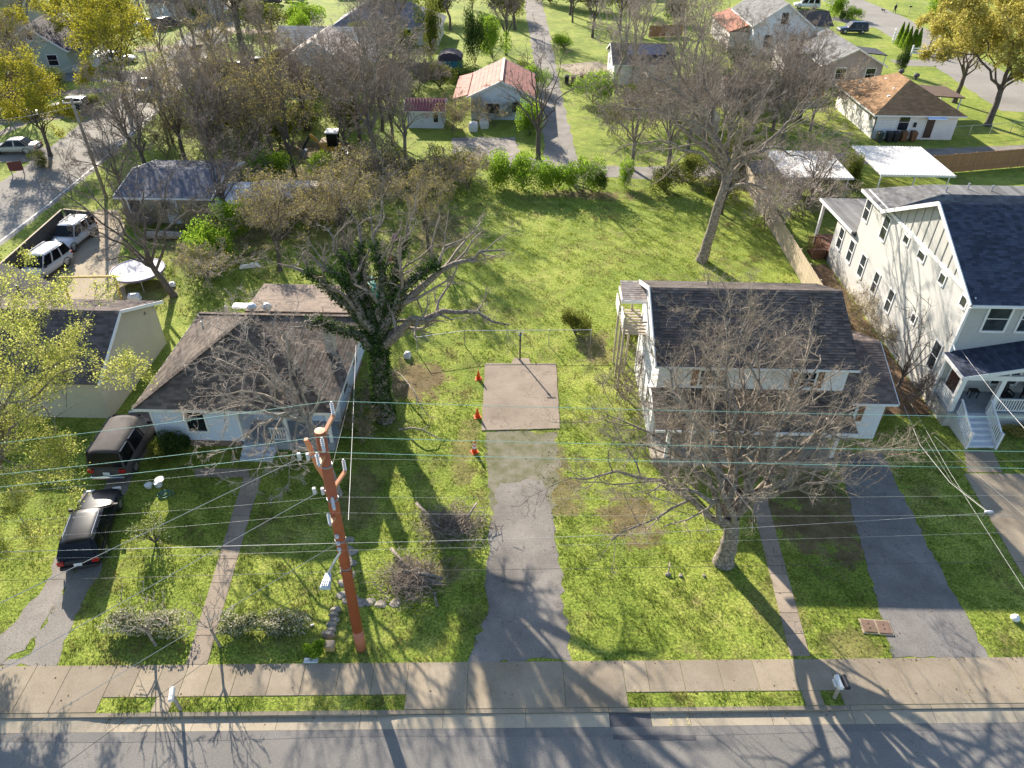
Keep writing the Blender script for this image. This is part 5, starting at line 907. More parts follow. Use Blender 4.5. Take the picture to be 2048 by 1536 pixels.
def car(name, label, loc, head, kind, L, W, H, pm, rails=False, cat='car', wheel=0.34, lens=TAIL, panel=False, group=None):
    """head: direction the nose points (radians from +x)"""
    k = CK[kind]; t = thing(name, label, cat, (loc[0],loc[1],0.0 if len(loc) < 3 else loc[2]), head, group); h = L/2; w = W/2; zl = 0.28
    st = [(-h,0.86,k['deck']*.80),(-h+.10,.95,k['deck']*.94),(-h*.80,1.0,k['deck']),(k['rb']*h+.12,1.0,k['deck']),(-.1*h,1.0,k['belt']-.02),(k['ws']*h,1.0,k['hood']+.03),(h*.72,.98,k['hood']-.05),(h-.12,.92,k['hood']-.16),(h,.80,k['hood']*.66)]
    sec = lambda x,ww,zt: [(x,s*ww*w*a,z) for s,seq in ((1,((0.0,zl),(.80,zl),(.95,zl+.10),(1.0,zl+.30),(.985,zt-.16),(.90,zt-.03),(.5,zt+.02))),(-1,((0.0,zt+.035),(.5,zt+.02),(.90,zt-.03),(.985,zt-.16),(1.0,zl+.30),(.95,zl+.10),(.80,zl)))) for a,z in seq]
    b = MB(); n = 14
    b.add([p for s in st for p in sec(*s)], [(i*n+j,i*n+(j+1)%n,(i+1)*n+(j+1)%n,(i+1)*n+j) for i in range(len(st)-1) for j in range(n)] + [tuple(reversed(range(n))), tuple(range((len(st)-1)*n,len(st)*n))])
    body = b.build('body', pm, t, True); s_ = body.modifiers.new('smooth','SUBSURF'); s_.levels = s_.render_levels = 1
    # cabin
    x1,x2,x3,x4 = k['ws']*h,k['rf']*h,k['rr']*h,k['rb']*h; zb = k['belt']-.06; zt = H; wb = w*.93; wt = w*k['rw']
    prof = [(-1,0),(-.97,.30),(-.90,.62),(-.80,.90),(-.45,.99),(0,1.02),(.45,.99),(.80,.90),(.90,.62),(.97,.30),(1,0)]; stn = [(x1,0.0),(x1+(x2-x1)*.5,.52),(x2+.04,.95),(x2-.25,1.0),((x2+x3)/2,1.0),(x3+.2,.99),(x3,.93),(x3+(x4-x3)*.55,.45),(x4,0.0)]; vs = []; np_ = len(prof)
    for xx,f_ in stn:
        for u_,q_ in prof: vs.append((xx, u_*(wb+(wt/.80-wb)*(f_*q_)*.55) if abs(u_) > .79 else u_*wt/.80, zb+(zt-zb)*min(q_,1.02)*f_))
    c = MB(); c.add(vs, [(i*np_+j,i*np_+j+1,(i+1)*np_+j+1,(i+1)*np_+j) for i in range(len(stn)-1) for j in range(np_-1)])
    cab = c.build('cabin', pm, t, True)
    def lerp(a,b_,f): return tuple(a[i]+(b_[i]-a[i])*f for i in range(3))
    def pane(nm, q, off, ins=0.10):
        cx = tuple(sum(p[i] for p in q)/len(q) for i in range(3)); q = [lerp(p,cx,ins) for p in q]; o = Vector(off); g = MB(); g.add([Vector(p)+o for p in q] + [Vector(p)-o for p in q], [(0,1,2,3),(7,6,5,4),(0,4,5,1),(1,5,6,2),(2,6,7,3),(3,7,4,0)]); return g.build(nm, CGL, cab)
    a1,a2 = (x1,-wb,zb),(x1,wb,zb); r1,r2 = (x2,-wt,zt-.05),(x2,wt,zt-.05); q1,q2 = (x3,-wt,zt-.04),(x3,wt,zt-.04); d1,d2 = (x4,-wb,zb),(x4,wb,zb)
    pane('windscreen',[a1,a2,r2,r1],(.045,0,.035)); pane('rear_window',[d1,d2,q2,q1],(-.045,0,.03))
    nw = {'suv':3,'wagon':3,'sedan':2,'van':3,'pickup':1}[kind]
    for s,(lo0,lo1,hi0,hi1) in ((-1,(a1,d1,r1,q1)),(1,(a2,d2,r2,q2))):
        for i in range(nw):
            f0,f1 = i/nw,(i+1)/nw; pane('side_window',[lerp(lo0,lo1,f0+.02),lerp(lo0,lo1,f1-.02),lerp(hi0,hi1,f1-.02),lerp(hi0,hi1,f0+.02)],(0,s*.05,.012),0.08)
        MB().cbox((x1-.15,s*(w+.08),zb+.12),(.12,.2,.14)).build('mirror', PLAST, t, bevel=.02)
        MB().cbox((h-.07,s*w*.66,k['hood']-.27),(.14,w*.42,.14)).build('headlight', LAMP, t, bevel=.02)
        MB().cbox((-h+.06,s*w*.78,k['deck']*.80),(.12,w*.30,.20)).build('taillight', lens, t, bevel=.02)
        if rails: MB().tube([(x2-.2,s*(wt-.05),zt+.0),(x2-.3,s*(wt-.05),zt+.05),(x3+.3,s*(wt-.05),zt+.05),(x3+.2,s*(wt-.05),zt)],.02,6).build('roof_rail', CHROME, t)
        for x in (h*.62,-h*.60):
            wh = MB().lathe([(wheel*.6,-.10),(wheel*.93,-.11),(wheel,-.07),(wheel,.07),(wheel*.93,.11),(wheel*.6,.10)],(x,s*(w-.15),wheel),18,'Y').build('wheel', RUB, t, True)
            MB().lathe([(.02,-.005),(wheel*.60,0.0),(wheel*.62,.02),(.05,.035)] if s > 0 else [(.05,-.035),(wheel*.62,-.02),(wheel*.60,0),(.02,.005)],(x,s*(w-.05),wheel),14,'Y').build('rim', RIMM, wh)
            MB().tube([(x+math.cos(a_)*(wheel+.07),s*(w*.985),wheel+math.sin(a_)*(wheel+.05)) for a_ in [math.pi*i/8 for i in range(9)]],.035,5).build('wheel_arch', PLAST, t)
    MB().cbox((-h-.02,0,.52),(.14,W*.86,.16)).build('bumper', CHROME if kind == 'van' else PLAST, t, bevel=.04); MB().cbox((h-.0,0,.48),(.14,W*.80,.16)).build('bumper', PLAST, t, bevel=.04)
    MB().cbox((-h-.03,0,k['deck']*.72),(.03,.32,.16)).build('number_plate', PLATE, t)
    if panel: MB().cbox(((x2+x3)/2,0,zt+.02),((x2-x3)*.72,wt*1.5,.015)).build('roof_panel', CGL, t)
    if kind == 'pickup':
        f = MB(); y0 = w*.9; xa,xb = x4-.05,-h+.12; f.box(xb,-y0+.1,k['deck']-.05,xa,y0-.1,k['deck']+.055); f.build('bed', PLAST, t)
    return t
BLACK = mat('black_paint', (0.010,0.010,0.013), .35, .05, 1.5, spec=.3); SILV = paint('silver_paint', (0.48,0.48,0.49), .3); CHAMP = paint('champagne_paint', (0.42,0.39,0.33), .3); WHT = paint('white_car_paint', (0.72,0.72,0.72), .3); NAVY = paint('dark_blue_paint', (0.02,0.03,0.055), .25); DGRY = paint('dark_grey_paint', (0.05,0.05,0.055), .3); PBLU = paint('pale_blue_paint', (0.42,0.50,0.58), .3)
up = R(90)
car('suv', 'glossy black estate car with glass roof on the gravel track, nearest the street', (-19.5,22.9), up+R(13), 'wagon', 4.75, 1.78, 1.46, BLACK, True, wheel=.36)
car('van', 'older dark van with grey brown roof parked beside the blue bungalow', (-20.35,28.55), up+R(2), 'van', 4.9, 1.95, 1.95, mat('faded_dark_paint', (0.07,0.06,0.055), .75, .25, 1.2, spec=.2), cat='van', wheel=.36)
car('suv', 'silver off-road car against the dark fence, behind the other silver car', (-35.58, 52.90), -up+R(-4), 'suv', 4.5, 1.85, 1.72, SILV, True)
car('suv', 'older silver off-road car near the small shed, in front of its twin', (-35.16, 47.78), -up+R(-8), 'suv', 4.6, 1.85, 1.75, SILV, True)
car('sedan', 'champagne sedan on the drive at the left edge', (-51.84, 73.38), R(186), 'sedan', 4.8, 1.82, 1.45, CHAMP)
car('sedan', 'dark sedan on the upper drive at the left edge', (-57.92, 84.92), R(4), 'sedan', 4.8, 1.82, 1.45, DGRY)
car('suv', 'black off-road car half hidden by a shrub on the upper drive', (-53.18, 87.32), R(184), 'suv', 4.6, 1.85, 1.7, BLACK, True)
car('pickup', 'white pickup truck coming down the side street', (-47.70, 95.76), -up+R(8), 'pickup', 5.6, 1.95, 1.85, WHT, cat='pickup', wheel=.38)
car('sedan', 'white car behind the olive tree near the cross street', (-58.47, 111.39), R(8), 'sedan', 4.7, 1.8, 1.45, WHT)
car('sedan', 'pale blue car parked by the top left driveway', (-64.05, 135.05), R(10), 'sedan', 4.7, 1.8, 1.45, PBLU)
car('suv', 'dark car right of the pale blue car at the top left', (-61.23, 136.09), R(60), 'suv', 4.6, 1.85, 1.65, NAVY)
car('suv', 'dark blue car behind the orange board fence', (-38.81, 108.56), R(178), 'suv', 4.7, 1.85, 1.6, NAVY)
car('pickup', 'dark blue pickup on the drive near the curved road', (56.08, 139.55), R(182), 'suv', 5.0, 1.95, 1.85, NAVY, True, cat='pickup', wheel=.38)
car('van', 'white van parked behind the white two storey house', (55.21, 162.77), R(172), 'van', 4.9, 1.95, 1.9, WHT, cat='van')
car('suv', 'dark car parked above the long top hedge', (-50.52, 159.18), R(170), 'suv', 4.6, 1.85, 1.65, DGRY)
car('sedan', 'pale car far behind the long top hedge', (-46.27, 161.78), R(175), 'sedan', 4.6, 1.8, 1.45, SILV)
# ------------------------------------------------------------------ excavator
YEL = mat('machine_yellow', (0.50,0.27,0.03), .5, .2, 5.0); e0 = (-19.49, 73.92)
ex = thing('excavator', 'small yellow excavator with white cab roof behind the dark picket fence', 'excavator', e0, R(2))
for s in (-1,1):
    tr = MB().add([(x,s*.75+d,z) for d in (-.2,.2) for x,z in ((-1.0,.0),(1.0,.0),(1.25,.28),(1.0,.52),(-1.0,.52),(-1.25,.28))], [tuple(range(6)),tuple(reversed(range(6,12)))]+[(i,6+i,6+(i+1)%6,(i+1)%6) for i in range(6)]).build('track', RUB, ex, bevel=.03)
MB().lathe([(.55,.52),(.55,.72)],(0,0,0),16).build('turntable', PLAST, ex)
MB().box(-1.1,-.8,.72,.75,.8,1.15).build('deck', YEL, ex, bevel=.05); MB().box(-1.15,-.8,1.15,-.35,.8,1.65).build('engine_cover', YEL, ex, bevel=.08)
cb = MB()
for x in (-.35,.65):
    for y in (-.62,.62): cb.box(x-.05,y-.05,1.15,x+.05,y+.05,2.45)
cb.build('cab_frame', PLAST, ex); MB().box(-.3,-.57,1.2,.6,.57,2.4).build('cab_glass', CGL, ex); MB().box(-.5,-.75,2.45,.8,.75,2.6).build('cab_roof', WHITE, ex, bevel=.05)
MB().bar((-.8,-.3,1.1),(-2.0,-.5,2.3),.24,.3).build('boom', YEL, ex); MB().bar((-2.0,-.5,2.3),(-2.9,-.6,.9),.2,.24).build('stick', PLAST, ex)
MB().add([(-3.3,-.95,.25),(-2.6,-.95,.1),(-2.5,-.95,.8),(-3.0,-.95,.95),(-3.3,-.3,.25),(-2.6,-.3,.1),(-2.5,-.3,.8),(-3.0,-.3,.95)],[(0,1,2,3),(7,6,5,4),(0,4,5,1),(1,5,6,2),(2,6,7,3),(3,7,4,0)]).build('bucket', METAL, ex)
MB().box(1.5,-.9,.1,1.6,.9,.55).build('blade', GALV, ex); b = MB(); b.bar((.6,-.5,.4),(1.5,-.5,.35),.12); b.bar((.6,.5,.4),(1.5,.5,.35),.12); b.build('blade_arms', PLAST, ex)
# ------------------------------------------------------------------ yard things on the left
tr = thing('trampoline', 'round white trampoline on legs beside the leaning tree', 'trampoline', (-27.77, 46.99))
tm = mat('trampoline_mat', (0.33,0.33,0.38), .7, .1, 3.0); MB().lathe([(0.0,.86),(1.55,.84),(1.75,.85),(1.78,.9),(1.72,.93),(0.02,.88)],(0,0,0),28).build('mat', tm, tr)
MB().tube([(1.82*math.cos(a),1.82*math.sin(a),.88) for a in [2*math.pi*i/28 for i in range(29)]],.085,6).build('rim', mat('purple_grey_pad',(0.20,0.18,0.27),.7), tr)
for i in range(6):
    a = math.pi*i/3; MB().tube([(1.8*math.cos(a),1.8*math.sin(a),.86),(1.85*math.cos(a),1.85*math.sin(a),0)],.03,6).build('leg', GALV, tr)
fr = wthing('timber_frame', 'yellow timber goalpost frame on the parking pad', 'frame', (*(-29.68, 43.95),0)); YW = mat('yellow_timber', (0.42,0.30,0.10), .8, .15, 5.0)
fl,f_r = (-31.23, 43.69),(-27.72, 43.96)
for p in (fl,f_r): MB().bar((p[0],p[1],0),(p[0],p[1],1.95),.12,.12,(0,1,0)).build('post', YW, fr)
MB().bar((fl[0]-.1,fl[1],2.0),(f_r[0]+.1,f_r[1],2.0),.14,.12).build('crossbar', YW, fr)
g = thing('log', 'fallen pale log lying behind the trampoline bush', 'log', (-28.23, 54.02), R(2)); MB().tube([(-1.9,0,.32),(-.6,.05,.34),(1.0,0,.30)],[.34,.33,.28],12).build('trunk_piece', BARKP, g)
for k,(p,c,lab,sz) in enumerate((((-27.01, 44.26),(0.66,0.66,0.68),'folded white laundry rack near the timber frame',(.9,.5,.5)),((-25.20, 46.34),(0.7,0.7,0.72),'crumpled white bag at the foot of the leaning tree',(.5,.4,.3)),((-30.42, 57.43),(0.6,0.65,0.7),'pale blue bin bag by the tan garage wall',(.5,.5,.4)),((-20.53, 49.39),(0.7,0.68,0.62),'white timber offcut behind the bungalow',(1.6,.3,.3)),((-10.71, 46.16),(0.13,0.32,0.22),'pale green plastic slide on the back lawn',(.7,2.2,.8)),((-10.35, 54.58),(0.5,0.25,0.3),'pink toy on the back lawn behind the ivy tree',(.5,.5,.5)),((-11.03, 50.84),(0.62,0.62,0.66),'white toy box on the back lawn',(.5,.5,.4)),((-9.96, 50.63),(0.30,0.08,0.03),'red toy beside the white toy box',(.4,.4,.5)),((-7.07, 37.84),(0.62,0.60,0.56),'white bucket beside the ivy tree trunk',(.45,.45,.4)))):
    o = thing('yard_toy' if 'toy' in lab or 'slide' in lab else 'yard_clutter', lab, 'toy' if 'toy' in lab or 'slide' in lab else 'clutter', p, rnd.uniform(-.4,.4)); x,y,z = sz; mm = mat('clutter_%d' % k, c, .6, .15, 4.0)
    MB().add([(-x/2,-y/2,0),(x/2,-y/2,0),(x/2,y/2,0),(-x/2,y/2,0),(-x*.42,-y*.4,z*.8),(x*.40,-y*.42,z*.7),(x*.38,y*.4,z),(-x*.4,y*.38,z)],[(3,2,1,0),(4,5,6,7),(0,1,5,4),(1,2,6,5),(2,3,7,6),(3,0,4,7)]).build('body', mm, o, bevel=.05); MB().cbox((0,0,z*.95),(x*.4,y*.4,.08),.3).build('top', mm, o, bevel=.02)
# ------------------------------------------------------------------ cones, post and mailboxes
ORG = mat('safety_orange', (0.75,0.09,0.015), .5, .08); WRF = mat('reflective_white', (0.72,0.72,0.72), .4, .05)
for k,(p,lab,h,stripes) in enumerate((((-2.51, 35.71),'plain orange traffic cone at the far left corner of the concrete pad',.62,0),((-2.35, 32.08),'plain orange traffic cone at the near left corner of the concrete pad',.62,0),((-2.34, 29.14),'orange traffic cone with two white bands nearest the street',.70,2))):
    o = thing('traffic_cone', lab, 'cone', p, .3*k, 'orange traffic cones along the pad'); MB().box(-.19,-.19,0,.19,.19,.035).build('base', ORG if stripes else ORG, o, bevel=.01)
    MB().lathe([(.145,.035),(.03,h),(.02,h+.01)],(0,0,0),18).build('cone', ORG, o, True)
    for z0,z1 in ((.30,.42),(.50,.60))[:stripes]:
        f = lambda z: .148-(z-.035)*.115/(h-.035); MB().lathe([(f(z0),z0),(f(z1),z1)],(0,0,0),18).build('band', WRF, o)
o = thing('clothes_post', 'thin dark steel post with a blue ring behind the concrete pad', 'post', (-0.04, 37.81)); MB().tube([(0,0,0),(0,0,2.05)],.05,8).build('pole', mat('rusty_steel',(0.07,0.05,0.045),.7,.3,10.0), o); MB().lathe([(.05,1.78),(.085,1.8),(.085,1.9),(.05,1.92)],(0,0,0),10).build('ring', mat('blue_tape',(0.05,0.14,0.30),.5), o); MB().bar((-.25,0,2.02),(.25,0,2.02),.04).build('crossbar', METAL, o)
def mbox(par, x, m, flag=True):
    b = MB(); n = 9; pr = [(.09*math.cos(math.pi*i/(n-1)),.10+.09*math.sin(math.pi*i/(n-1))) for i in range(n)] + [(-.09,0),(.09,0)]
    b.add([(x+a,-.26,1.02+z) for a,z in pr]+[(x+a,.24,1.02+z) for a,z in pr],[tuple(reversed(range(n+2))),tuple(range(n+2,2*n+4))]+[(i,(i+1)%(n+2),n+2+(i+1)%(n+2),n+2+i) for i in range(n+2)])
    o = b.build('box', m, par, bevel=.01); MB().cbox((x,-.275,1.12),(.15,.02,.16)).build('lid', m, o)
    if flag: MB().cbox((x+.11,.05,1.2),(.015,.05,.18)).build('flag', TAIL, o)
o = thing('mailbox', 'white and black pair of mailboxes on one post by the kerb', 'mailbox', (12.14, 15.62), SA); MB().box(-.05,-.05,0,.05,.05,1.0).build('post', GREYWOOD, o); MB().box(-.3,-.1,.98,.3,.1,1.02).build('shelf', GREYWOOD, o); mbox(o,-.13,WHITE,False); mbox(o,.13,mat('black_enamel',(0.02,0.022,0.028),.35),False); MB().cbox((-.30,-.05,1.1),(.06,.3,.06)).build('paper_tube', TRIM, o)
o = thing('mailbox', 'single weathered mailbox on a leaning post by the left kerb', 'mailbox', (-12.32, 14.50), SA+R(12)); MB().bar((0,0,0),(-.05,0,1.02),.1,.1,(0,1,0)).build('post', GREYWOOD, o); mbox(o,-.05,TRIM,False)
# meter lids, ball, plate
o = thing('meter_box', 'pair of rusty water meter lids in a concrete frame beside the right drive', 'utility lid', (14.92, 18.81), R(-4)); MB().box(-.62,-.36,-.05,.62,.36,.05).build('frame', M_conc, o, bevel=.01)
for x in (-.3,.3):
    l = MB().box(x-.26,-.3,.05,x+.26,.3,.075).build('lid', mat('rusty_lid',(0.17,0.105,0.075),.8,.2,8.0), o, bevel=.008)
    for yy in (-.1,.1): MB().lathe([(.035,.072),(.035,.08)],(x,yy,0),8).build('hole', PLAST, l)
o = thing('bag', 'crumpled white bag on the lawn at the right edge', 'bag', (20.87, 19.34)); r = random.Random(4); MB().lathe([(.02,0),(.14,.03),(.19,.12),(.15,.22),(.05,.27)],(0,0,0),9).build('body', WHITE, o, True); MB().cbox((.02,.02,.28),(.1,.05,.08),.5).build('knot', WHITE, o)
o = thing('plate', 'flat white cover plate at the sidewalk edge by the green mound', 'plate', (-8.00, 16.64), .05); MB().box(-.28,-.1,0,.28,.12,.05).build('cover', WHITE, o, bevel=.01); MB().box(-.05,-.02,.05,.05,.02,.065).build('grip', METAL, o)
o = thing('litter', 'small white scrap below the front hedge', 'scrap', (-8.35, 18.24), .4); MB().cbox((0,0,.04),(.12,.09,.07),.3).build('scrap', WHITE, o, bevel=.02); MB().cbox((.07,.03,.03),(.06,.05,.04),.9).build('fold', WHITE, o)
# stone edging and brick pier by the pole
ROCK = mat('edging_stone', (0.27,0.235,0.19), .95, .3, 5.0, .7, 12)
def rock(par, p, s, seed, name='stone'):
    r = random.Random(seed); b = MB(); n = 7; vs = []
    for z,q in ((0,1.0),(.55,1.05),(1.0,.6)):
        for i in range(n): a = 2*math.pi*i/n; rr = q*r.uniform(.75,1.15); vs.append((p[0]+s[0]*rr*math.cos(a),p[1]+s[1]*rr*math.sin(a),p[2]+s[2]*(z*r.uniform(.85,1.1))))
    b.add(vs,[(i,(i+1)%n,n+(i+1)%n,n+i) for i in range(n)]+[(n+i,n+(i+1)%n,2*n+(i+1)%n,2*n+i) for i in range(n)]+[tuple(range(2*n,3*n))]); return b.build(name, ROCK, par)
o = wthing('stone_edging', 'short row of rough stones between the hedge and the red pole', 'stones', (*(-7.49, 18.07),0))
for i,p in enumerate(((-7.52, 18.99), (-7.55, 18.74), (-7.49, 18.48), (-7.53, 18.26), (-7.48, 18.02), (-7.51, 17.79), (-7.62, 17.83))): rock(o,(p[0],p[1],0),(.22,.15,.22),i)
o = thing('brick_pier', 'small yellow brick pier at the end of the stone row', 'pier', (-7.35, 17.19)); BRK = mat('yellow_brick',(0.46,0.31,0.14),.85,.2,9.0)
for j in range(3):
    for i in range(2): MB().box(-.17+.175*i,-.13,.11*j,-.002+.175*i,.13,.105+.11*j).build('brick', BRK, o, bevel=.008)
MB().box(-.2,-.16,.335,.2,.16,.38).build('cap_stone', M_conc, o, bevel=.01)
o = wthing('flagstone_strip', 'narrow strip of flagstones behind the red pole', 'flagstones', (*(-7.53, 20.87),0))
for i,p in enumerate(((-7.70, 22.88), (-7.69, 22.34), (-7.43, 22.18), (-7.66, 21.76), (-7.35, 21.55), (-7.57, 21.09), (-7.31, 20.88), (-7.52, 20.44), (-7.21, 20.18), (-7.44, 19.81), (-7.12, 19.51), (-6.94, 19.67), (-6.59, 19.42), (-6.18, 19.48), (-5.70, 19.39), (-5.11, 19.46))): rock(o,(p[0],p[1],-.02),(.26,.22,.08),60+i,'flagstone')
o = thing('planter', 'white pots with dry twigs beside the bungalow path', 'planter', (-17.89, 26.10)); MB().lathe([(.02,0),(.16,0),(.22,.28),(.2,.3),(.0,.27)],(0,0,0),14).build('pot', WHITE, o); MB().lathe([(.02,0),(.15,0),(.2,.2),(.16,.22)],(-.45,-.1,0),14).build('pot', WHITE, o); MB().lathe([(.0,.40),(.22,.40),(.23,.43),(0,.42)],(.12,.05,0),16).build('dish', WHITE, o)
hp = [(.42*(1-.03*i)*math.cos(.5*i),.36*(1-.03*i)*math.sin(.5*i),.02+.004*i) for i in range(34)]; tag(MB().tube([((-17.34, 25.49)[0]+x,(-17.34, 25.49)[1]+y,z) for x,y,z in hp],.018,6).build('garden_hose', mat('teal_hose',(0.08,0.25,0.25),.5)), 'coiled teal garden hose on the lawn by the white pots', 'hose')
# brush piles and dead wood
def brush(label, p, seed, rx, ry, h, n, logs):
    rng = np.random.default_rng(seed); o = thing('brush_pile', label, 'brush pile', p, 0, 'brush piles beside the drive')
    a = rng.normal(size=(n,3))*np.array([rx*.5,ry*.5,h*.35]); a[:,2] = np.abs(a[:,2])+.05; d = rng.normal(size=(n,3))*np.array([1,1,.35]); d = nrm(d); L = rng.uniform(.5,1.6,(n,1))*.6; m_ = a+d*L*.5+rng.normal(size=(n,3))*.08; e_ = a+d*L+rng.normal(size=(n,3))*.15
    P_ = np.stack([a,m_,e_],1); P_[:,:,2] = np.maximum(P_[:,:,2],.02); r_ = rng.uniform(.006,.022,(n,1))*np.array([1,.7,.35]); v,f = tubes(P_,r_,3); stuff(np_mesh('twigs', v, f, TWIG, o))
    for (x,y,z,l,az,rad) in logs: c,s = math.cos(az)*l/2,math.sin(az)*l/2; MB().tube([(x-c,y-s,z),(x,y,z+.05),(x+c,y+s,z+.02)],[rad,rad*.95,rad*.8],8).build('log', BARK, o, True)
brush('larger brush pile of dead branches left of the drive', (-3.05, 23.79), 5, 1.5, 1.0, .8, 750, [(-1.2,.4,.35,2.0,-.9,.09),(.9,.5,.6,1.2,1.2,.06)])
brush('nearer brush pile with cut logs left of the drive', (-4.62, 20.55), 6, 1.2, 1.1, .6, 600, [(.9,-.05,.2,1.1,-.3,.10),(.95,.2,.15,1.0,-.25,.09),(.8,.12,.36,.9,-.2,.08),(-.6,1.1,.22,1.5,-.9,.08),(1.2,-.9,.1,.8,-1.3,.05)])
for p,l,az,lab in (((-5.43, 30.34),2.4,-.35,'fallen pale branch below the ivy tree'),((-6.55, 33.98),5.2,-.95,'broken limb leaning from the ivy tree to the grass'),((6.79, 21.56),.6,1.3,'short stick on the lawn left of the big bare tree')):
    rng = np.random.default_rng(int(l*10)); o = thing('fallen_branch', lab, 'branch', p, az); P_ = limb((-l/2,0,.1),(l/2,0,.12),7,rng); v,f = tubes(P_[None],np.linspace(.07,.02,7)[None]*(1.0 if l > 1 else .5),7); np_mesh('stem', v, f, BARKP, o, True); q,r_ = spawn(P_[None],np.full((1,7),.03),7,rng,lr=.3,n=4); q[:,:,2] = np.maximum(q[:,:,2],.02); v,f = tubes(q,r_,4); np_mesh('side_twigs', v, f, TWIGP, o)
for k,(p,lab) in enumerate((((6.70, 21.28),'larger pale rock on the lawn left of the big bare tree'),((7.27, 21.24),'small brown rock on the lawn beside the larger pale one'),((8.29, 21.27),'small grey rock on the lawn nearest the big bare tree'))):
    o = wthing('rock', lab, 'rock', (*p,0), 'rocks on the front lawn'); rock(o,(p[0],p[1],-.01),(.13-.03*k,.10,.11),90+k)

# ------------------------------------------------------------------ houses and sheds behind
def bhouse(name, label, x0, x1, y0, y1, h, rise, roof, wm, rm, over=0.4, wins=(), tabs=None, rz=0.0, cat='house', base=0.0, seed=3):
    """axis-aligned block; roof 'x' gable ridge along x, 'y' ridge along y, 'hip', 'shed' (high at the back)"""
    cx,cy = (x0+x1)/2,(y0+y1)/2; w,d = (x1-x0)/2,(y1-y0)/2; t = thing(name, label, cat, (cx,cy,0), rz); k = rise/(d if roof == 'x' else w); ze = h-over*k; W,D = w+over,d+over
    b = MB(); b.box(-w,-d,base,w,-d+.2,h); b.box(-w,d-.2,base,w,d,h); b.box(-w,-d+.2,base,-w+.2,d-.2,h); b.box(w-.2,-d+.2,base,w,d-.2,h)
    def tri(ax, c, a):
        v = [(c,-a,h),(c,a,h),(c,0,h+rise-.06)] if ax == 'x' else [(-a,c,h),(a,c,h),(0,c,h+rise-.06)]
        o = .15 if c < 0 else -.15; v += [(p[0]+(o if ax == 'x' else 0),p[1]+(0 if ax == 'x' else o),p[2]) for p in v]; b.add(v,[(0,1,2),(5,4,3),(0,3,4,1),(1,4,5,2),(2,5,3,0)])
    H = h+rise
    if roof == 'x': tri('x',-w,d); tri('x',w,d); pl = [((-W,-D,ze),(W,-D,ze),(W,0,H),(-W,0,H)),((W,D,ze),(-W,D,ze),(-W,0,H),(W,0,H))]
    elif roof == 'y': tri('y',-d,w); tri('y',d,w); pl = [((-W,D,ze),(-W,-D,ze),(0,-D,H),(0,D,H)),((W,-D,ze),(W,D,ze),(0,D,H),(0,-D,H))]
    elif roof == 'hip':
        if d >= w: r0,r1 = (0,-D+W,H),(0,D-W,H); pl = [((-W,-D,ze),(W,-D,ze),r0,r0),((W,D,ze),(-W,D,ze),r1,r1),((-W,D,ze),(-W,-D,ze),r0,r1),((W,-D,ze),(W,D,ze),r1,r0)]
        else: r0,r1 = (-W+D,0,H),(W-D,0,H); pl = [((-W,-D,ze),(W,-D,ze),r1,r0),((W,D,ze),(-W,D,ze),r0,r1),((-W,D,ze),(-W,-D,ze),r0,r0),((W,-D,ze),(W,D,ze),r1,r1)]
    else: b.box(-w+.2,d-.3,h,w-.2,d-.1,H-.15); pl = [((-W,-D,h),(W,-D,h),(W,D,H),(-W,D,H))]
    b.build('wall', wm, t); ro = roofset(t, pl, rm, tabs, .13, seed); e = MB()
    for p in pl: e.bar(Vector(p[0])-Vector((0,0,.1)),Vector(p[1])-Vector((0,0,.1)),.05,.15)
    if roof == 'y':
        for s in (-1,1): e.bar((-W,s*D,ze-.08),(0,s*D,H-.08),.05,.2); e.bar((W,s*D,ze-.08),(0,s*D,H-.08),.05,.2)
    if roof == 'x':
        for s in (-1,1): e.bar((s*W,-D,ze-.08),(s*W,0,H-.08),.05,.2); e.bar((s*W,D,ze-.08),(s*W,0,H-.08),.05,.2)
    e.build('trim', WHITE, ro)
    for (sd,a,z,ww,hh,rows) in wins:
        if sd in 'fb': window(t,'y',-d if sd == 'f' else d,-1 if sd == 'f' else 1,a-ww/2,a+ww/2,z,z+hh,rows,1,.1)
        else: window(t,'x',-w if sd == 'l' else w,-1 if sd == 'l' else 1,a-ww/2,a+ww/2,z,z+hh,rows,1,.1)
    return t
def plain(name, col, **k): return mat(name, col, .85, .12, 1.5, .1, 20, **k)
STUC = siding('white_stucco_boards', (0.70,0.68,0.63), .2)
# brown hip roof
F_ = bhouse('house', 'small white house with tan brown hip roof behind the carports', 38.2, 47.0, 82.3, 94.2, 3.0, 2.2, 'hip', STUC, SH_TAN, .55, [('f',-1.35,1.0,1.1,1.7,2),('l',4.6,1.6,.9,1.2,1),('l',-4.6,1.6,.8,1.0,1)], (0.5,0.25))
for x,y in ((.6,2.2),(1.6,.4)): MB().lathe([(.15,0),(.15,.25),(.28,.3),(.33,.45),(.28,.6),(.1,.68)],(x,y,4.75),12).build('roof_vent', mat('dark_turbine',(0.09,0.09,0.09),.5,metal=.5), F_)
for x,y,z in ((-1.2,1.4,4.5),(-1.6,-2.0,4.3),(-3.2,3.6,3.6),(-2.6,-3.4,3.85)): MB().cbox((x,y,z),(.35,.3,.22)).build('roof_box', WHITE, F_)
door(F_,'y',-5.95,-1,1.1,2.0,.2,2.3,mat('dark_brown_door',(0.06,0.04,0.03),.5)); MB().slab([(.7,-5.95,2.75),(2.7,-5.95,2.75),(2.7,-7.0,2.5),(.7,-7.0,2.5)],.06).build('awning', mat('pale_blue_awning',(0.45,0.55,0.72),.5), F_); MB().cbox((-.1,-6.05,1.6),(.25,.15,.5)).build('meter', PLAST, F_)
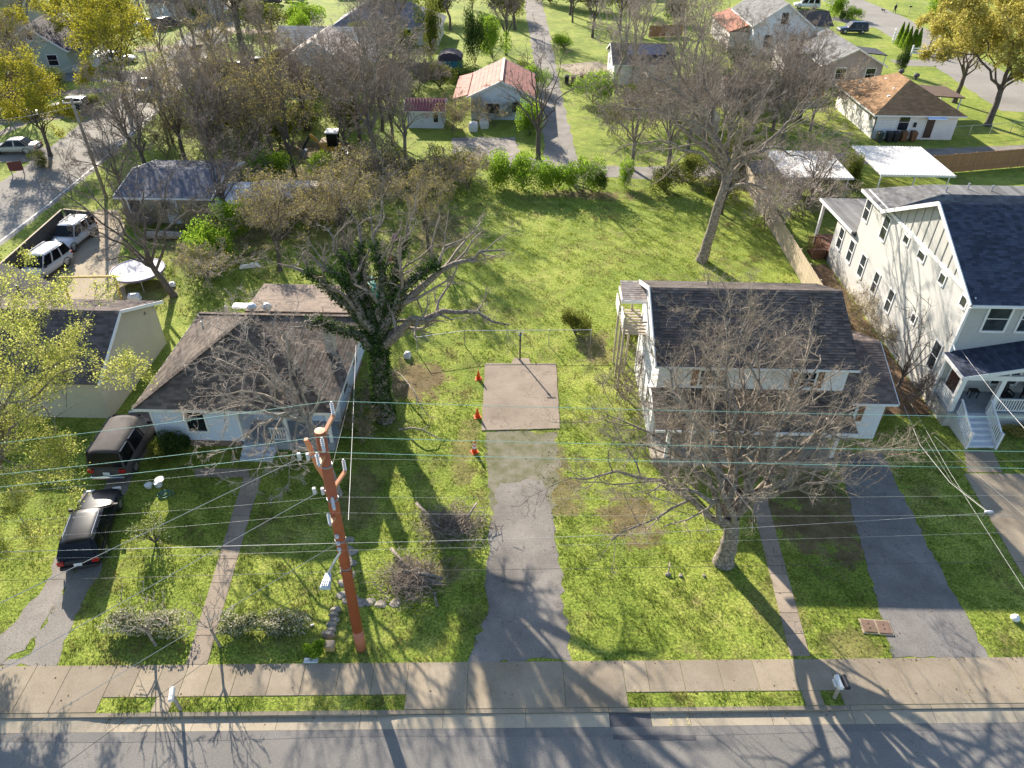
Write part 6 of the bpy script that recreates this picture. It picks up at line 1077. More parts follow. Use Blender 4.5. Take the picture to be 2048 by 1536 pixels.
MB().tube([(-4.45,-6.0,2.8),(-4.45,-6.02,.1)],.06,8).build('downpipe', PLAST, F_); MB().tube([(1.0,-2.8,4.2),(1.0,-2.8,5.6)],.02,5).build('antenna', METAL, F_); MB().cbox((1.0,-2.8,5.5),(.7,.02,.02)).build('antenna_bar', METAL, F_)
MB().slab([(4.5,1.5,2.75),(8.6,1.5,2.55),(8.6,6.5,2.55),(4.5,6.5,2.75)],.12).build('side_roof', mat('dark_brown_felt',(0.10,0.06,0.045),.9,.15,2.0), F_)
for x,y in ((8.3,1.8),(8.3,6.2)): MB().box(x-.06,y-.06,0,x+.06,y+.06,2.45).build('side_post', WHITE, F_)
BINB = mat('black_bin',(0.022,0.022,0.024),.55,.15,6.0); BINN = mat('brown_bin',(0.18,0.09,0.04),.6,.15,6.0); BING = mat('green_bin',(0.03,0.045,0.038),.55,.15,6.0)
def wbin(label, p, m, group):
    o = thing('wheelie_bin', label, 'bin', p, 0, group); b = MB(); b.add([(-.24,-.28,.08),(.24,-.28,.08),(.24,.28,.08),(-.24,.28,.08),(-.30,-.36,.98),(.30,-.36,.98),(.30,.38,.98),(-.30,.38,.98)],[(3,2,1,0),(4,5,6,7),(0,1,5,4),(1,2,6,5),(2,3,7,6),(3,0,4,7)]); b.build('body', m, o, bevel=.03)
    l = MB().add([(-.32,-.4,.99),(.32,-.4,.99),(.32,.4,1.02),(-.32,.4,1.02),(-.27,-.3,1.08),(.27,-.3,1.08),(.27,.36,1.12),(-.27,.36,1.12)],[(3,2,1,0),(4,5,6,7),(0,1,5,4),(1,2,6,5),(2,3,7,6),(3,0,4,7)]).build('lid', m, o, bevel=.02); MB().tube([(-.26,.44,1.0),(.26,.44,1.0)],.02,6).build('handle', m, l)
    for s in (-.27,.27): MB().lathe([(.02,-.03),(.1,-.03),(.1,.03),(.02,.03)],(s,.28,.1),10,'X').build('wheel', RUB, o)
for p,m,lab in (((38.59, 81.21),BING,'green black bin at the left end of the row by the white house wall'),((39.64, 81.26),BINB,'black bin next to the green black one'),((40.37, 81.30),BINB,'black bin beside the first brown bin'),((41.32, 81.51),BINN,'brown bin next to the black bins'),((42.38, 81.56),BINN,'brown bin at the right end of the row')): wbin(lab, p, m, 'bins by the white house wall')
for p,m,lab in (((5.41, 103.21),BINB,'black bin nearest the alley'),((6.25, 102.76),BINN,'brown bin in the middle of the alley bins'),((7.45, 103.84),BINN,'brown bin farthest from the alley')): wbin(lab, p, m, 'bins beside the alley')
# mauve house, white two storey house and their neighbours
SIDM = siding('mauve_siding', (0.36,0.30,0.29), .18)
Gh = bhouse('house', 'mauve grey gabled house with grey roof, top right of centre', 39.3, 47.0, 103.8, 115.8, 3.0, 1.9, 'y', SIDM, SH_GREY, .45, [('f',-1.5,1.0,1.3,1.4,2),('f',2.4,1.0,1.2,1.4,2)], (0.5,0.3))
MB().box(-7.4,-1.0,0,-3.86,5.2,2.9).build('wing_wall', siding('pale_pink_siding',(0.58,0.52,0.48),.18), Gh); roofset(Gh, [((-7.8,5.6,2.85),(-7.8,-1.4,2.85),(-3.9,-1.4,3.3),(-3.9,5.6,3.3))], SH_GREY, (0.5,0.3), .12, 4, name='wing_roof')
MB().tube([(-1.8,2.2,4.2),(-1.8,2.2,5.0)],.06,8).build('vent_pipe', WHITE, Gh); MB().slab([(3.9,1.0,2.9),(7.2,1.0,2.6),(7.2,5.2,2.6),(3.9,5.2,2.9)],.12).build('porch_roof', mat('navy_porch_roof',(0.03,0.032,0.045),.9), Gh); MB().box(7.0,1.2,0,7.1,1.3,2.5).build('porch_post', WHITE, Gh)
MB().box(-7.6,-4.6,.0,-4.0,-1.1,.5).build('deck', mat('raw_deck_wood',(0.42,0.27,0.14),.8,.15,4.0), Gh)
for i in range(12): MB().box(-7.6+.32*i,-4.62,.5,-7.52+.32*i,-4.56,1.4).build('deck_baluster', mat('raw_deck_wood',(0.42,0.27,0.14)), Gh)
Hh = bhouse('house', 'white two storey gabled house with dark roof wing, at the top right', 34.2, 42.7, 121.6, 135.5, 4.4, 2.9, 'y', siding('cool_white_boards',(0.66,0.67,0.70),.22), SH_GREY, .4, [('f',-1.9,1.2,1.1,1.7,2),('f',2.0,1.2,1.1,1.7,2),('f',0,4.4,1.0,1.6,1)], (0.55,0.3))
MB().box(4.3,0,0,9.6,6.5,3.2).build('side_wall', siding('cool_white_boards',(0.66,0.67,0.70),.22), Hh); roofset(Hh, [((4.28,-.4,3.1),(10.0,-.4,3.1),(10.0,3.2,4.7),(4.28,3.2,4.7)),((10.0,6.9,3.1),(4.28,6.9,3.1),(4.28,3.2,4.7),(10.0,3.2,4.7))], mat('black_shingles',(0.035,0.036,0.042),.9,.15,.8,island=.2), (0.5,0.3), .12, 6, name='side_roof')
roofset(Hh, [((-7.5,9.0,2.9),(-7.5,-5.0,2.9),(-4.3,-5.0,4.0),(-4.3,9.0,4.0))], mat('rust_shingles',(0.30,0.115,0.065),.9,.15,.8,island=.2), (0.5,0.3), .12, 7, name='porch_roof'); MB().box(-7.2,-4.6,0,-4.3,8.6,2.8).build('porch_wall', siding('pale_pink_siding',(0.58,0.52,0.48)), Hh)
K_ = bhouse('garage', 'garage with dark shingled roof and white side wall beside the pale bare trees', 11.6, 19.4, 103.3, 112.2, 2.7, 1.6, 'x', siding('garage_white',(0.66,0.63,0.58),.2), SH_DARK, .3, [('l',1.5,1.2,1.0,1.0,1)], (0.5,0.3), cat='garage'); MB().slab([(-2.2,-2.9,3.45),(3.0,-2.9,3.45),(3.0,-.6,4.27),(-2.2,-.6,4.27)],.05).build('roof_tarp', mat('navy_tarp',(0.03,0.04,0.09),.6,.2,3.0), K_)
bhouse('garage', 'small garage with salmon roof among the brushy trees', 24.1, 29.0, 92.4, 97.2, 2.5, 1.0, 'x', siding('garage_white',(0.66,0.63,0.58)), mat('salmon_shingles',(0.38,0.20,0.155),.9,.12,1.0,island=.15), .3, [], (0.5,0.3), cat='garage')
def barrel(label, x, y, w, d, h, wm, rm, rz=0):
    o = thing('shed', label, 'shed', (x,y,0), rz); MB().box(-w/2,-d/2,0,w/2,d/2,h).build('wall', wm, o); pts = [(-w/2-.1,h-.1),(-w/2-.02,h+.35),(-w*.3,h+.75),(0,h+.92),(w*.3,h+.75),(w/2+.02,h+.35),(w/2+.1,h-.1)]; n = len(pts)
    b = MB(); b.add([(a,-d/2-.1,z) for a,z in pts]+[(a,d/2+.1,z) for a,z in pts],[(i,i+1,n+i+1,n+i) for i in range(n-1)]+[tuple(reversed(range(n))),tuple(range(n,2*n))]); b.build('roof', rm, o); MB().box(-.45,-d/2-.03,.05,.45,-d/2,1.8).build('door', wm, o); return o
barrel('tan barrel roofed garden shed behind the tall back lawn tree', 20.0, 84.2, 2.6, 3.2, 1.7, plain('tan_plastic',(0.46,0.36,0.28)), plain('cream_plastic',(0.62,0.55,0.46)))
barrel('teal garden shed with dark roof, top centre', -10.5, 108.2, 3.1, 2.8, 2.0, plain('teal_boards',(0.03,0.14,0.18)), plain('dark_felt',(0.05,0.04,0.055)))
barrel('black barrel roofed shed left of the pale gabled house', -33.8, 110.2, 3.4, 3.2, 1.8, plain('black_boards',(0.03,0.028,0.03)), plain('black_felt',(0.022,0.022,0.026)))
REDM = mat('red_metal_roof',(0.36,0.165,0.125),.8,.2,1.0,spec=.15)
M_ = bhouse('house', 'white house with red metal gable roof beside the alley', -6.3, 0.7, 87.0, 97.0, 2.8, 1.6, 'y', siding('blue_white_boards',(0.60,0.64,0.68),.2), REDM, .45, [('f',-1.0,.7,1.6,1.1,1),('f',1.8,.9,1.2,1.1,1)])
MB().slab([(-5.6,-5.0,2.3),(-3.9,-5.0,2.75),(-3.9,5.0,2.75),(-5.6,5.0,2.3)],.1).build('side_roof', REDM, M_)
for i in range(8):
    for s in (-1,1): MB().bar((s*(.3+.5*i),-5.45,4.405-(.3+.5*i)*.4571),(s*(.3+.5*i),5.45,4.405-(.3+.5*i)*.4571),.04,.03).build('roof_rib', REDM, M_)
MB().bar((0,-5.45,4.45),(0,5.45,4.45),.3,.06).build('ridge_cap', mat('pale_ridge',(0.60,0.42,0.34),.5), M_)
N_ = bhouse('shed', 'small white shed with maroon metal roof between the bare trees', -13.2, -9.2, 83.4, 86.8, 2.1, .75, 'x', siding('blue_white_boards',(0.60,0.64,0.68)), mat('maroon_metal',(0.20,0.04,0.05),.5,.15,1.0), .3, [('f',1.2,.7,.5,.9,1)], cat='shed')
for i in range(14): MB().bar((-2.25+.345*i,-1.98,2.03),(-2.25+.345*i,0,2.88),.04,.05).build('roof_rib', mat('maroon_metal',(0.2,0.04,0.05)), N_)
P_h = bhouse('house', 'pale gabled house with tan roof behind the brushy trees, top centre left', -32.2, -22.8, 101.2, 111.0, 2.6, 2.7, 'y', siding('blue_white_boards',(0.60,0.64,0.68)), mat('pale_tan_shingles',(0.34,0.28,0.23),.9,.12,.9,island=.15), .4, [('f',-1.0,.8,1.3,1.5,2),('f',2.4,.8,1.1,1.3,2)], (0.55,0.3))
bhouse('house', 'low house with grey hip roof at the top left of centre', -30.0, -14.0, 125.0, 134.0, 2.8, 2.6, 'hip', siding('pale_pink_siding',(0.58,0.52,0.48)), mat('blue_grey_shingles',(0.17,0.165,0.18),.9,.15,.8,island=.2), .5, [('f',-4,1.0,1.4,1.2,2),('f',3,1.0,1.4,1.2,2)], (0.55,0.3))
bhouse('house', 'low pale roofed house left behind the pale gabled house', -36.0, -22.0, 113.5, 120.0, 2.7, 1.4, 'x', siding('blue_white_boards',(0.60,0.64,0.68)), mat('pale_grey_shingles',(0.30,0.29,0.27),.9,.12,.9,island=.15), .4, [], (0.6,0.35))
Rh = bhouse('house', 'green gabled house with dark roof and white railed porch at the upper left', -71.2, -63.4, 104.2, 116.2, 3.1, 2.9, 'y', siding('sage_siding',(0.36,0.44,0.36),.18), mat('dark_plum_shingles',(0.055,0.045,0.055),.9,.15,.8,island=.2), .4, [('f',0.1,4.2,.7,.9,1),('f',2.0,1.0,1.2,1.3,2)], (0.55,0.3), R(12))
MB().box(3.95,-5.5,0,6.6,5.0,.6).build('porch_floor', WHITE, Rh); MB().slab([(3.9,-5.6,3.0),(6.9,-5.6,2.6),(6.9,5.2,2.6),(3.9,5.2,3.0)],.1).build('porch_roof', mat('dark_plum_shingles',(0.05,0.05,0.05)), Rh)
for i in range(5): MB().box(6.45,-5.4+2.5*i,.6,6.6,-5.25+2.5*i,2.6).build('porch_post', WHITE, Rh)
for i in range(26): MB().box(6.48,-5.2+.4*i,.7,6.54,-5.14+.4*i,1.5).build('porch_baluster', WHITE, Rh)
MB().box(6.46,-5.4,1.5,6.58,4.8,1.58).build('porch_rail', WHITE, Rh)
bhouse('house', 'brown roofed house cut off by the upper left edge', -72.0, -62.2, 90.2, 97.5, 2.7, 2.3, 'x', plain('red_brown_brick',(0.22,0.11,0.09)), mat('mauve_brown_shingles',(0.16,0.12,0.115),.9,.12,.8,island=.2), .4, [('r',1.5,1.0,1.0,1.2,2)], (0.55,0.3))
bhouse('house', 'yellow lit roof house in the top left corner', -96, -82, 128, 137, 2.8, 2.4, 'x', plain('grey_boards',(0.35,0.35,0.36)), mat('yellowish_shingles',(0.27,0.24,0.10),.9,.15,.8,island=.2), .4, [], (0.6,0.4))  # shingles in one yellowish tone over the whole roof
bhouse('house', 'brown roofed house with white end wall at the top left', -67, -56.5, 143, 152, 2.8, 2.6, 'x', siding('cool_white_boards',(0.66,0.67,0.70)), mat('umber_shingles',(0.16,0.125,0.10),.9,.15,.8,island=.2), .4, [], (0.6,0.4))
bhouse('house', 'pale house beyond the long top hedge', -40, -27, 168, 178, 2.8, 2.4, 'x', siding('cool_white_boards',(0.66,0.67,0.70)), SH_GREY, .4, [], (0.7,0.4))
bhouse('house', 'far house with grey roof beyond the alley end', 10, 24, 172, 182, 2.8, 2.6, 'x', siding('garage_white',(0.66,0.63,0.58)), SH_BROWN, .4, [], (0.7,0.4))
# tan garage with blue roof, its annex, flat shed and lattice
S_ = bhouse('garage', 'tan garage with blue grey roof left of the lattice screen', -33.2, -25.8, 57.0, 65.0, 2.45, .75, 'x', plain('tan_stucco',(0.40,0.32,0.22)), mat('blue_roof',(0.085,0.095,0.125),.9,.15,1.6,.2,12,spec=.15), .35, [('f',-2.6,1.0,1.0,1.0,1)], cat='garage'); MB().box(-.1,-4.03,0,.9,-4.0,2.1).build('door', WHITE, S_)
o = bhouse('shed', 'low annex with white roof at the right end of the tan garage', -25.5, -23.0, 56.9, 60.6, 1.9, .35, 'shed', plain('tan_stucco',(0.40,0.32,0.22)), mat('white_sheet_roof',(0.5,0.5,0.52),.85,.15,2.0,spec=.2), .15, [], cat='shed')
o = bhouse('shed', 'long flat pinkish roofed shed above the brown budding trees', -22.6, -15.6, 58.4, 61.2, 1.9, .3, 'shed', plain('brown_boards',(0.16,0.11,0.08)), mat('pinkish_sheet',(0.46,0.37,0.33),.8,.2,2.0), .2, [], cat='shed')
la = wthing('lattice_screen', 'leaning brown lattice screen beside the tan garage', 'lattice', (*(-22.75, 57.25),0)); q0 = Vector((-23.6,56.9,0)); qx = Vector((3.1,.2,0)); LW = mat('lattice_wood',(0.28,0.20,0.12),.85,.2,5.0)
for i in range(22): MB().bar(q0+qx*(i/21)+Vector((0,0,.3)), q0+qx*(i/21)+Vector((0,.25,2.0)), .05, .03).build('slat', LW, la)
for z in (.4,.9,1.4,1.9): MB().bar(q0+Vector((0,-.05+z*.13,z)), q0+qx+Vector((0,-.05+z*.13,z)), .03, .05).build('rail', LW, la)
MB().bar(q0+Vector((-.1,0,0)), q0+Vector((.5,.35,2.4)), .12).build('post', YW, la)
# carports with ribbed white roofs
for (x0,x1,y0,y1,lab) in ((31.8,38.5,64.6,72.0,'right carport with clean white ribbed roof'),(23.0,29.1,63.6,70.2,'left carport with white ribbed roof under bare branches')):
    o = wthing('carport', lab, 'carport', ((x0+x1)/2,(y0+y1)/2,0), 'carports off the alley'); wr = mat('white_ribbed_metal',(0.54,0.53,0.51),.75,.10,1.0,spec=.2)
    MB().slab([(x0,y0,2.45),(x1,y0,2.45),(x1,y1,2.55),(x0,y1,2.55)],.10).build('roof', wr, o)
    for i in range(24): x = x0+.12+(x1-x0-.24)*i/23; MB().bar((x,y0+.02,2.475),(x,y1-.02,2.575),.07,.05).build('rib', wr, o)
    b = MB(); b.bar((x0,y0-.04,2.38),(x1,y0-.04,2.38),.06,.18); b.build('fascia', WHITE, o)
    for x in (x0+.3,(x0+x1)/2,x1-.3):
        for y in (y0+.4,y1-.4): MB().box(x-.05,y-.05,0,x+.05,y+.05,2.35).build('post', WHITE, o)
# ------------------------------------------------------------------ fences
def board_fence(label, a, b_, h, bw, m, cap=None, posts=2.4, gap=.006, cat='fence', jit=.02):
    a = Vector((*a,0)); b_ = Vector((*b_,0)); d = b_-a; L = d.length; d.normalize(); o = thing('fence', label, cat, (a.x,a.y,0), math.atan2(d.y,d.x)); n = int(L/bw)
    src = MB().box(0,-.012,.05,bw-gap,.012,h); me = None
    for i in range(n):
        if me is None: q = src.build('board', m, o); me = q.data
        else: q = bpy.data.objects.new('board', me); C.objects.link(q); q.parent = o
        q.location = (i*bw,rnd.uniform(-.006,.006),rnd.uniform(-jit,jit)); q.rotation_euler = (0,rnd.uniform(-.006,.006),0)
    for z in (.35,h*.55,h-.25): MB().box(0,.014,z,L,.055,z+.09).build('rail', m, o)
    for i in range(int(L/posts)+1): MB().box(i*posts-.05,.056,0,i*posts+.05,.15,h+.02).build('post', m, o)
    if cap: MB().box(0,-.05,h+.03,L,.07,h+.06).build('cap', cap, o)
    return o
PALEW = mat('pale_fence_wood',(0.40,0.32,0.22),.85,.22,3.0,.2,30); DKW = mat('dark_fence_wood',(0.085,0.075,0.062),.9,.3,3.0,.2,30); ORW = mat('orange_fence_wood',(0.30,0.155,0.07),.85,.2,3.0,.2,30)
board_fence('long pale wooden board fence between the back lawn and the cream house', (20.9,69.6), (20.5,41.0), 1.85, .15, PALEW)
board_fence('dark board fence with pale cap along the side street', (-36.6,44.9), (-37.2,55.2), 1.8, .16, DKW, PALEW)
board_fence('short dark board fence closing the car lot at the back', (-37.1,55.3), (-34.7,54.9), 1.8, .16, DKW, PALEW)
board_fence('orange brown board fence along the alley at the right edge', (39.9,71.4), (51.5,74.4), 1.9, .15, ORW); board_fence('orange brown board fence stepping up beyond the right edge', (51.6,74.5), (62.0,80.0), 1.9, .15, ORW)
board_fence('brown board fence behind the bare brush left of the tan roofed house', (29.0,95.4), (38.3,99.0), 1.9, .16, ORW)
board_fence('dark picket fence in front of the excavator', (-19.2,69.2), (-9.6,69.7), 1.3, .17, DKW, gap=.03, jit=.06)
board_fence('orange board fence in front of the dark blue car', (-40.84, 105.13), (-33.61, 105.03), 1.7, .3, ORW); board_fence('brown fence between the teal shed and the red roofed house', (-20.16, 106.39), (-10.21, 106.99), 1.6, .25, DKW)
board_fence('orange fence behind the dark roofed garage', (20.33, 133.40), (26.17, 134.99), 1.8, .3, ORW)
board_fence('short brown board gate between the white house wing and the cream house', (19.7,31.6), (21.1,33.6), 1.7, .15, ORW)
def chain_fence(label, pts, h=1.15):
    o = wthing('wire_fence', label, 'fence', (*pts[0],0))
    for (p,q) in zip(pts,pts[1:]):
        L = math.hypot(q[0]-p[0],q[1]-p[1]); n = max(1,int(L/2.4))
        for i in range(n+1): x,y = p[0]+(q[0]-p[0])*i/n,p[1]+(q[1]-p[1])*i/n; MB().tube([(x,y,0),(x,y,h+.04)],.03,6).build('post', GALV, o)
        for z in (h,): MB().tube([(p[0],p[1],z),(q[0],q[1],z)],.018,5).build('rail', GALV, o)
        w = MB(); m_ = int(L/.18)
        for i in range(m_):
            for s in (0,1): t0,t1 = (i+(0 if s else 5))/m_,(i+(5 if s else 0))/m_; w.tube([(p[0]+(q[0]-p[0])*min(t0,1),p[1]+(q[1]-p[1])*min(t0,1),.03),(p[0]+(q[0]-p[0])*min(t1,1),p[1]+(q[1]-p[1])*min(t1,1),h)],.0022,3,False)
        stuff(w.build('wire_mesh', METAL, o))
chain_fence('low wire mesh fence crossing the lawn behind the concrete pad', [(-6.52, 38.42), (-3.58, 39.27), (4.45, 39.67)])
chain_fence('wire mesh fence along the alley beside the tan roofed house', [(31.86, 79.88), (37.77, 81.33)]); chain_fence('wire mesh fence along the lower alley edge near the green bushes', [(7.56, 66.26), (11.79, 66.45)]); chain_fence('wire mesh fence right of the tan roofed house', [(47.03, 83.16), (57.69, 86.00)])
o = thing('gate', 'white ranch gate beside the narrow conifers', 'gate', (60.79, 122.85), R(10))
for x in (-1.6,1.6): MB().box(x-.1,-.1,0,x+.1,.1,1.6).build('post', WHITE, o)
for z in (.35,.7,1.05): MB().box(-1.5,-.03,z,1.5,.03,z+.14).build('board', WHITE, o)
o = thing('gate', 'white lattice gate at the left end of the conifers', 'gate', (60.45, 132.73), R(70))
for x in (-.9,.9): MB().box(x-.08,-.08,0,x+.08,.08,2.0).build('post', WHITE, o)
for z in (.3,.8,1.3,1.8): MB().box(-.82,-.03,z,.82,.03,z+.12).build('board', WHITE, o)
# white sacks by the red roofed house
for k,(p,lab) in enumerate((((-5.77, 82.72),'left white bulk sack at the gravel pad'),((-4.65, 83.85),'right white bulk sack holding red rubble'))):
    o = thing('bulk_sack', lab, 'sack', p, .2*k, 'bulk sacks on the gravel pad'); MB().add([(-.45,-.45,0),(.45,-.45,0),(.45,.45,0),(-.45,.45,0),(-.52,-.5,.6),(.5,-.52,.6),(.52,.5,.6),(-.5,.52,.6),(-.4,-.4,.95),(.42,-.38,.9),(.4,.42,1.0),(-.42,.4,.92)],[(3,2,1,0),(0,1,5,4),(1,2,6,5),(2,3,7,6),(3,0,4,7),(4,5,9,8),(5,6,10,9),(6,7,11,10),(7,4,8,11),(8,9,10,11)]).build('bag', mat('white_sackcloth',(0.62,0.62,0.62),.8,.1,4.0), o, bevel=.06); MB().lathe([(.0,.9),(.32,.92),(.2,1.05),(0.02,1.1)],(0,0,0),8).build('filling', mat('rubble_red',(0.35,0.15,0.10) if k else (0.6,0.6,0.62),.9), o)
o = thing('road_sign', 'small dark red board standing by the side street', 'sign', (-48.02, 66.99), R(20)); MB().box(-.6,-.03,.5,.6,.03,1.4).build('board', mat('dark_red_board',(0.12,0.03,0.025),.7), o); [MB().box(x-.04,-.04,0,x+.04,.04,.6).build('leg', GREYWOOD, o) for x in (-.5,.5)]
o = thing('letter_box', 'roadside letter box on a post beyond the curved road', 'mailbox', (74.17, 159.48)); MB().box(-.05,-.05,0,.05,.05,1.0).build('post', GREYWOOD, o); MB().box(-.25,-.12,1.0,.25,.12,1.25).build('box', BINB, o, bevel=.03)
# person walking a dog
def skinned(name, verts, edges, radii, m, parent=None):
    me = bpy.data.meshes.new(name); me.from_pydata(verts, edges, []); o = link(name, me, m, parent); o.modifiers.new('skin','SKIN'); 
    for i,r_ in enumerate(radii): me.skin_vertices[0].data[i].radius = (r_,r_)
    me.skin_vertices[0].data[0].use_root = True; s_ = o.modifiers.new('sub','SUBSURF'); s_.levels = s_.render_levels = 1; return o
p = thing('person', 'person in dark clothes walking a dog on the curved road', 'person', (70.97, 158.71), R(-60))
o = skinned('body', [(0,0,.95),(0,0,1.2),(0,0,1.42),(0,0,1.52),(.10,.12,.5),(.18,.10,.06),(.28,.10,.04),(-.12,-.10,.5),(-.22,-.10,.06),(-.12,-.10,.04),(0,.2,1.4),(.06,.26,1.12),(.18,.24,.9),(0,-.2,1.4),(-.1,-.26,1.12),(.02,-.26,.9)], [(0,1),(1,2),(2,3),(0,4),(4,5),(5,6),(0,7),(7,8),(8,9),(2,10),(10,11),(11,12),(2,13),(13,14),(14,15)], [.15,.15,.15,.06,.08,.05,.045,.08,.05,.045,.07,.05,.035,.07,.05,.035], mat('dark_clothes',(0.03,0.035,0.04),.9), p)
MB().lathe([(.02,-.14),(.07,-.11),(.09,0),(.08,.09),(.03,.13)],(0.02,0,1.64),10).build('head', mat('skin_tone',(0.42,0.28,0.21),.7), p, True); MB().lathe([(.095,.0),(.1,.05),(.07,.12),(.01,.15)],(0,0,1.65),10).build('hair', mat('grey_hair',(0.30,0.29,0.28),.9), p, True)
d_ = thing('dog', 'small dark dog beside the walking person', 'dog', (69.40, 160.15), R(160))
skinned('body', [(0,0,.36),(.22,0,.38),(.36,0,.52),(.48,0,.52),(-.24,0,.37),(-.38,0,.46),(.2,.09,.18),(.2,.09,.02),(.2,-.09,.18),(.2,-.09,.02),(-.2,.09,.2),(-.26,.09,.02),(-.2,-.09,.2),(-.26,-.09,.02)], [(0,1),(1,2),(2,3),(0,4),(4,5),(1,6),(6,7),(1,8),(8,9),(4,10),(10,11),(4,12),(12,13)], [.11,.12,.08,.05,.10,.02,.04,.03,.04,.03,.05,.03,.05,.03], mat('dark_fur',(0.04,0.028,0.022),.95), d_)

# ------------------------------------------------------------------ utility poles and wires
PX, PYY, PH = -6.14, 17.25, 11.33
pole = thing('utility_pole', 'tall rust red utility pole with white insulators and street lamp beside the sidewalk', 'pole', (PX,PYY,0))
RUST = mat('rust_red_coating', (0.33,0.085,0.032), .6, .12, 2.5, .1, 20); RUSTP = mat('pale_rust_base', (0.46,0.16,0.085), .6, .12, 3.0); ARM = mat('orange_tan_arm', (0.52,0.235,0.115), .6, .08, 5.0); INS = mat('grey_insulator', (0.50,0.50,0.53), .35, .05)
MB().lathe([(.205,0.0),(.203,1.25)],(0,0,0),20).build('pole_base', RUSTP, pole, True); MB().lathe([(.203,1.25),(.165,PH)],(0,0,0),20).build('shaft', RUST, pole, True); MB().lathe([(.0,PH-.01),(.168,PH),(.168,PH+.03),(.02,PH+.04)],(0,0,0),20).build('cap', ARM, pole)
rel_ = lambda p: Vector((p[0]-PX,p[1]-PYY,p[2]))
T1 = (*(-5.93, 11.79), 18.15); T2 = (*(-5.95, 11.51), 16.75); T3 = (*(-6.08, 11.17), 16.45); T4 = (*(-5.81, 9.50), 18.0); T5 = (*(-6.05, 8.77), 16.95); T6 = (*(-6.15, 8.41), 16.6)
TT = [Vector((a[0],a[2],a[1])) for a in (T1,T2,T3,T4,T5,T6)]
for k,t in enumerate(TT):
    p = rel_(t); foot = Vector((0,0,p.z-.62-.15)); tip = p-Vector((0,0,.55)); MB().bar(foot,tip,.11,.11).build('standoff_arm', ARM, pole)
    MB().lathe([(.02,-.55),(.05,-.54)]+[q for i in range(6) for q in ((.032,-.50+.075*i),(.062,-.47+.075*i),(.032,-.45+.075*i))]+[(.03,0.0)],p,10).build('insulator', INS, pole)
for a,b2 in (((-6.67, 17.36, 10.90),(-6.52, 17.47, 9.70)),((-6.52, 17.47, 9.70),(-6.16, 17.41, 8.70))): MB().bar(rel_(a),rel_(b2),.12,.12,(0,1,0)).build('brace', ARM, pole)
for p in ((-6.82, 17.21, 10.30), (-6.58, 17.25, 8.75)):
    q = rel_(p); 
    for dx in (-.12,.16): MB().cbox(q+Vector((dx,0,0)),(.12,.14,.26),.3).build('switch_box', INS, pole, bevel=.03)
    MB().tube([q+Vector((.1,0,0)),Vector((q.x*.4,q.y*.4,q.z)),Vector((0,0,q.z))],.03,6).build('switch_arm', METAL, pole)
for z in (6.75,6.4,6.1): MB().lathe([(.02,0),(.07,.02),(.07,.12),(.02,.14)],(-.02,-.23,z),10).build('spool', INS, pole)
for z in (9.9,8.4,6.4,4.95): MB().lathe([(.195,z),(.205,z+.01),(.205,z+.05),(.195,z+.06)],(0,0,0),16).build('steel_band', METAL, pole)
lp = rel_((-6.67, 16.59, 4.90)); MB().tube([Vector((0,-.18,6.0)),Vector((lp.x*.5,lp.y*.55,5.6)),Vector((lp.x,lp.y+.3,5.05))],.045,8).build('lamp_arm', GALV, pole)
lh = MB().add([(lp.x+a,lp.y+b,4.95+c) for a,b,c in ((-.12,.3,0),(.12,.3,0),(.2,-.35,0),(-.2,-.35,0),(-.1,.28,.12),(.1,.28,.12),(.17,-.32,.09),(-.17,-.32,.09))],[(3,2,1,0),(4,5,6,7),(0,1,5,4),(1,2,6,5),(2,3,7,6),(3,0,4,7)]).build('lamp_head', mat('pale_blue_lamp',(0.45,0.52,0.60),.35,metal=.3), pole)
for i in range(4): MB().box(lp.x-.12+.07*i,lp.y-.3,5.03,lp.x-.10+.07*i,lp.y-.02,5.1).build('cooling_fin', GALV, lh)
def wire(label, pts, r, m, sag=0.0, ext=(0,0), group=None):
    """a cable through the given points; ext lengthens its two ends past the view"""
    P_ = [Vector(p) for p in pts]; e0 = P_[0]+(P_[0]-P_[1]).normalized()*ext[0] if ext[0] else None; e1 = P_[-1]+(P_[-1]-P_[-2]).normalized()*ext[1] if ext[1] else None
    r *= 0.62 if r > .0085 else .45; P_ = ([e0] if e0 else [])+P_+([e1] if e1 else []); out = []
    for a,b2 in zip(P_,P_[1:]):
        n = max(4,int((b2-a).length/1.5)); out += [a.lerp(b2,i/n)-Vector((0,0,4*sag*(i/n)*(1-i/n))) for i in range(n)]
    return tag(MB().tube(out+[P_[-1]],r,5).build('wire', m), label, 'wire', group)
TEAL = mat('verdigris_copper', (0.16,0.36,0.31), .6, .15, 8.0); ALU = mat('aluminium_wire', (0.36,0.35,0.33), .5, .1, 8.0); BLKW = mat('black_cable', (0.03,0.03,0.032), .6)
tp = lambda v: (v.x,v.y,v.z+.02)
gl = lambda g,y: (g[0],y,g[1])
wire('topmost teal wire crossing the whole view, from the highest insulator', [gl((-16.72, 10.25),17.6), tp(TT[0]), gl((16.46, 11.05),19.0)], .012, TEAL, .05, (30,30))
wire('second teal wire crossing the view just below the pole top', [gl((-15.92, 10.21),16.2), tp(TT[1]), gl((15.90, 10.71),17.7)], .012, TEAL, .05, (30,30))
wire('third teal wire crossing the view, lowest of the teal three', [gl((-15.84, 9.97),15.9), tp(TT[2]), gl((15.93, 10.27),17.4)], .012, TEAL, .05, (30,30))
wire('thin grey wire from the right hand insulator on the red pole', [gl((-17.44, 8.20),17.4), tp(TT[3]), gl((17.07, 9.34),18.8)], .007, ALU, .1, (30,30))
wire('thin grey wire from the upper of the low insulators', [gl((-16.87, 8.01),16.3), tp(TT[4]), gl((16.89, 8.63),17.9)], .007, ALU, .1, (30,30))
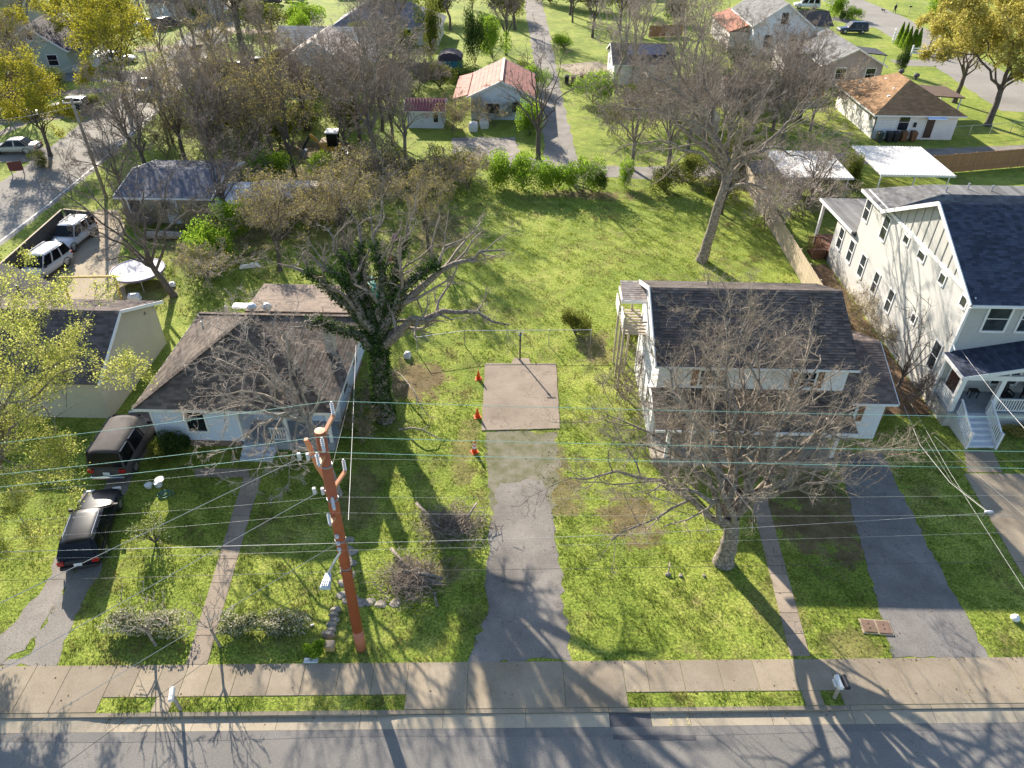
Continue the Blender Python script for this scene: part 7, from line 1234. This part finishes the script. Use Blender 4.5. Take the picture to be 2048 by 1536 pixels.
wire('thin grey wire from the lowest insulator', [gl((-16.91, 7.49),16.0), tp(TT[5]), gl((16.90, 8.10),17.5)], .007, ALU, .1, (30,30))
nt_ = (PX,PYY-.2,6.45)
wire('twin pale service line running left from the middle of the red pole', [(-17.66, 16.45, 6.30), nt_], .014, ALU, .0, (30,0)); wire('pale service line running right from the red pole to the cable joint', [nt_, (3.66, 17.96, 6.20), (17.38, 19.42, 6.20)], .011, ALU, .05)
wire('black cable crossing the lawn low on the red pole', [(-18.17, 16.35, 4.90), (PX,PYY-.22,4.98), (18.56, 18.18, 5.00)], .013, BLKW, .03, (30,30)); wire('grey cable just above the black one', [(-17.75, 16.40, 6.00), (PX,PYY-.22,6.1), (18.42, 18.70, 6.00)], .008, ALU, .05, (30,30))
wire('thick pale cable slanting down left from the upper switch', [(-6.82, 17.21, 10.30), (-13.61, 11.91, 9.70)], .017, ALU, .0, (0,30)); wire('thick pale cable slanting down left from the lower switch', [(-6.56, 17.18, 8.75), (-13.63, 10.89, 8.20)], .017, ALU, .0, (0,30)); wire('thick pale cable slanting down left below the switches', [(-6.29, 17.14, 6.30), (-13.93, 9.95, 6.10)], .014, ALU, .0, (0,30)); wire('dark cable slanting down left past the street lamp', [(-6.14, 17.12, 4.95), (-8.00, 15.43, 5.00), (-12.61, 9.88, 5.10)], .012, BLKW, .0, (0,20))
wire('twisted white service drop from the red pole to the bungalow', [(-5.68, 17.07, 7.60), (-7.23, 24.34, 5.40), (-9.09, 33.72, 3.60)], .012, mat('white_cable',(0.6,0.58,0.56),.6)); wire('thin pale service drop from the red pole to the bungalow eave', [(-6.15, 17.44, 9.30), (-8.05, 26.28, 4.60), (-8.67, 29.70, 3.20)], .008, ALU)
wire('thick twisted drop from the cable joint to the white house wing', [(19.64, 29.98, 3.00), (18.17, 25.54, 4.20), (17.40, 21.85, 5.40), (17.40, 19.47, 6.20), (18.46, 19.01, 6.30)], .016, ALU, .0, (0,25)); wire('thin drop right of the twisted one to the white house wing', [(20.07, 30.16, 3.00), (18.36, 23.32, 4.60), (17.78, 20.02, 5.20), (17.39, 16.72, 5.60)], .010, ALU, .0, (0,25)); wire('second thin drop beside the twisted one', [(19.29, 27.66, 3.40), (18.01, 22.49, 4.80), (17.52, 19.62, 6.10)], .007, ALU)
wire('pale cable from the cream house porch to the right edge', [(24.05, 33.94, 3.90), (22.87, 28.65, 4.80), (22.28, 25.44, 5.40)], .013, mat('white_cable',(0.6,0.58,0.56)), .0, (0,25)); wire('thin cable crossing the concrete drive at the right edge', [(19.61, 26.92, 3.60), (19.25, 23.13, 4.80), (19.06, 19.75, 5.80)], .007, ALU, .0, (0,25))
jb = thing('cable_joint', 'white plastic cable joint hanging on the service lines at the right', 'cable joint', (17.46, 19.47, 6.20)); MB().lathe([(.0,-.16),(.05,-.14),(.06,0),(.05,.14),(.0,.16)],(0,0,0),8,'X').build('sleeve', INS, jb, True); MB().tube([(-.1,0,0),(-.2,-.1,-.15),(-.1,-.05,-.3)],.02,5).build('tail', BLKW, jb)
wire('line from the clothes post across the lawn to the ivy tree', [(*(-0.04, 37.81),2.02), (-3.27, 37.98, 2.20), (-5.83, 37.86, 2.40)], .006, METAL, .05)
def far_pole(label, base, h, arms, lean=(0,0)):
    o = thing('utility_pole', label, 'pole', base); MB().tube([(0,0,0),(lean[0],lean[1],h)],[.16,.11],10).build('shaft', mat('grey_pole_wood',(0.30,0.25,0.20),.9,.2,4.0), o, True)
    for z,l in arms: MB().bar((lean[0]-l,lean[1]-l*.3,z),(lean[0]+l,lean[1]+l*.3,z),.1,.12).build('crossarm', GREYWOOD, o); [MB().lathe([(.03,0),(.06,.04),(.03,.16)],(lean[0]+s*l*.9,lean[1]+s*l*.27,z+.06),8).build('insulator', INS, o) for s in (-1,1)]
    return o
far_pole('leaning grey utility pole beside the side street', (-37.51, 62.32), 8.6, [(8.2,.7)], (-.2,0)); far_pole('grey utility pole behind the white pickup', (-41.70, 85.22), 7.6, [(7.2,.6)]); far_pole('pale utility pole on the curved road at the upper right', (64.19, 127.51), 8.6, [(8.0,.9),(7.2,.5)])
wire('pale wire from the leaning side street pole to the left edge', [(-36.95, 61.42, 8.20), (-41.36, 58.07, 8.00)], .014, ALU, .1, (0,30)); wire('pale wire running up the side street past the olive tree', [(-37.09, 61.84, 8.40), (-38.43, 78.02, 7.40), (-51.46, 115.20, 7.50)], .014, ALU, .2, (0,30)); wire('long pale wire over the olive tree from the left edge', [(-44.89, 64.24, 8.20), (-44.55, 79.85, 8.00), (-50.09, 110.12, 8.00)], .014, ALU, .2, (20,20)); wire('guy wire from the leaning side street pole to the verge', [(-38.69, 64.00, 5.50), (*(-45.79, 70.06),0.0)], .012, ALU)
wire('bundle of wires leaving the curved road pole to the right', [(60.35, 119.68, 7.60), (57.81, 107.74, 7.40)], .03, ALU, .1, (0,40)); wire('wire leaving the curved road pole to the left', [(59.82, 118.83, 7.60), (54.63, 134.02, 7.40)], .02, ALU, .2, (0,40))

# ------------------------------------------------------------------ grass blades on the lawns, as one mass of stuff each
def inside(pts, poly):
    x,y = pts[:,0],pts[:,1]; r = np.zeros(len(pts),bool); n = len(poly)
    for i in range(n):
        (x0,y0),(x1,y1) = poly[i][:2],poly[(i+1)%n][:2]
        if y0 == y1: continue
        c = ((y0 > y) != (y1 > y)) & (x < (x1-x0)*(y-y0)/(y1-y0)+x0); r ^= c
    return r
HOUSES = [[(-19,29),(-9.7,29),(-9.7,41),(-19,41)],[(6.9,28.4),(19.4,28.4),(19.4,37.2),(6.9,37.2)],[(23.5,32),(36,32),(36,55.5),(23.5,55.5)],[(-37,31),(-22.6,31),(-22.6,39),(-37,39)]]
def grass(name, label, poly, dens, blades, h, w, seed, gm=None):
    rng = np.random.default_rng(seed); xs = [p[0] for p in poly]; ys = [p[1] for p in poly]; A_ = (max(xs)-min(xs))*(max(ys)-min(ys)); n = int(A_*dens); p = np.stack([rng.uniform(min(xs),max(xs),n),rng.uniform(min(ys),max(ys),n)],1)
    ok = inside(p,poly)
    for q in PAVED+HOUSES: ok &= ~inside(p,q)
    # tufts thin out in worn patches
    f = np.sin(p[:,0]*1.7+np.sin(p[:,1]*1.3)*1.5)*np.sin(p[:,1]*1.9+np.sin(p[:,0]*.9)*2.0)+.5*np.sin(p[:,0]*4.1+p[:,1]*3.3); ok &= f+rng.normal(size=n)*.5 > -.45
    for x,y,rx,ry,s in BARE: ok &= ((p[:,0]-x)/rx)**2+((p[:,1]-y)/ry)**2+rng.normal(size=n)*.3 > .9*s
    p = p[ok]; f = f[ok]; n = len(p); c = np.repeat(p,blades,0)+rng.normal(size=(n*blades,2))*.045; hh = h*np.repeat(1+.6*np.clip(f,-1,1.2),blades)*rng.uniform(.5,1.3,n*blades); a = rng.uniform(0,6.283,n*blades); wv = np.stack([np.cos(a),np.sin(a)],1)*w*rng.uniform(.6,1.3,(n*blades,1)); ln = rng.normal(size=(n*blades,2))*hh[:,None]*.55
    z0 = np.full((n*blades,1),-.005); V = np.stack([np.hstack([c-wv,z0]),np.hstack([c+wv,z0]),np.hstack([c+ln,hh[:,None]])],1).reshape(-1,3)
    X,Y_ = c[:,0],c[:,1]; g = np.sin(.62*X+1.3*np.sin(.41*Y_+.7))*np.sin(.71*Y_+1.2*np.sin(.53*X))+.55*np.sin(1.7*X+.9*np.sin(1.3*Y_))*np.sin(1.9*Y_+1.1*np.sin(1.5*X+2)); dry = g+rng.normal(size=len(c))*.28 > .52
    T = V.reshape(-1,3,3)
    for nm,sel,mm,lb in ((name,~dry,gm or LF_GRASS,label),('dry_grass',dry,LF_STRAW,'straw coloured worn patches in the '+label.split(' of ')[-1].split('between ')[-1])):
        q = T[sel].reshape(-1,3); stuff(np_mesh(nm, q, np.arange(len(q)).reshape(-1,3), mm), lb, 'grass')
LF_STRAW = leafmat('straw_blades', [(0.15,(0.15,0.13,0.05)),(0.5,(0.28,0.235,0.095)),(0.85,(0.44,0.36,0.18))], 0.4)
LF_GRASS = leafmat('grass_blades', [(0.15,(0.075,0.135,0.022)),(0.42,(0.155,0.22,0.036)),(0.66,(0.265,0.305,0.065)),(0.84,(0.42,0.36,0.18))], 0.5, 0.55, 0.62, 6.0)
LF_GRASS2 = leafmat('back_lawn_blades', [(0.15,(0.10,0.165,0.025)),(0.42,(0.21,0.28,0.042)),(0.66,(0.36,0.40,0.08)),(0.86,(0.48,0.42,0.19))], 0.5, 0.4, 0.6, 6.0)
grass('grass', 'short patchy grass of the front yards', [ST(-27,V1+.02)[:2],ST(27,V1+.02)[:2],(27,32),(-27,32)], 75, 4, .075, .014, 1)
grass('grass', 'strip of grass between sidewalk and kerb', [ST(-24,.2)[:2],ST(24,.2)[:2],ST(24,V0-.02)[:2],ST(-24,V0-.02)[:2]], 150, 4, .085, .012, 2)
grass('grass', 'mown grass of the deep back lawn', [(-9.6,32),(20.3,32),(20.3,69),(-9.6,69)], 40, 3, .085, .022, 3, LF_GRASS2)
grass('grass', 'rough grass of the yards on the left and behind', [(-41,42),(-9.7,42),(-9.7,69),(-41,69)], 16, 3, .11, .035, 4)
# crisp leaf litter and scattered dead leaves
rng = np.random.default_rng(9); q = np.concatenate([np.stack([rng.normal(x,rx*.7,int(60*rx*ry*s)),rng.normal(y,ry*.7,int(60*rx*ry*s)),np.full(int(60*rx*ry*s),.02)],1) for x,y,rx,ry,s in BARE]); gq = np.array([ST(u,vv,.03) for u,vv in zip(rng.uniform(-22,22,420),np.concatenate([rng.normal(-.06,.05,200),rng.normal(.78,.06,60),rng.normal(2.1,.07,120),rng.uniform(-.4,2.1,40)]))]); gq[:200,2] = -.09; q = np.concatenate([q,gq]); v,f = leaf_quads(q,.075,rng,.7); v[:,2] = np.where(v[:,2] < -.03,np.maximum(v[:,2],-.10),np.maximum(v[:,2],.006))
stuff(np_mesh('leaf_litter', v, f, leafmat('dead_leaves',[(0.2,(0.10,0.055,0.025)),(0.5,(0.22,0.13,0.06)),(0.85,(0.40,0.27,0.14))],.2)), 'dry brown leaves scattered over the worn patches', 'leaves')
for o in bpy.data.objects:
    if 'at' in o.keys(): del o['at']
